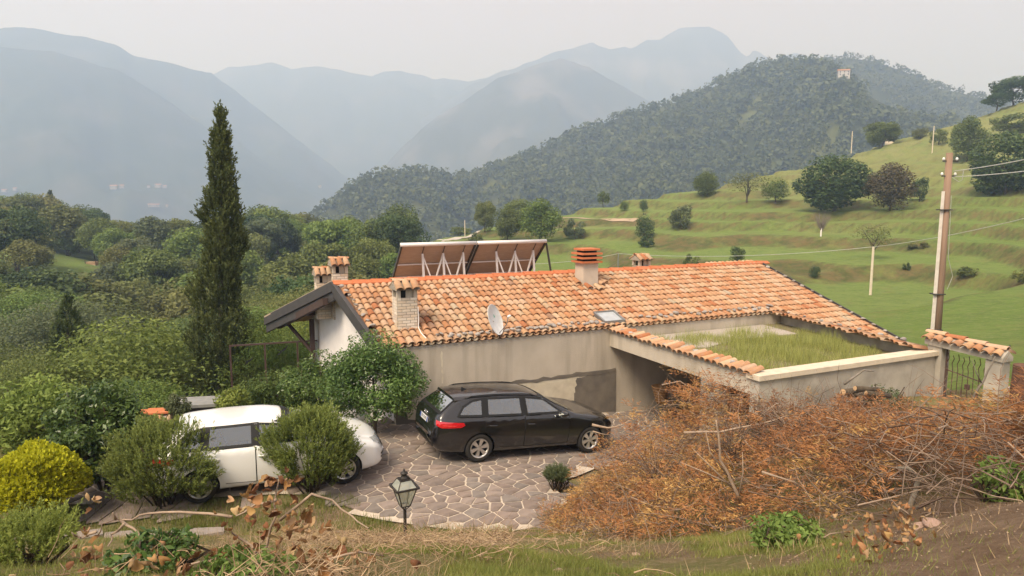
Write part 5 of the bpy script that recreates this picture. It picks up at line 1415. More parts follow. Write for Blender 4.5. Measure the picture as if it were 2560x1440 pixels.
WAGON = dict(wb=2.808, fx=lambda x: x, ra=.352,
    top=[(-1.03, .60), (-1.0, .80), (-.96, .96), (-.90, 1.03), (-.75, 1.15), (-.55, 1.30), (-.42, 1.385), (-.2, 1.408), (.5, 1.432), (1.1, 1.42), (1.55, 1.36), (1.95, 1.18), (2.35, .99), (2.5, .955), (3.0, .90), (3.35, .82), (3.55, .70), (3.66, .50)],
    bot=[(-1.03, .46), (-.98, .34), (-.85, .26), (-.4, .21), (.5, .19), (2.2, .19), (3.2, .20), (3.5, .22), (3.6, .27), (3.66, .42)],
    wmax=[(-1.03, .50), (-.99, .68), (-.90, .79), (-.6, .87), (0, .905), (1.2, .905), (2.6, .905), (3.1, .88), (3.4, .78), (3.58, .60), (3.66, .36)],
    zsh=[(-1.03, .57), (-1.0, .74), (-.96, .90), (-.88, .965), (-.4, .99), (.3, .98), (1.5, .965), (2.3, .945), (2.8, .885), (3.2, .82), (3.5, .69), (3.66, .48)],
    wsh=[(-1.03, .46), (-.97, .64), (-.85, .73), (-.5, .80), (0, .835), (1.2, .845), (2.2, .835), (2.9, .80), (3.3, .70), (3.55, .52), (3.66, .30)],
    wtop=[(-1.03, .36), (-.96, .56), (-.85, .635), (-.6, .585), (-.4, .56), (0, .565), (1.1, .575), (1.5, .585), (2.0, .68), (2.35, .76), (2.6, .74), (3.2, .60), (3.5, .42), (3.66, .2)],
    zedge=[(-1.03, .585), (-1.0, .775), (-.96, .935), (-.90, 1.01), (-.75, 1.125), (-.55, 1.265), (-.42, 1.335), (-.2, 1.36), (.5, 1.385), (1.1, 1.37), (1.55, 1.31), (1.95, 1.14), (2.35, .975), (2.5, .94), (3.0, .88), (3.35, .79), (3.55, .675), (3.66, .49)],
    pillars=[[(1.00, .985), (1.14, .985), (1.14, 1.365), (1.00, 1.365)], [(.04, .995), (.18, .995), (.22, 1.365), (.08, 1.365)]],
    dlo=[(-.62, 1.005), (2.18, .98), (1.62, 1.315), (1.1, 1.365), (.1, 1.365), (-.18, 1.33), (-.42, 1.21)],
    wins=[('side_window', [(1.12, .995), (2.05, .992), (1.60, 1.29), (1.12, 1.345)]), ('side_window', [(.16, 1.005), (1.02, .997), (1.02, 1.35), (.20, 1.35)]), ('quarter_window', [(-.52, 1.015), (.06, 1.008), (.10, 1.345), (-.15, 1.31), (-.37, 1.2)])],
    doors=[([(1.07, .30), (2.18, .30), (2.24, .80), (2.20, .955), (1.07, .965)], (1.22, .80)), ([(.38, .52), (.48, .33), (1.06, .30), (1.06, .965), (.08, .975), (.10, .74), (.25, .70)], (.28, .815))],
    rearwin=[(-.60, 1.05), (.60, 1.05), (.555, 1.18), (.50, 1.335), (-.50, 1.335), (-.555, 1.18)], screen=[(-.70, 1.02), (.70, 1.02), (.56, 1.335), (-.56, 1.335)],
    tail=[(-.22, .93), (-.19, .84), (-.05, .79), (.30, .80), (.36, .845), (.33, .90)], tail2=[(-.04, .835), (.20, .825), (.22, .85), (-.05, .865)],
    head=[(-.30, .66), (.12, .66), (.26, .72), (.22, .78), (-.25, .74)], fog=(), plz=.83, spx=-.46, rails=True, text='EB 571RE')
def fxw(x): return x * (.80 if x < 0 else .939 if x < 2.808 else 1) - (0 if x < 2.808 else .171)
HATCH = dict(WAGON, wb=2.636, fx=fxw, rails=False, text=None,
    top=[(-1.03, .60), (-1.0, .80), (-.96, .98), (-.90, 1.06), (-.75, 1.19), (-.55, 1.33), (-.40, 1.385)] + WAGON['top'][7:],
    head=[(-.34, .60), (.10, .62), (.30, .73), (.26, .79), (-.22, .72)], fog=(.36, .43), plz=.80)
bc = empty('black_car', (float(HO[0]), float(HO[1]), float(drive_z(0)) + .03), (0, 0, 0))
zf = float(drive_z(2.808)); zr_ = float(drive_z(0)); pit = math.atan2(zr_ - zf, 2.808)
bc.rotation_euler = (0, pit, YAW)
tag(bc, 'black estate car with roof rails parked along the house wall', 'car')
build_car(bc, WAGON, M_CBLACK)
wc = empty('white_car', (-6.11, 12.97, .03), (0, 0, R(20)))
tag(wc, 'white hatchback parked behind the two rosemary shrubs', 'car')
build_car(wc, HATCH, M_CWHITE)
# ------------------------------------------------------------------ heap of cut, dried conifer branches on the right
def pile_h(x, y):
    """height of the heap above the bank"""
    lobe = 1.5 * np.exp(-(((x - 2.2) / 1.15) ** 2 + ((y - 10.6) / 1.0) ** 2))
    body = .82 * sstep(.2, 1.4, x - 1.9 - .12 * (9.5 - y)) * sstep(4.4, 5.6, y + .05 * (x - 3)) * (1 - sstep(10.2, 11.4, y - .05 * x)) * (1 - .55 * sstep(4.5, 8, x))
    toe = .75 * np.exp(-(((x - 2.45) / 1.1) ** 2 + ((y - 8.6) / 1.3) ** 2))
    toe = toe + .26 * np.exp(-(((x - 5.4) / .6) ** 2 + ((y - 10.55) / .55) ** 2))
    return (lobe + body + toe) * (1 + .45 * fbm(x * .9, y * .9, 501, 3))
def pile_top(x, y): return bz(x, y) + pile_h(x, y)
rp_ = np.random.default_rng(51)
def pile_points(n, depth, minh=.16):
    x = rp_.uniform(.6, 10.5, n * 3); y = rp_.uniform(4.3, 12.4, n * 3); h = pile_h(x, y)
    k = h > minh; x, y, h = x[k][:n], y[k][:n], h[k][:n]
    z = bz(x, y) + h * (1 - depth * rp_.random(len(x)) ** 1.5)
    return np.stack([x, y, z], -1)
def frond(B, D, L, nper, size, r, tint0):
    n = len(B); t = r.random((n, nper)); side = np.cross(D, np.array([0, 0, 1.0])); side /= np.linalg.norm(side, axis=1)[:, None] + 1e-6
    nn = np.cross(side, D)
    w = (r.random((n, nper)) * 2 - 1) * (.30 * (1 - t) + .06)
    Lc = L[:, None] * t
    P = B[:, None] + D[:, None] * Lc[:, :, None] + side[:, None] * (w * L[:, None])[:, :, None] + nn[:, None] * (r.normal(0, .035, (n, nper)))[:, :, None]
    P[:, :, 2] -= .35 * Lc ** 2 + .25 * (w * L[:, None]) ** 2
    T = D[:, None] * .7 + side[:, None] * np.sign(w)[:, :, None] * .8 + r.normal(0, .35, (n, nper, 3)); T /= np.linalg.norm(T, axis=2)[:, :, None]
    T = T.reshape(-1, 3); P = P.reshape(-1, 3); W = np.cross(T, rdir(len(T), r)); W /= np.linalg.norm(W, axis=1)[:, None] + 1e-9
    s = (size * (.6 + .8 * r.random(len(P))))[:, None]
    v = np.stack([P - T * s * .5, P + W * s * .075, P + T * s * .5, P - W * s * .075], 1).reshape(-1, 3)
    tn = np.clip(tint0[:, None] + r.normal(0, .13, (n, nper)), 0, 1)
    return v, np.arange(len(P) * 4).reshape(-1, 4), np.repeat(tn.ravel(), 4)
RUST = leafmat('rust_dead_needles', (.160, .076, .036), (.520, .265, .100), trans=.2, objrand=0, rough=.8)
n = 4200
B = pile_points(n, .35); n = len(B)
a = rp_.random(n) * 6.283; D = np.stack([np.cos(a), np.sin(a) - .25, rp_.normal(.05, .35, n)], -1); D /= np.linalg.norm(D, axis=1)[:, None]
zone = fbm(B[:, 0] * .55, B[:, 1] * .55, 511, 3); keep = (rp_.random(n) < sstep(-.32, .05, zone + .35 * (B[:, 0] < 3.2)))
B, D, zone = B[keep], D[keep], zone[keep]
t0 = np.clip(.38 + .35 * (B[:, 0] < 3.4) * rp_.random(len(B)) + .5 * fbm(B[:, 0] * 1.4, B[:, 1] * 1.4, 521, 3) + rp_.normal(0, .12, len(B)), .02, 1)
pile = empty('brush_pile', (4.5, 8.5, float(bz(4.5, 8.5)))); tag(pile, 'large heap of cut dried rust brown conifer branches in front of the garage', 'brush pile')
off = np.array(pile.location)
v, f, tn = frond(B - off, D, rp_.uniform(.35, .75, len(B)), 80, .060, rp_, t0)
GOLD = leafmat('golden_dead_needles', (.230, .140, .050), (.640, .420, .150), trans=.2, objrand=0, rough=.8)
gold = (rp_.random(len(B)) < np.where(B[:, 0] < 3.0, .38, .10)); gq = np.repeat(gold, 80)
obj('dead_foliage', mkmesh('dead_foliage', v, f, [RUST, GOLD], tint=tn, mi=gq.astype(int)), pile)['kind'] = 'stuff'
# twig tangle
def twigs(P, D, L, rad, r, seg=4, bend=.25, k=3):
    """many thin bent tubes in one array"""
    n = len(P); pts = np.zeros((n, seg + 1, 3)); pts[:, 0] = P; d = D.copy()
    for s in range(seg):
        d = d + r.normal(0, bend, (n, 3)); d /= np.linalg.norm(d, axis=1)[:, None]; pts[:, s + 1] = pts[:, s] + d * (L / seg)[:, None]
    x = np.cross(D, rdir(n, r)); x /= np.linalg.norm(x, axis=1)[:, None] + 1e-9; y = np.cross(D, x)
    ang = np.arange(k) * 2 * math.pi / k
    ring = x[:, None, None] * np.cos(ang)[None, None, :, None] + y[:, None, None] * np.sin(ang)[None, None, :, None]
    tap = (1 - .8 * np.linspace(0, 1, seg + 1))[None, :, None, None] * rad[:, None, None, None]
    V = pts[:, :, None] + ring * tap
    idx = np.arange(n * (seg + 1) * k).reshape(n, seg + 1, k)
    Fq = np.stack([idx[:, :-1], np.roll(idx, -1, 2)[:, :-1], np.roll(idx, -1, 2)[:, 1:], idx[:, 1:]], -1).reshape(-1, 4)
    return V.reshape(-1, 3), Fq, pts
TWIG = pmat('dry_twig_bark', (.105, .070, .052), (.34, .25, .185), tint=True, rough=.9)
P = pile_points(5200, .6, .10); n = len(P); a = rp_.random(n) * 6.283
D = np.stack([np.cos(a), np.sin(a), rp_.normal(.12, .35, n)], -1); D /= np.linalg.norm(D, axis=1)[:, None]
L = rp_.uniform(.25, 1.1, n); v, f, _p = twigs(P - off - D * (L * .4)[:, None], D, L, rp_.uniform(.003, .010, n), rp_)
obj('twig_tangle', mkmesh('twig_tangle', v, f, TWIG, tint=np.repeat(np.clip(rp_.normal(.45, .28, n), 0, 1), 15)), pile)['kind'] = 'stuff'
# dead bushy fans of fine grey twigs standing out of the heap
fans = []
for px, py, Y in ((1830, 1050, 8.5), (1990, 1000, 10.0), (2090, 1000, 10.3), (1900, 1010, 10.2), (1640, 1110, 9.0), (2200, 1150, 7.2)):
    c = at_y(px, py, Y)
    m_ = 70; dd = np.stack([rp_.normal(0, .6, m_), rp_.normal(-.1, .4, m_), rp_.uniform(.1, 1.0, m_)], -1); dd /= np.linalg.norm(dd, axis=1)[:, None]
    fans.append((np.repeat(c[None] - off, m_, 0) - np.array([0, 0, .5]), dd, rp_.uniform(.4, 1.0, m_)))
Pq = np.concatenate([q[0] for q in fans]); Dq = np.concatenate([q[1] for q in fans]); Lq = np.concatenate([q[2] for q in fans])
v, f, _p = twigs(Pq, Dq, Lq, np.full(len(Pq), .006), rp_, bend=.18)
obj('twig_fans', mkmesh('twig_fans', v, f, TWIG, tint=np.repeat(np.clip(rp_.normal(.35, .15, len(Pq)), 0, 1), 15)), pile)['kind'] = 'stuff'
# single bare branches one can pick out, given by their course in the photograph and a depth
M_BRANCH = pmat('pale_dead_branch', (.40, .30, .22), (.27, .20, .15), scale=12, rough=.9, bump=.002)
M_BRANCHG = pmat('grey_lichen_branch', (.24, .21, .18), (.15, .13, .10), scale=14, rough=.95, bump=.003)
M_CUT = pmat('fresh_cut_wood', (.62, .42, .24), (.52, .34, .19), scale=20, rough=.8)
def branch(name, pts, Y, r0, mat, label, forks=(), dy=0.0):
    w = [at_y(px, py, Y + dy * i) for i, (px, py) in enumerate(pts)]
    t = empty(name, tuple(w[0])); tag(t, label, 'branch', 'bare branches lying on the heap')
    loc = [p - w[0] for p in w]
    # soften the polyline
    q = [np.array(loc[0])]
    for i in range(len(loc) - 1): q += [loc[i] * .5 + loc[i + 1] * .5 + rp_.normal(0, .008, 3), loc[i + 1]]
    MB().tube(q, list(np.linspace(r0, r0 * .35, len(q))), 7).obj('limb', mat, t, True)
    for fk in forks:
        k = [at_y(px, py, Y) - w[0] for px, py in fk]
        MB().tube(k, list(np.linspace(r0 * .55, r0 * .15, len(k))), 5).obj('side_branch', mat, t, True)
    return t
branch('dead_branch', [(1852, 1255), (1826, 1200), (1800, 1150), (1796, 1085), (1790, 1050)], 7.2, .022, M_BRANCH, 'pale forked branch fanning upward at the centre left of the heap',
       forks=[[(1842, 1230), (1780, 1170), (1730, 1120)], [(1820, 1190), (1775, 1130), (1765, 1080)], [(1848, 1240), (1858, 1180), (1856, 1130)], [(1835, 1215), (1760, 1180), (1700, 1155)]])
branch('dead_branch', [(1710, 1082), (1800, 1080), (1900, 1060), (1965, 1040)], 8.6, .018, M_BRANCH, 'long pale branch lying across the top left of the heap')
branch('dead_branch', [(2232, 1335), (2268, 1290), (2290, 1225), (2298, 1195), (2270, 1170), (2240, 1170)], 5.6, .030, M_BRANCHG, 'thick grey hooked branch standing at the front of the heap', forks=[[(2298, 1198), (2314, 1195), (2318, 1186)]])
branch('dead_branch', [(2270, 1320), (2330, 1275), (2370, 1262), (2440, 1290)], 5.4, .022, M_BRANCHG, 'dark arched branch right of the hooked one', forks=[[(2290, 1270), (2340, 1252), (2368, 1252)]])
branch('dead_branch', [(1480, 1062), (1520, 1070), (1556, 1062)], 10.2, .022, M_BRANCH, 'cut pale stub sticking out of the heap towards the black car', forks=[[(1482, 1078), (1505, 1085), (1530, 1088)]])
branch('dead_branch', [(1655, 962), (1700, 953), (1735, 972), (1748, 990)], 11.0, .012, M_BRANCH, 'thin arching twig in front of the garage opening')
branch('dead_branch', [(2110, 960), (2160, 925), (2185, 928)], 10.0, .022, M_BRANCHG, 'short bent branch beside the cut logs', forks=[])
branch('dead_branch', [(2430, 1000), (2460, 950), (2480, 910), (2488, 890)], 9.8, .020, M_BRANCHG, 'dark upright branch leaning in front of the right gate pillar', forks=[[(2455, 960), (2440, 930), (2430, 900)]])
branch('dead_branch', [(2050, 1080), (2120, 1085), (2200, 1092)], 8.0, .014, M_BRANCH, 'straight pale stick across the middle of the heap')
branch('dead_branch', [(2480, 1075), (2530, 1045), (2560, 1030)], 8.0, .024, M_BRANCH, 'pale cut branch near the right edge of the heap')
branch('dead_branch', [(1905, 1180), (1985, 1205), (2040, 1235)], 6.6, .013, M_BRANCH, 'slender pale branch sloping down the front of the heap')
branch('dead_branch', [(2110, 1400), (2140, 1370), (2185, 1345), (2165, 1330)], 4.6, .020, M_BRANCH, 'twisted pale root at the foot of the heap', forks=[[(2120, 1385), (2100, 1375), (2090, 1395)]])
# little pile of cut logs with pale ends
for i, (px, py, Y, a) in enumerate([(2108, 972, 10.6, .3), (2124, 962, 10.7, .1), (2138, 968, 10.5, -.2), (2152, 975, 10.6, .5), (2130, 952, 10.9, .2), (2165, 985, 10.4, -.4)]):
    p = at_y(px, py, Y); p[2] = float(pile_top(p[0], p[1])) - .02 + .05 * (i % 3); t = empty('cut_log', tuple(p)); tag(t, 'small cut log with pale sawn end on top of the heap', 'log', 'small logs lying on the heap')
    e = np.array([math.cos(a) * .42, math.sin(a) * .35 + .15, -.05])
    MB().tube([(0, 0, 0), tuple(e)], .055 - .006 * (i % 3), 9).obj('bark', M_BARK, t, True)
    MB().tube([tuple(-e * .012), tuple(e * .004)], .05 - .006 * (i % 3), 9).obj('sawn_end', M_CUT, t)
# big trunk section at the right edge
p = at_y(2562, 985, 9.6); t = empty('tree_stump', tuple(p)); tag(t, 'thick upright sawn tree trunk cut off by the right edge', 'tree stump')
mb = MB(); mb.lathe([(.20, -.6), (.19, -.2), (.175, .2), (.17, .42)], 16)
mb.obj('bark', pmat('red_brown_bark', (.17, .085, .055), (.09, .05, .035), scale=10, rough=.95, bump=.02, stretch=(1, 1, .3)), t)
mb = MB(); mb.add([(.165 * math.cos(a_), .165 * math.sin(a_), .425 + .06 * math.cos(a_ + .8)) for a_ in np.linspace(0, 2 * math.pi, 17)[:-1]] + [(.172 * math.cos(a_), .172 * math.sin(a_), .40) for a_ in np.linspace(0, 2 * math.pi, 17)[:-1]], [tuple(range(16))] + [(i, 16 + i, 16 + (i + 1) % 16, (i + 1) % 16) for i in range(16)]); mb.obj('sawn_top', M_CUT, t)

# ------------------------------------------------------------------ foreground: dead climber with big curled leaves, straw, stones
def curl_leaf(seed):
    r = random.Random(seed); nu, nv = 5, 4; v = []; c = r.uniform(.9, 2.0); tw = r.uniform(-.8, .8)
    for i in range(nu):
        t = i / (nu - 1); w = .42 * math.sin(math.pi * (.10 + .86 * t)) ** .8
        for j in range(nv):
            s = (j / (nv - 1) * 2 - 1); a = c * t * 1.4
            v.append((s * w * math.cos(tw * t) , (math.sin(a) / max(c * 1.4, .2)) - .0, (1 - math.cos(a)) / max(c * 1.4, .2) + abs(s) ** 1.5 * w * r.uniform(.7, 1.5) + s * w * math.sin(tw * t)))
    f = [(i * nv + j, i * nv + j + 1, (i + 1) * nv + j + 1, (i + 1) * nv + j) for i in range(nu - 1) for j in range(nv - 1)]
    return v, f
M_DLEAF = [leafmat('dead_leaf_%d' % i, c, c2, trans=.22, objrand=.2, rough=.75) for i, (c, c2) in enumerate([((.24, .115, .045), (.30, .15, .06)), ((.32, .175, .075), (.38, .22, .10)), ((.14, .068, .030), (.19, .095, .042)), ((.38, .25, .135), (.44, .29, .16))])]
DL = []
for k in range(8):
    v, f = curl_leaf(k)
    for m in M_DLEAF: DL.append(mkmesh('leaf', v, f, m, True, tint=np.full(len(v), .5)))
def climber(name, label, stems_px, leaf_px, Y, seed, nl, size=(.04, .085)):
    r = random.Random(seed); base = at_y(*stems_px[0][0], Y)
    t = empty(name, tuple(base)); tag(t, label, 'dead branch')
    for pts in stems_px:
        w = [at_y(px, py, Y + r.uniform(-.15, .15)) - base for px, py in pts]; q = [w[0]]
        for i in range(len(w) - 1): q += [w[i] * .5 + w[i + 1] * .5 + np.array([r.gauss(0, .006) for _ in range(3)]), w[i + 1]]
        MB().tube(q, list(np.linspace(.011, .004, len(q))), 6).obj('stem', M_BRANCH, t, True)
    for i in range(nl):
        cx_, cy_, rx, ry = leaf_px[r.randrange(len(leaf_px))]
        p = at_y(r.gauss(cx_, rx), r.gauss(cy_, ry), Y + r.uniform(-.28, .28))
        if p[2] < float(bz(p[0], p[1])) + .03:
            sx_, sy_ = 1280 + F * p[0] / p[1], r.gauss(cy_, ry); p = at_y(sx_, min(sy_, 1436), 3.2 + 2.2 * r.random()); p[2] = float(bz(p[0], p[1])) + r.uniform(.02, .14)
        p = p - base; s = r.uniform(*size)
        obj('leaf', DL[r.randrange(len(DL))], t, tuple(p), (r.uniform(0, 6.28), r.uniform(-1, 1), r.uniform(0, 6.28)), (s, s * r.uniform(.9, 1.3), s))
climber('dead_climber', 'dry climber branch with big curled brown leaves at the bottom left of centre',
        [[(640, 1440), (668, 1360), (690, 1290), (690, 1230), (700, 1190)], [(700, 1300), (780, 1235), (830, 1250), (880, 1290), (920, 1320)], [(560, 1440), (600, 1385), (660, 1350)], [(690, 1250), (640, 1260), (590, 1290)], [(660, 1400), (590, 1340), (575, 1320)]],
        [(690, 1215, 22, 24), (620, 1260, 20, 18), (690, 1290, 40, 28), (660, 1350, 60, 30), (700, 1380, 80, 30), (560, 1400, 70, 24), (770, 1320, 40, 22), (620, 1410, 110, 20), (840, 1390, 60, 20)], 4.3, 3, 190)
climber('dead_climber', 'long pale looping vine stem reaching left over the grass with a few brown leaves',
        [[(580, 1292), (520, 1284), (450, 1280), (370, 1284), (330, 1300), (290, 1298), (255, 1310), (240, 1345)], [(300, 1300), (335, 1322), (350, 1350), (352, 1372)], [(290, 1298), (282, 1282)], [(240, 1330), (205, 1345), (180, 1332)], [(310, 1310), (280, 1335), (270, 1365)]],
        [(225, 1270, 7, 14), (228, 1340, 16, 16), (212, 1385, 14, 16), (300, 1390, 16, 12), (260, 1400, 30, 14)], 4.4, 5, 26)
climber('dead_climber', 'tangle of brown curled leaves at the foot of the rust heap',
        [[(2090, 1440), (2120, 1385), (2160, 1350), (2190, 1330)], [(2010, 1400), (2050, 1350), (2110, 1330)]],
        [(2050, 1320, 50, 30), (2120, 1360, 50, 26), (2170, 1390, 30, 16), (2230, 1340, 40, 16)], 5.0, 7, 130, (.025, .055))
climber('dead_climber', 'scattered dry brown leaves and stems along the bottom edge at left',
        [[(430, 1440), (480, 1410), (540, 1400)], [(760, 1440), (820, 1400), (900, 1380), (960, 1390)]],
        [(480, 1415, 60, 16), (400, 1400, 40, 16), (800, 1420, 70, 14), (350, 1425, 60, 12)], 3.9, 9, 60)
# straw and cut stalks on the bank (uncountable)
n = 6500; x = rp_.uniform(-2.8, .9, n); y = rp_.uniform(2.9, 8.8, n)
k = rp_.random(n) < sstep(-.1, .2, fbm(x * .8, y * .8, 531, 3) + .16) * np.where(x > .0, .14, 1) * np.where(x < -.44 * y + .2 * fbm(x, y, 3), .12, 1); x, y = x[k], y[k]; n = len(x)
P = np.stack([x, y, bz(x, y) + rp_.uniform(0, .16, n)], -1); a = rp_.random(n) * 6.283
D = np.stack([np.cos(a), np.sin(a) * .6, rp_.normal(.15, .35, n)], -1); D /= np.linalg.norm(D, axis=1)[:, None]
v, f, _p = twigs(P, D, rp_.uniform(.07, .30, n), rp_.uniform(.002, .005, n), rp_, bend=.30)
tag(obj('dry_stalks', mkmesh('dry_stalks', v, f, pmat('straw_stalk', (.20, .125, .075), (.55, .40, .25), tint=True, rough=.85), tint=np.repeat(np.clip(rp_.normal(.5, .28, n), 0, 1), 15))), 'tangle of dry straw coloured stalks covering the bank left of centre', 'dry stalks', kind='stuff')
# litter on the bare soil at lower right: chips and pebbles (uncountable)
n = 1500; y = rp_.uniform(2.3, 5.0, n); x = rp_.uniform(.75, 4.5, n) + .42 * (y - 2.3); s = rp_.uniform(.002, .006, n)
P = np.stack([x, y, bz(x, y) + .004], -1); o8 = np.array([(-1, -1, -.4), (1, -1, -.4), (1, 1, -.4), (-1, 1, -.4), (0, 0, .8)])
V = P[:, None] + o8[None] * s[:, None, None] * rp_.uniform(.5, 1.4, (n, 5, 3)); idx = (np.arange(n) * 5)[:, None, None] + np.array([(0, 1, 4), (1, 2, 4), (2, 3, 4), (3, 0, 4)])[None]
tag(obj('soil_litter', mkmesh('soil_litter', V.reshape(-1, 3), idx.reshape(-1, 3), pmat('chip_and_pebble', (.13, .085, .055), (.38, .29, .20), tint=True, rough=.9), tint=np.repeat(rp_.random(n) ** 1.5, 5))), 'pale wood chips and pebbles on the bare brown soil', 'litter', kind='stuff')
# stumps and stones one can pick out
M_PINKST = pmat('pinkish_stone', (.46, .31, .24), (.34, .23, .18), scale=14, rough=.95, bump=.004)
def rock_mesh(seed, mat, name='stone'):
    r = np.random.default_rng(seed); bm = bmesh.new(); bmesh.ops.create_icosphere(bm, subdivisions=2, radius=1)
    c = rdir(7, r)
    for v in bm.verts:
        n_ = np.array(v.co); v.co *= 1 + .22 * max(-1, min(1, float((c @ n_).max() * 1.4 - 1.1))) + float(r.normal(0, .05))
        v.co.z *= .62
        v.co += v.co.normalized() * float(r.normal(0, .06))
    me = bpy.data.meshes.new(name); bm.to_mesh(me); bm.free(); me.materials.append(mat); return me
RK = [rock_mesh(i, M_STONE) for i in range(6)]; RKP = [rock_mesh(10 + i, M_PINKST) for i in range(3)]
for px, py, s, lab in [(1393, 1432, .035, 'sawn pinkish stump end at the bottom edge right of centre'), (1592, 1325, .045, 'pinkish stone at the left foot of the rust heap'), (1590, 1388, .03, 'half buried reddish stone on the grassy bank'),
                       (2330, 1312, .06, 'pinkish stone beside the grey hooked branch'), (2300, 1318, .045, 'smaller stone left of the pinkish one by the hooked branch'), (1205, 1390, .03, 'pale pink stone on the bank left of the stump end')]:
    p = ground_at(px, py); tag(obj('stone', RKP[rt.randrange(3)], None, (p[0], p[1], p[2] + s * .1), (0, 0, rt.uniform(0, 6)), (s * 1.3, s, s)), lab, 'stone', 'stones on the bank')
# green weeds among the heap
for px, py, Y, rad, H, lm, lab, sd in [(1960, 1380, 4.7, .28, .20, 'bright', 'low bright green leafy weed at the foot of the heap', 601), (2520, 1270, 5.2, .30, .34, 'bright', 'bright green weed at the right edge below the heap', 602),
                                   (2230, 985, 11.2, .55, .75, 'grey', 'loose grey green bush against the garage front wall', 604), (600, 1430, 3.7, .30, .22, 'bright', 'patch of green ivy leaves at the bottom left', 605), (380, 1420, 4.0, .30, .22, 'laurel', 'dark green ivy at the bottom left under the vine', 606)]:
    c = at_y(px, py, Y); zb_ = float(bz(c[0], c[1])) if Y < 11.3 else c[2] - H * .5
    leaf_shrub('weed', (c[0], c[1], max(zb_, c[2] - H * .7)), (rad, rad), H, lm, lab, sd, nl=900 if Y < 8 else 2200, nc=24, size=.055, cat='weed', csize=.35)
# stone edging slabs at the lower left
M_SLAB = pmat('grey_flagstone', (.30, .255, .23), (.23, .20, .18), scale=6, rough=.9, bump=.004)
for poly, lab in [([(-20, 1352), (90, 1340), (168, 1338), (190, 1362), (120, 1392), (-20, 1402)], 'large grey flagstone step at the left edge'), ([(262, 1332), (340, 1326), (360, 1344), (300, 1358), (258, 1352)], 'small grey flagstone below the grass strip'),
                  ([(355, 1338), (470, 1322), (560, 1318), (560, 1330), (420, 1352)], 'long flat flagstone right of the small one'), ([(190, 1330), (255, 1322), (258, 1336), (205, 1348)], 'narrow flagstone between the step and the small one')]:
    q = [at_z(px, py, .06) for px, py in poly]; c = np.mean(q, 0)
    mb = MB(); mb.prism([(p[0] - c[0], p[1] - c[1]) for p in q][::-1], -.12, 0); tag(mb.obj('flagstone', M_SLAB, None, loc=(c[0], c[1], .07)), lab, 'flagstone', 'flagstones at the lower left')

g = at_z(1392, 1212, -.02); needle_shrub('grass_tuft', g, (.24, .22), .26, 'grey', 'round tuft of grey green grass on the edge of the paving', 603, ns=420, nper=22, length=.16, size=.05, up=1.3, cat='grass tuft', asp=.16)
# ------------------------------------------------------------------ equipment on and round the house
M_PANELB = pmat('panel_back_board', (.44, .36, .30), (.37, .30, .25), scale=5, rough=.8, stretch=(1, 4, 1))
M_STRUT = pmat('white_strut', (.74, .72, .72), (.66, .64, .64), rough=.45, metal=.2)
M_DARKM = pmat('dark_grey_metal', (.045, .045, .045), (.06, .058, .055), rough=.6)
M_IRON = pmat('rusty_iron', (.060, .045, .040), (.11, .06, .045), scale=18, rough=.8)
M_WIRE = pmat('pale_wire', (.42, .43, .42), rough=.6)
VT, VB, ZT, ZB = 6.75, 8.65, 4.27, 2.72
def solar(name, ua, ub, label):
    t = empty(name, tuple(hw(ua, VT, 2.6)), (0, 0, YAW)); tag(t, label, 'solar panel', 'two solar panels behind the ridge')
    o = np.array((ua, VT, 2.6)); L = ub - ua
    p = [(0, 0, ZT - 2.6), (L, 0, ZT - 2.6), (L + .1, VB - VT, ZB - 2.6), (.1, VB - VT, ZB - 2.6)]
    q = [(a, b + .03, c + .05) for a, b, c in p]
    mb = MB(); mb.add(p + q, [(0, 1, 2, 3), (7, 6, 5, 4), (0, 4, 5, 1), (1, 5, 6, 2), (2, 6, 7, 3), (3, 7, 4, 0)]); mb.obj('panel', M_PANELB, t)
    mb = MB(); mb.add([(a, b + .035, c + .055) for a, b, c in p] + [(a, b + .05, c + .085) for a, b, c in p], [(7, 6, 5, 4), (0, 4, 5, 1), (1, 5, 6, 2), (2, 6, 7, 3), (3, 7, 4, 0)]); mb.obj('collector_glass', M_GLASSD, t)
    MB().tube([(-.03, .0, ZT - 2.58), (L + .03, .0, ZT - 2.58)], .065, 10).obj('manifold_pipe', M_STRUT, t, True)
    def onp(u, s, d=-.03): return (u + .1 * s, (VB - VT) * s + d * .6, ZT - 2.6 + (ZB - ZT) * s + d)
    for s in (.42, .72): MB().bar(onp(0, s), onp(L, s), .04, .04).obj('cross_rail', M_STRUT, t)
    for s in (-.0, 1.0): MB().bar(onp(L * s, .02), onp(L * s, 1.0), .05, .07).obj('edge_frame', M_DARKM, t)
    us = [L * k for k in (.30, .58, .86)]
    for u in us:
        MB().bar(onp(u, .16, -.05), (u + .05, .12, -.35), .055).obj('upright_strut', M_STRUT, t)
        MB().bar(onp(u, .02, -.02), onp(u, .18, -.04), .02).obj('strap', M_DARKM, t)
    for a, b in ((0, 1), (1, 0), (1, 2), (2, 1)):
        MB().bar(onp(us[a], .17, -.07), (us[b] + .12 * (-1 if b > a else 1), .10, -.30), .042).obj('diagonal_strut', M_STRUT, t)
    return t
solar('solar_panel', .52, 3.02, 'left tilted solar panel with white lattice struts behind the roof ridge')
t2 = solar('solar_panel', 3.12, 5.62, 'right tilted solar panel with white lattice struts behind the roof ridge')
MB().bar((2.55, .03, ZT - 2.65), (2.95, .25, .1), .05).obj('end_stay', M_DARKM, t2)

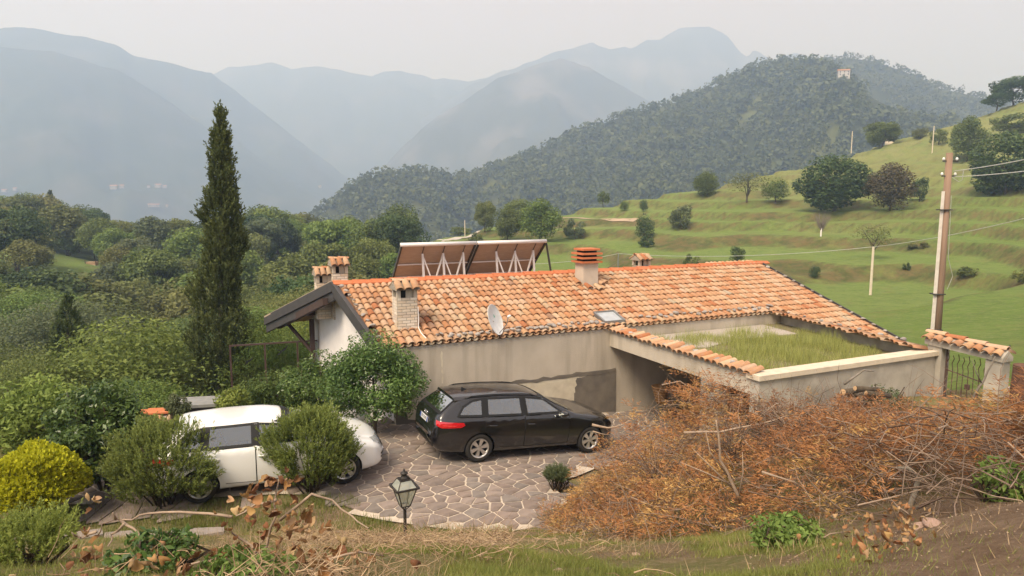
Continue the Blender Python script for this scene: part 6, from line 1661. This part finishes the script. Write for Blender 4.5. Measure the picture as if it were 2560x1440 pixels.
# satellite dish
c = hw(1.72, 2.30, 2.06); sdish = empty('satellite_dish', tuple(c), (0, 0, 0)); tag(sdish, 'white oval satellite dish standing on the roof edge above the black car', 'satellite dish')
aim = Vector((.87, -.36, .33)).normalized(); rot = aim.to_track_quat('Z', 'Y').to_euler()
mb = MB(); prof = [(.42 * k / 6, .085 * (k / 6) ** 2) for k in range(1, 7)]
n = 28; v_ = [(0, 0, 0)] + [(r_ * .92 * math.cos(2 * math.pi * k / n), r_ * math.sin(2 * math.pi * k / n), z) for r_, z in prof for k in range(n)]
f_ = [(0, 1 + k, 1 + (k + 1) % n) for k in range(n)] + [(1 + i * n + k, 1 + (i + 1) * n + k, 1 + (i + 1) * n + (k + 1) % n, 1 + i * n + (k + 1) % n) for i in range(5) for k in range(n)]
mb.add(v_, f_); mb.add([(x, y, z - .012) for x, y, z in v_], [q[::-1] for q in f_]); mb.tube([(.42 * .92 * math.cos(a), .42 * math.sin(a), .083) for a in np.linspace(0, 2 * math.pi, 29)], .008, 5, caps=False)
dsh = mb.obj('dish', pmat('white_dish_enamel', (.80, .80, .79), rough=.35), sdish, True, loc=(0, 0, .44), rot=rot)
mb = MB(); mb.tube([(0, .08, -.02), (0, .06, .3), (.0, .0, .42)], .022, 8); mb.obj('mast', M_ALU, sdish)
mb = MB(); mb.tube([(0, -.38, .06), (0, -.2, .36), (0, -.02, .46)], .011, 6); mb.obj('feed_arm', M_ALU, dsh)
mb = MB(); mb.lathe([(.02, 0), (.035, .03), (.035, .08), (.02, .1)], 10, (0, -.02, .44)); mb.obj('receiver', M_WHITEM, dsh)
mb = MB()
for k in range(5):   # faint green emblem: small slanted bars and a dot row
    mb.box((.10 + k * .018, .05 + .02 * (k % 2), .015), (.112 + k * .018, .15 - .02 * (k % 3), .019))
o = mb.obj('emblem', pmat('faded_green_print', (.22, .52, .42), rough=.5), dsh); o['kind'] = 'stuff'

# stones weighing down the tiles
def roof_stone(u, v, z, s, lab): 
    p = hw(u, v, z); tag(obj('stone', RK[rt.randrange(6)], None, tuple(p), (rt.uniform(-.3, .3), rt.uniform(-.3, .3), rt.uniform(0, 6)), (s * rt.uniform(.9, 1.5), s, s * rt.uniform(.7, 1.1))), lab, 'stone', 'stones on the roof edges')
for i in range(34):
    u = .2 + 5.1 * ((i + rt.uniform(-.3, .3)) / 34); v = VE + rt.uniform(.0, .22)
    roof_stone(u, v, roof_z(v) + .155, rt.uniform(.045, .085), 'grey stone resting on the eave tiles above the front wall')
for i in range(24):
    u = 6.6 + 5.4 * ((i + rt.uniform(-.4, .4)) / 24); v = VE + rt.uniform(.05, .25)
    roof_stone(u, v, roof_z(v) + .155, rt.uniform(.045, .08), 'grey stone resting on the tiles behind the weedy flat roof')
for i, v in enumerate(np.linspace(2.6, 5.6, 11)):
    roof_stone(left_u(v) + .12 + rt.uniform(-.02, .04), v, roof_z(v) + .15, rt.uniform(.045, .085), 'grey stone on the tiles along the black gable board')
for i, v in enumerate(np.linspace(-.9, 5.4, 16)):
    roof_stone(UR - .12 + rt.uniform(-.05, .03), v, roof_z(v) + .15, rt.uniform(.05, .08), 'pale stone along the right hand roof edge')
for i, v in enumerate((-2.5, -2.2, -1.3, -.3, .4, 1.2, 1.35, 1.8)):
    roof_stone(UA + rt.uniform(-.05, .2), v, ZP + .13, rt.uniform(.05, .085), 'pale stone on the coping tiles of the garage beam')
for i in range(7):
    v = 2.0 - i * .75; roof_stone(12.1 - i * .12, v, ZP + .15, rt.uniform(.05, .08), 'grey stone on the coping tiles right of the weedy roof')

# glass windscreen with bird stickers
M_CLEAR, N, L, out = newmat('screen_glass')
g_ = N.new('ShaderNodeBsdfGlossy'); g_.inputs['Roughness'].default_value = .02; tr = N.new('ShaderNodeBsdfTransparent'); tr.inputs['Color'].default_value = (.80, .84, .82, 1)
sh_ = N.new('ShaderNodeMixShader'); sh_.inputs[0].default_value = .12; L.new(tr.outputs[0], sh_.inputs[1]); L.new(g_.outputs[0], sh_.inputs[2]); L.new(sh_.outputs[0], out.inputs[0])
M_BRM = pmat('brown_metal_frame', (.085, .052, .045), (.065, .04, .035), rough=.5)
A, B_ = np.array((-4.5, 9.4)), np.array((-1.50, 9.08)); zt_ = 1.0
scr = empty('glass_screen', tuple(hw(A[0], A[1], -.8)), (0, 0, YAW)); tag(scr, 'brown framed glass screen with black bird stickers beside the house', 'glass screen')
dr = B_ - A; Ls = float(np.linalg.norm(dr)); an = math.atan2(dr[1], dr[0])
def SP_(s, z, d=0.0): return (math.cos(an) * s - math.sin(an) * d, math.sin(an) * s + math.cos(an) * d, z + .8)
ss = [0, Ls * .35, Ls * .69, Ls]
for s in ss: MB().bar(SP_(s, -.8), SP_(s, zt_), .055).obj('post', M_BRM, scr)
MB().bar(SP_(-.03, zt_), SP_(Ls + .03, zt_), .055, .05).obj('top_rail', M_BRM, scr)
for a, b in zip(ss, ss[1:]):
    mb = MB(); mb.add([SP_(a + .04, -.7), SP_(b - .04, -.7), SP_(b - .04, zt_ - .04), SP_(a + .04, zt_ - .04), SP_(a + .04, -.7, .01), SP_(b - .04, -.7, .01), SP_(b - .04, zt_ - .04, .01), SP_(a + .04, zt_ - .04, .01)], [(0, 1, 2, 3), (7, 6, 5, 4), (0, 4, 5, 1), (1, 5, 6, 2), (2, 6, 7, 3), (3, 7, 4, 0)]); mb.obj('pane', M_CLEAR, scr)
def bird(s, z, w, sgn):
    # swooping bird seen from the side: body, two swept wings, forked tail
    pl = [(0, 0), (.10, .06), (.30, .20), (.52, .44), (.42, .20), (.30, .02), (.16, -.06), (.05, -.10), (-.10, -.16), (-.34, -.34), (-.24, -.30), (-.28, -.40), (-.10, -.24), (.02, -.18), (-.14, -.02), (-.36, .06), (-.12, .06)]
    mb = MB(); v_ = [SP_(s + sgn * a * w, z + b * w, -.008) for a, b in pl]; mb.add(v_, [tuple(range(len(pl)))[::sgn]]); mb.obj('bird_sticker', M_INK, scr)
bird(Ls * .52, .74, .42, 1); bird(Ls * .17, .46, .32, 1); bird(Ls * .83, .72, .36, -1)

# basket hanging in the garage and things in its shade
M_WICK = pmat('brown_wicker', (.30, .17, .075), (.17, .09, .04), scale=60, rough=.85, bump=.006, bscale=90, stretch=(1, 1, 3))
p = at_u(1652, 985, 6.3); bk_ = empty('wicker_basket', tuple(p)); tag(bk_, 'brown wicker pannier basket in the garage opening', 'basket')
mb = MB(); mb.lathe([(.10, -.28), (.14, -.18), (.20, .05), (.24, .2), (.255, .22), (.22, .21), (.17, .02)], 18); mb.obj('body', M_WICK, bk_, True)
mb = MB(); mb.tube([(.25 * math.cos(a), .25 * math.sin(a), .215) for a in np.linspace(0, 2 * math.pi, 21)], .018, 6, caps=False); mb.obj('rim', M_WICK, bk_, True)
for k in range(5):
    z = -.2 + k * .08; r_ = .14 + (z + .2) * .29
    MB().tube([(r_ * math.cos(a), r_ * math.sin(a), z) for a in np.linspace(0, 2 * math.pi, 21)], .008, 5, caps=False).obj('weave_band', M_WICK, bk_, True)
p = at_u(1700, 1000, 7.2); cb = empty('cabinet', tuple(hw(7.3, -.6, -.9)), (0, 0, YAW)); tag(cb, 'old grey green cabinet in the shade of the garage', 'cabinet')
MB().box((-.3, -.8, 0), (.3, .6, 1.5)).obj('carcass', pmat('grey_green_paint', (.20, .22, .20), (.15, .16, .15)), cb); MB().box((-.34, -.84, 1.5), (.34, .64, 1.56)).obj('top', M_BROWN, cb)
for k in (-.78, -.08): MB().box((-.32, k, .05), (-.30, k + .64, 1.45)).obj('door', pmat('brown_red_panel', (.22, .11, .08)), cb)
wp = hw(5.9, 1.2, -.7); MB

# gate at the right end of the garage
gt = empty('garden_gate', tuple(hw(11.4, -3.45, .5)), (0, 0, YAW)); tag(gt, 'iron gate between two stone pillars under a little terracotta roof', 'gate')
def gl(v, z, u=0.0): return (u, v + 3.45, z - .5)
MB().box(gl(-3.62, -.5, -.16), gl(-3.26, 2.08, .16)).obj('pillar', M_CONC, gt)
MB().box(gl(-5.02, -.5, -.16), gl(-4.66, 1.98, .16)).obj('pillar', M_CONC, gt)
mb = MB(); mb.add([gl(-3.2, 2.08, -.2), gl(-5.05, 1.98, -.2), gl(-5.05, 1.98, .2), gl(-3.2, 2.08, .2), gl(-3.2, 2.22, -.2), gl(-5.05, 2.08, -.2), gl(-5.05, 2.08, .2), gl(-3.2, 2.22, .2), gl(-3.2, 2.36, 0), gl(-5.05, 2.24, 0)],
       [(0, 1, 2, 3)[::-1], (0, 4, 5, 1), (3, 2, 6, 7), (4, 8, 9, 5), (7, 6, 9, 8), (0, 3, 7, 8, 4), (1, 5, 9, 6, 2)][0:7]); mb.obj('lintel', M_CONC, gt)
for i in range(8):
    t_ = (i + .5) / 8; v = -3.16 - t_ * 1.9; z = 2.235 - t_ * .115
    for sg in (-1, 1): obj('roof_tile', TILES[pick()], gt, gl(v, z - .01, sg * .30), (R(20), rt.gauss(0, .03), (-math.pi / 2 if sg < 0 else math.pi / 2) + rt.gauss(0, .06)), (1.1, .72, 1.1))
for i in range(4):
    t_ = i / 4; obj('ridge_tile', TILES[pick()], gt, gl(-3.62 - t_ * 1.9 + .0, 2.37 - t_ * .12 - .03, 0), (R(3.5), 0, 0), (1.0, 1.16, 1.0))
for i in range(8):
    v = -3.70 - i * .125
    MB().tube([gl(v, .75), gl(v, 1.55), gl(v + .025, 1.68), gl(v - .02, 1.80), gl(v + .01, 1.93 - .05 * (i % 2))], .010, 6).obj('gate_bar', M_IRON, gt)
MB().bar(gl(-3.66, 1.50), gl(-4.64, 1.36), .022).obj('gate_rail', M_IRON, gt); MB().bar(gl(-3.66, .85), gl(-4.64, .80), .022).obj('gate_rail', M_IRON, gt)
MB().tube([gl(-3.66, .5), gl(-3.66, 2.0)], .022, 8).obj('gate_stile', M_IRON, gt); MB().box(gl(-4.25, 1.12, -.03), gl(-4.15, 1.24, .03)).obj('lock_box', M_IRON, gt)
p = at_y(2508, 975, 15.4); fp = MB().tube([(0, 0, -.3), (.02, 0, 1.0), (.07, 0, 1.05 * 1.0)], .018, 6).obj('fence_post', M_DARKM, None, loc=tuple(p)); tag(fp, 'thin dark metal post right of the gate', 'post')
cap_ = MB().box((-.6, -.12, -.5), (2.0, .12, .06)).obj('kerb_wall', M_CONC, None, loc=tuple(at_y(2540, 975, 16.3)), rot=(0, 0, -.1)); tag(cap_, 'low pale concrete kerb right of the gate', 'wall')

# utility pole with its concrete stub
M_POLE = pmat('weathered_pole_wood', (.30, .20, .145), (.22, .15, .105), scale=5, rough=.9, bump=.004, stretch=(1, 1, .15))
pb = at_y(2337, 850, 23); ptop = at_y(2374, 382, 23); up_ = empty('utility_pole', tuple(pb)); tag(up_, 'tall wooden utility pole strapped to a pale concrete stub at the right', 'utility pole')
hp = ptop[2] - pb[2]; dx = (ptop[0] - pb[0]); gz = float(hill_z(pb[0], 23)) - pb[2]
MB().tube([(.06, 0, min(gz, -1)), (dx * .5 + .03, 0, hp * .5), (dx, 0, hp)], [.135, .12, .10], 12).obj('pole', M_POLE, up_, True)
st = hp * .80
mb = MB(); mb.tube([(-.12, -.02, min(gz, -1)), (dx * .8 * 1 - .115, -.02, st)], [.085, .065], 4); mb.obj('concrete_stub', pmat('pale_stub_concrete', (.62, .58, .52), (.52, .48, .43), rough=.9), up_)
for z in (.35, hp * .25, hp * .7): MB().box((dx * z / hp - .22, -.15, z), (dx * z / hp + .16, .15, z + .035)).obj('strap', M_DARKM, up_)
for k, z in enumerate((hp - .27, hp - .76)):
    MB().bar((dx - .2, 0, z), (dx + .3 - .05 * k, 0, z), .05, .045).obj('cross_arm', M_DARKM, up_)
    for sx in (-.18, .26): MB().lathe([(.02, 0), (.04, .03), (.04, .07), (.02, .10)], 8, (dx + sx - .02 * k, 0, z + .02)).obj('insulator', M_WHITEM, up_)
MB().tube([(dx + .12, -.05, hp - .8), (dx + .3, -.1, hp - .95), (dx + .42, -.1, hp - .9), (dx + .45, -.1, hp - .55)], .012, 5).obj('drop_loop', M_WIRE, up_)
MB().tube([(dx + .10, -.11, hp - 1.4), (dx * .8 + .13, -.12, hp * .6), (dx * .55 + .15, -.13, hp * .45), (dx * .4 + .35, -.13, hp * .35), (dx * .3 + .2, -.13, hp * .28)], .008, 5).obj('loose_cable', M_WIRE, up_)
def cable(pts, r_, label):
    p0 = np.array(pts[0]); q = []
    for a, b in zip(pts, pts[1:]):
        a, b = np.array(a), np.array(b); L_ = np.linalg.norm(b - a)
        for t_ in np.linspace(0, 1, 14)[:-1]: q.append(a + (b - a) * t_ - np.array([0, 0, L_ * .022 * 4 * t_ * (1 - t_)]) - p0)
    q.append(np.array(pts[-1]) - p0)
    tag(MB().tube(q, r_, 5).obj('power_cable', M_WIRE, None, loc=tuple(p0)), label, 'cable')
cable([at_y(2384, 428, 23), at_y(2760, 352, 20)], .014, 'upper pale cable leaving the utility pole to the right edge')
cable([at_y(2384, 442, 23), at_y(2760, 398, 20)], .014, 'lower pale cable leaving the utility pole to the right edge')
def post(px, pyt, pyb, Y, r_, label, mat=None):
    b = at_y(px - (pyb - pyt) * .06 * (px - 1280) / 900, pyb, Y); t_ = at_y(px, pyt, Y)
    tag(MB().tube([(0, 0, -.4), (0, 0, t_[2] - b[2])], [r_, r_ * .85], 8).obj('concrete_post', mat or M_COPING, None, loc=(b[0], b[1], b[2])), label, 'post'); return np.array((b[0], b[1], t_[2]))
b1 = hill_hit(2175, 738); a1 = post(2183, 617, 738, b1[1], .14, 'pale concrete post carrying the sagging cable on the meadow')
b2 = hill_hit(1543, 690, 40, 200); a2 = post(1546, 634, 684, b2[1], .10, 'thin grey post behind the roof right of the plastered chimney', M_ALU)
b3 = hill_hit(2333, 383); post(2335, 315, 383, b3[1], .13, 'thin white post on the ridge track'); b4 = hill_hit(2129, 382, 100, 250); post(2131, 328, 380, b4[1], .13, 'thin pale post at the edge of the forest left of the dome')
b5 = hill_hit(1162, 592, 60, 200); post(1162, 550, 592, b5[1], .11, 'thin pale post beside the gravel lane')
cable([at_y(2900, 450, 45), a1], .03, 'long pale cable sagging in from the right edge to the meadow post'); cable([a1, a2], .03, 'long pale cable from the meadow post to the post behind the roof'); cable([a2, at_y(1330, 660, 90)], .03, 'pale cable running down left behind the solar panels'); 

# garden lantern
p = at_y(1012, 1272, 8.3); gzl = float(bz(p[0], p[1])) - p[2]
ln = empty('garden_lantern', tuple(p), (0, 0, R(28))); tag(ln, 'black metal garden lantern with glass sides on a post below the paving', 'lantern')
M_LGL, N, L, out = newmat('lantern_glass'); g_ = N.new('ShaderNodeBsdfGlossy'); g_.inputs['Roughness'].default_value = .08; tr = N.new('ShaderNodeBsdfTransparent'); tr.inputs['Color'].default_value = (.86, .88, .84, 1); df = N.new('ShaderNodeBsdfDiffuse'); df.inputs['Color'].default_value = (.62, .66, .58, 1)
sh_ = N.new('ShaderNodeMixShader'); sh_.inputs[0].default_value = .12; s2 = N.new('ShaderNodeMixShader'); s2.inputs[0].default_value = .32; L.new(tr.outputs[0], sh_.inputs[1]); L.new(g_.outputs[0], sh_.inputs[2]); L.new(sh_.outputs[0], s2.inputs[1]); L.new(df.outputs[0], s2.inputs[2]); L.new(s2.outputs[0], out.inputs[0])
M_LM = pmat('black_lantern_metal', (.022, .022, .022), (.05, .04, .036), scale=20, rough=.55)
MB().tube([(0, 0, min(gzl, -.1) - .3), (0, 0, 0)], .022, 8).obj('post', M_LM, ln)
b0, b1_, h0, h1 = .055, .125, .05, .30
def sq(w, z): return [(-w, -w, z), (w, -w, z), (w, w, z), (-w, w, z)]
for i in range(4):
    MB().bar(sq(b0, h0)[i], sq(b1_, h1)[i], .012).obj('frame_bar', M_LM, ln); MB().bar(sq(b1_, h1)[i], sq(.07, h1 + .10)[i], .010).obj('roof_bar', M_LM, ln)
    MB().bar(sq(.145, h1)[i], sq(.145, h1)[(i + 1) % 4], .022).obj('cornice', M_LM, ln); MB().bar(sq(b0, h0)[i], sq(b0, h0)[(i + 1) % 4], .012).obj('base_bar', M_LM, ln)
    MB().bar(sq(b0, h0)[i], (0, 0, -.02), .010).obj('base_stay', M_LM, ln); MB().bar(sq(.07, h1 + .10)[i], sq(.07, h1 + .10)[(i + 1) % 4], .012).obj('roof_ring', M_LM, ln)
    a, b = sq(b0, h0), sq(b1_, h1); j = (i + 1) % 4; mb = MB(); mb.add([a[i], a[j], b[j], b[i]], [(0, 1, 2, 3)]); mb.obj('glass_pane', M_LGL, ln)
    a, b = sq(b1_, h1), sq(.07, h1 + .10); mb = MB(); mb.add([a[i], a[j], b[j], b[i]], [(0, 1, 2, 3)]); mb.obj('roof_pane', M_LGL, ln)
mb = MB(); mb.lathe([(.075, h1 + .10), (.045, h1 + .13), (.03, h1 + .16), (.05, h1 + .17), (.045, h1 + .185), (.012, h1 + .20), (.016, h1 + .215), (.004, h1 + .235)], 12); mb.obj('finial', M_LM, ln, True)

# low tiled roof, barbecue canopy and pale box left of the white car
p = at_y(395, 1030, 17.4); lr = empty('tiled_lean_to', tuple(p), (0, 0, .12)); tag(lr, 'low orange tiled roof with red ridge left of the white car', 'lean-to roof')
mb = MB(); mb.add([(-.75, -.1, -.05), (.45, -.1, .0), (.45, -1.0, -.42), (-.75, -1.0, -.46), (-.75, -.1, -.6), (.45, -.1, -.6), (.45, -1.0, -.6), (-.75, -1.0, -.6)], [(3, 2, 1, 0), (0, 1, 5, 4), (2, 3, 7, 6), (1, 2, 6, 5), (3, 0, 4, 7), (4, 5, 6, 7)]); mb.obj('base', M_CONC, lr)
for i in range(6):
    for k in range(2): obj('roof_tile', TILES[pick()], lr, (-.65 + i * .2, -1.02 + k * .36, -.43 + k * .165 + i * .008), (R(25), 0, rt.gauss(0, .03)))
for i in range(2): obj('ridge_tile', rme, lr, (-.78 + i * .58, -.08, .06 + i * .03), (0, R(-2), 0))
p = at_y(490, 1020, 17.8); cp = empty('metal_canopy', tuple(p), (0, 0, .2)); tag(cp, 'dark box with grey sheet metal lid behind the white car', 'canopy')
MB().box((-.55, -.35, -.6), (.55, .35, .12)).obj('box', pmat('dark_brown_board', (.05, .042, .045), (.07, .055, .055)), cp); MB().box((-.62, -.42, .12), (.62, .42, .20)).obj('lid', pmat('grey_sheet', (.26, .26, .25), (.2, .2, .19), rough=.5), cp)
p = at_y(478, 1045, 17.0); tag(MB().prism([(-.14, -.1), (.16, -.1), (.18, .12), (-.12, .12)], -.5, .10).obj('pale_block', M_WHITEW, None, loc=tuple(p), rot=(0, .25, .1)), 'small tilted white block behind the white car roof', 'block')

# far things: hilltop house, dome, trailer, village
M_FARW = pmat('weathered_far_wall', (.30, .28, .26), (.24, .22, .20), scale=.3, rough=.9)
MBV = [BVHTree.FromPolygons([tuple(map(float, p)) for p in a], [tuple(map(int, q)) for q in f]) for a, f in MTN]
def mtn_y(px, py):
    d_ = Vector(ray(px, py)).normalized(); hs = [h[0].y for h in (b_.ray_cast(Vector(CAMP), d_) for b_ in MBV) if h[0] is not None]
    return min(hs) if hs else 1400
def far_house(px, py, Y, w, h, label, wins=3, roofm=None, yaw=.25, cat='house', group=None):
    p = at_y(px, py, Y); t_ = empty('farm_house', tuple(p), (0, 0, yaw)); tag(t_, label, cat, group)
    k = Y / F; W, Hh, D = w * k, h * k, w * k * .7
    MB().box((-W / 2, -D / 2, -Hh * .5), (W / 2, D / 2, Hh * .72)).obj('wall', pmat('hill_house_wall', (.55, .52, .48), (.45, .42, .39), scale=.4, rough=.9) if Y < 900 else M_FARW, t_)
    mb = MB(); z = Hh * .72; mb.add([(-W * .54, -D * .56, z), (W * .54, -D * .56, z), (W * .54, D * .56, z), (-W * .54, D * .56, z), (-W * .54, 0, Hh), (W * .54, 0, Hh)], [(3, 2, 1, 0), (0, 1, 5, 4), (2, 3, 4, 5), (0, 4, 3), (1, 2, 5)]); mb.obj('roof', roofm or M_TILE[2], t_)
    for i in range(wins):
        x = -W * .34 + i * W * .68 / max(1, wins - 1)
        for zz in (.06, .42): MB().box((x - W * .045, -D / 2 - .1, Hh * zz), (x + W * .045, -D / 2 + .05, Hh * (zz + .2))).obj('window', M_DARK, t_)
far_house(2108, 190, 650, 26, 16, 'white farmhouse with dark windows near the top of the forested hill', 3, yaw=-.2)
for i, (px, py, w, h) in enumerate([(12, 478, 16, 7), (38, 474, 12, 7), (285, 470, 22, 11), (305, 468, 14, 9), (372, 468, 10, 6), (396, 466, 20, 9), (412, 468, 12, 7), (385, 515, 34, 8), (418, 516, 8, 6), (800, 468, 10, 6)]):
    far_house(px, py, mtn_y(px, py) - 8, w * .7, h * .7, ['white house at the left edge of the hazy valley', 'second white house from the left edge in the hazy valley', 'largest block of the hazy valley village', 'house right of the largest village block', 'small house left of the second village cluster', 'wide house of the second village cluster', 'house at the right of the second village cluster', 'long pale shed below the hazy village', 'small hut right of the long pale shed', 'tiny pale house low in the hazy gap right of the cypress'][i], 2, yaw=.1 * (i % 4), group='houses in the hazy valley')
b = hill_hit(2228, 358); k = b[1] / F
dm = empty('pale_dome', tuple(b)); tag(dm, 'pale grey dome shaped tent on the ridge', 'tent'); mb = MB(); mb.lathe([(14 * k, -1), (14 * k, 1.5 * k), (12.5 * k, 7 * k), (9 * k, 10.5 * k), (3 * k, 12.5 * k), (.4 * k, 12.8 * k)], 14); mb.obj('cover', M_COPING, dm, True)
MB().box((-2 * k, -14.4 * k, 0), (2 * k, -12 * k, 7 * k)).obj('entrance', M_DARK, dm)
b = hill_hit(231, 662, 60, 200); k = b[1] / F; b = at_y(231, 666, b[1])
tl = empty('hay_trailer', tuple(b)); tag(tl, 'small farm trailer loaded with hay in the clearing of the left wood', 'trailer')
MB().box((-15 * k, -6 * k, 1.5 * k), (11 * k, 6 * k, 4.5 * k)).obj('bed', M_COPING, tl); MB().box((-12 * k, -5 * k, 4.5 * k), (13 * k, 5 * k, 12 * k)).obj('load', pmat('old_hay', (.40, .27, .17), (.28, .18, .11), scale=1.5, rough=.95, bump=.1), tl)
for sx in (-9, 8): MB().tube([(sx * k, -6.5 * k, 1.5 * k), (sx * k, -5 * k, 1.5 * k)], 2.2 * k, 10).obj('wheel', M_TYRE, tl)
for sx in (-14, 12): MB().bar((sx * k, -5.5 * k, 4 * k), (sx * k, -5.5 * k, 16 * k), 1.2 * k).obj('stake', M_IRON, tl)
b = hill_hit(703, 612, 60, 200); k = b[1] / F
sp_ = put_tree('red_sapling', PSM[1], 'brown', b, 30 * k, 14 * k, 'small red leaved sapling in the clearing right of the cypress', 'tree')

# lanes and bare tracks laid on the hillside
def track(name, pts, w, mat, lift=.12):
    w3 = [hill_hit(px, py, 60, 300) for px, py in pts]; q = []
    for a, b in zip(w3, w3[1:]):
        for t_ in np.linspace(0, 1, 8)[:-1]: q.append(a + (b - a) * t_)
    q.append(w3[-1]); q = np.array(q); d = np.gradient(q, axis=0); nrm = np.stack([-d[:, 1], d[:, 0]], -1); nrm /= np.linalg.norm(nrm, axis=1)[:, None]
    Lp, Rp = q[:, :2] + nrm * w / 2, q[:, :2] - nrm * w / 2
    v_ = [(x, y, float(hill_z(x, y)) + lift) for x, y in Lp] + [(x, y, float(hill_z(x, y)) + lift) for x, y in Rp]; n = len(q)
    tag(obj(name, mkmesh(name, v_, [(i, n + i, n + i + 1, i + 1) for i in range(n - 1)], mat)), kind='structure')
M_LANE = pmat('pale_gravel_lane', (.50, .46, .40), (.40, .36, .31), scale=.5, rough=.95); M_EARTH = pmat('bare_earth_track', (.42, .31, .22), (.32, .25, .17), scale=.4, rough=.95)
track('gravel_lane', [(1060, 612), (1110, 602), (1150, 594), (1190, 586)], 2.6, M_LANE); track('earth_track', [(1400, 548), (1450, 546), (1520, 548), (1590, 551)], 2.0, M_EARTH); track('earth_track', [(175, 590), (200, 600), (222, 610)], 1.6, M_LANE)
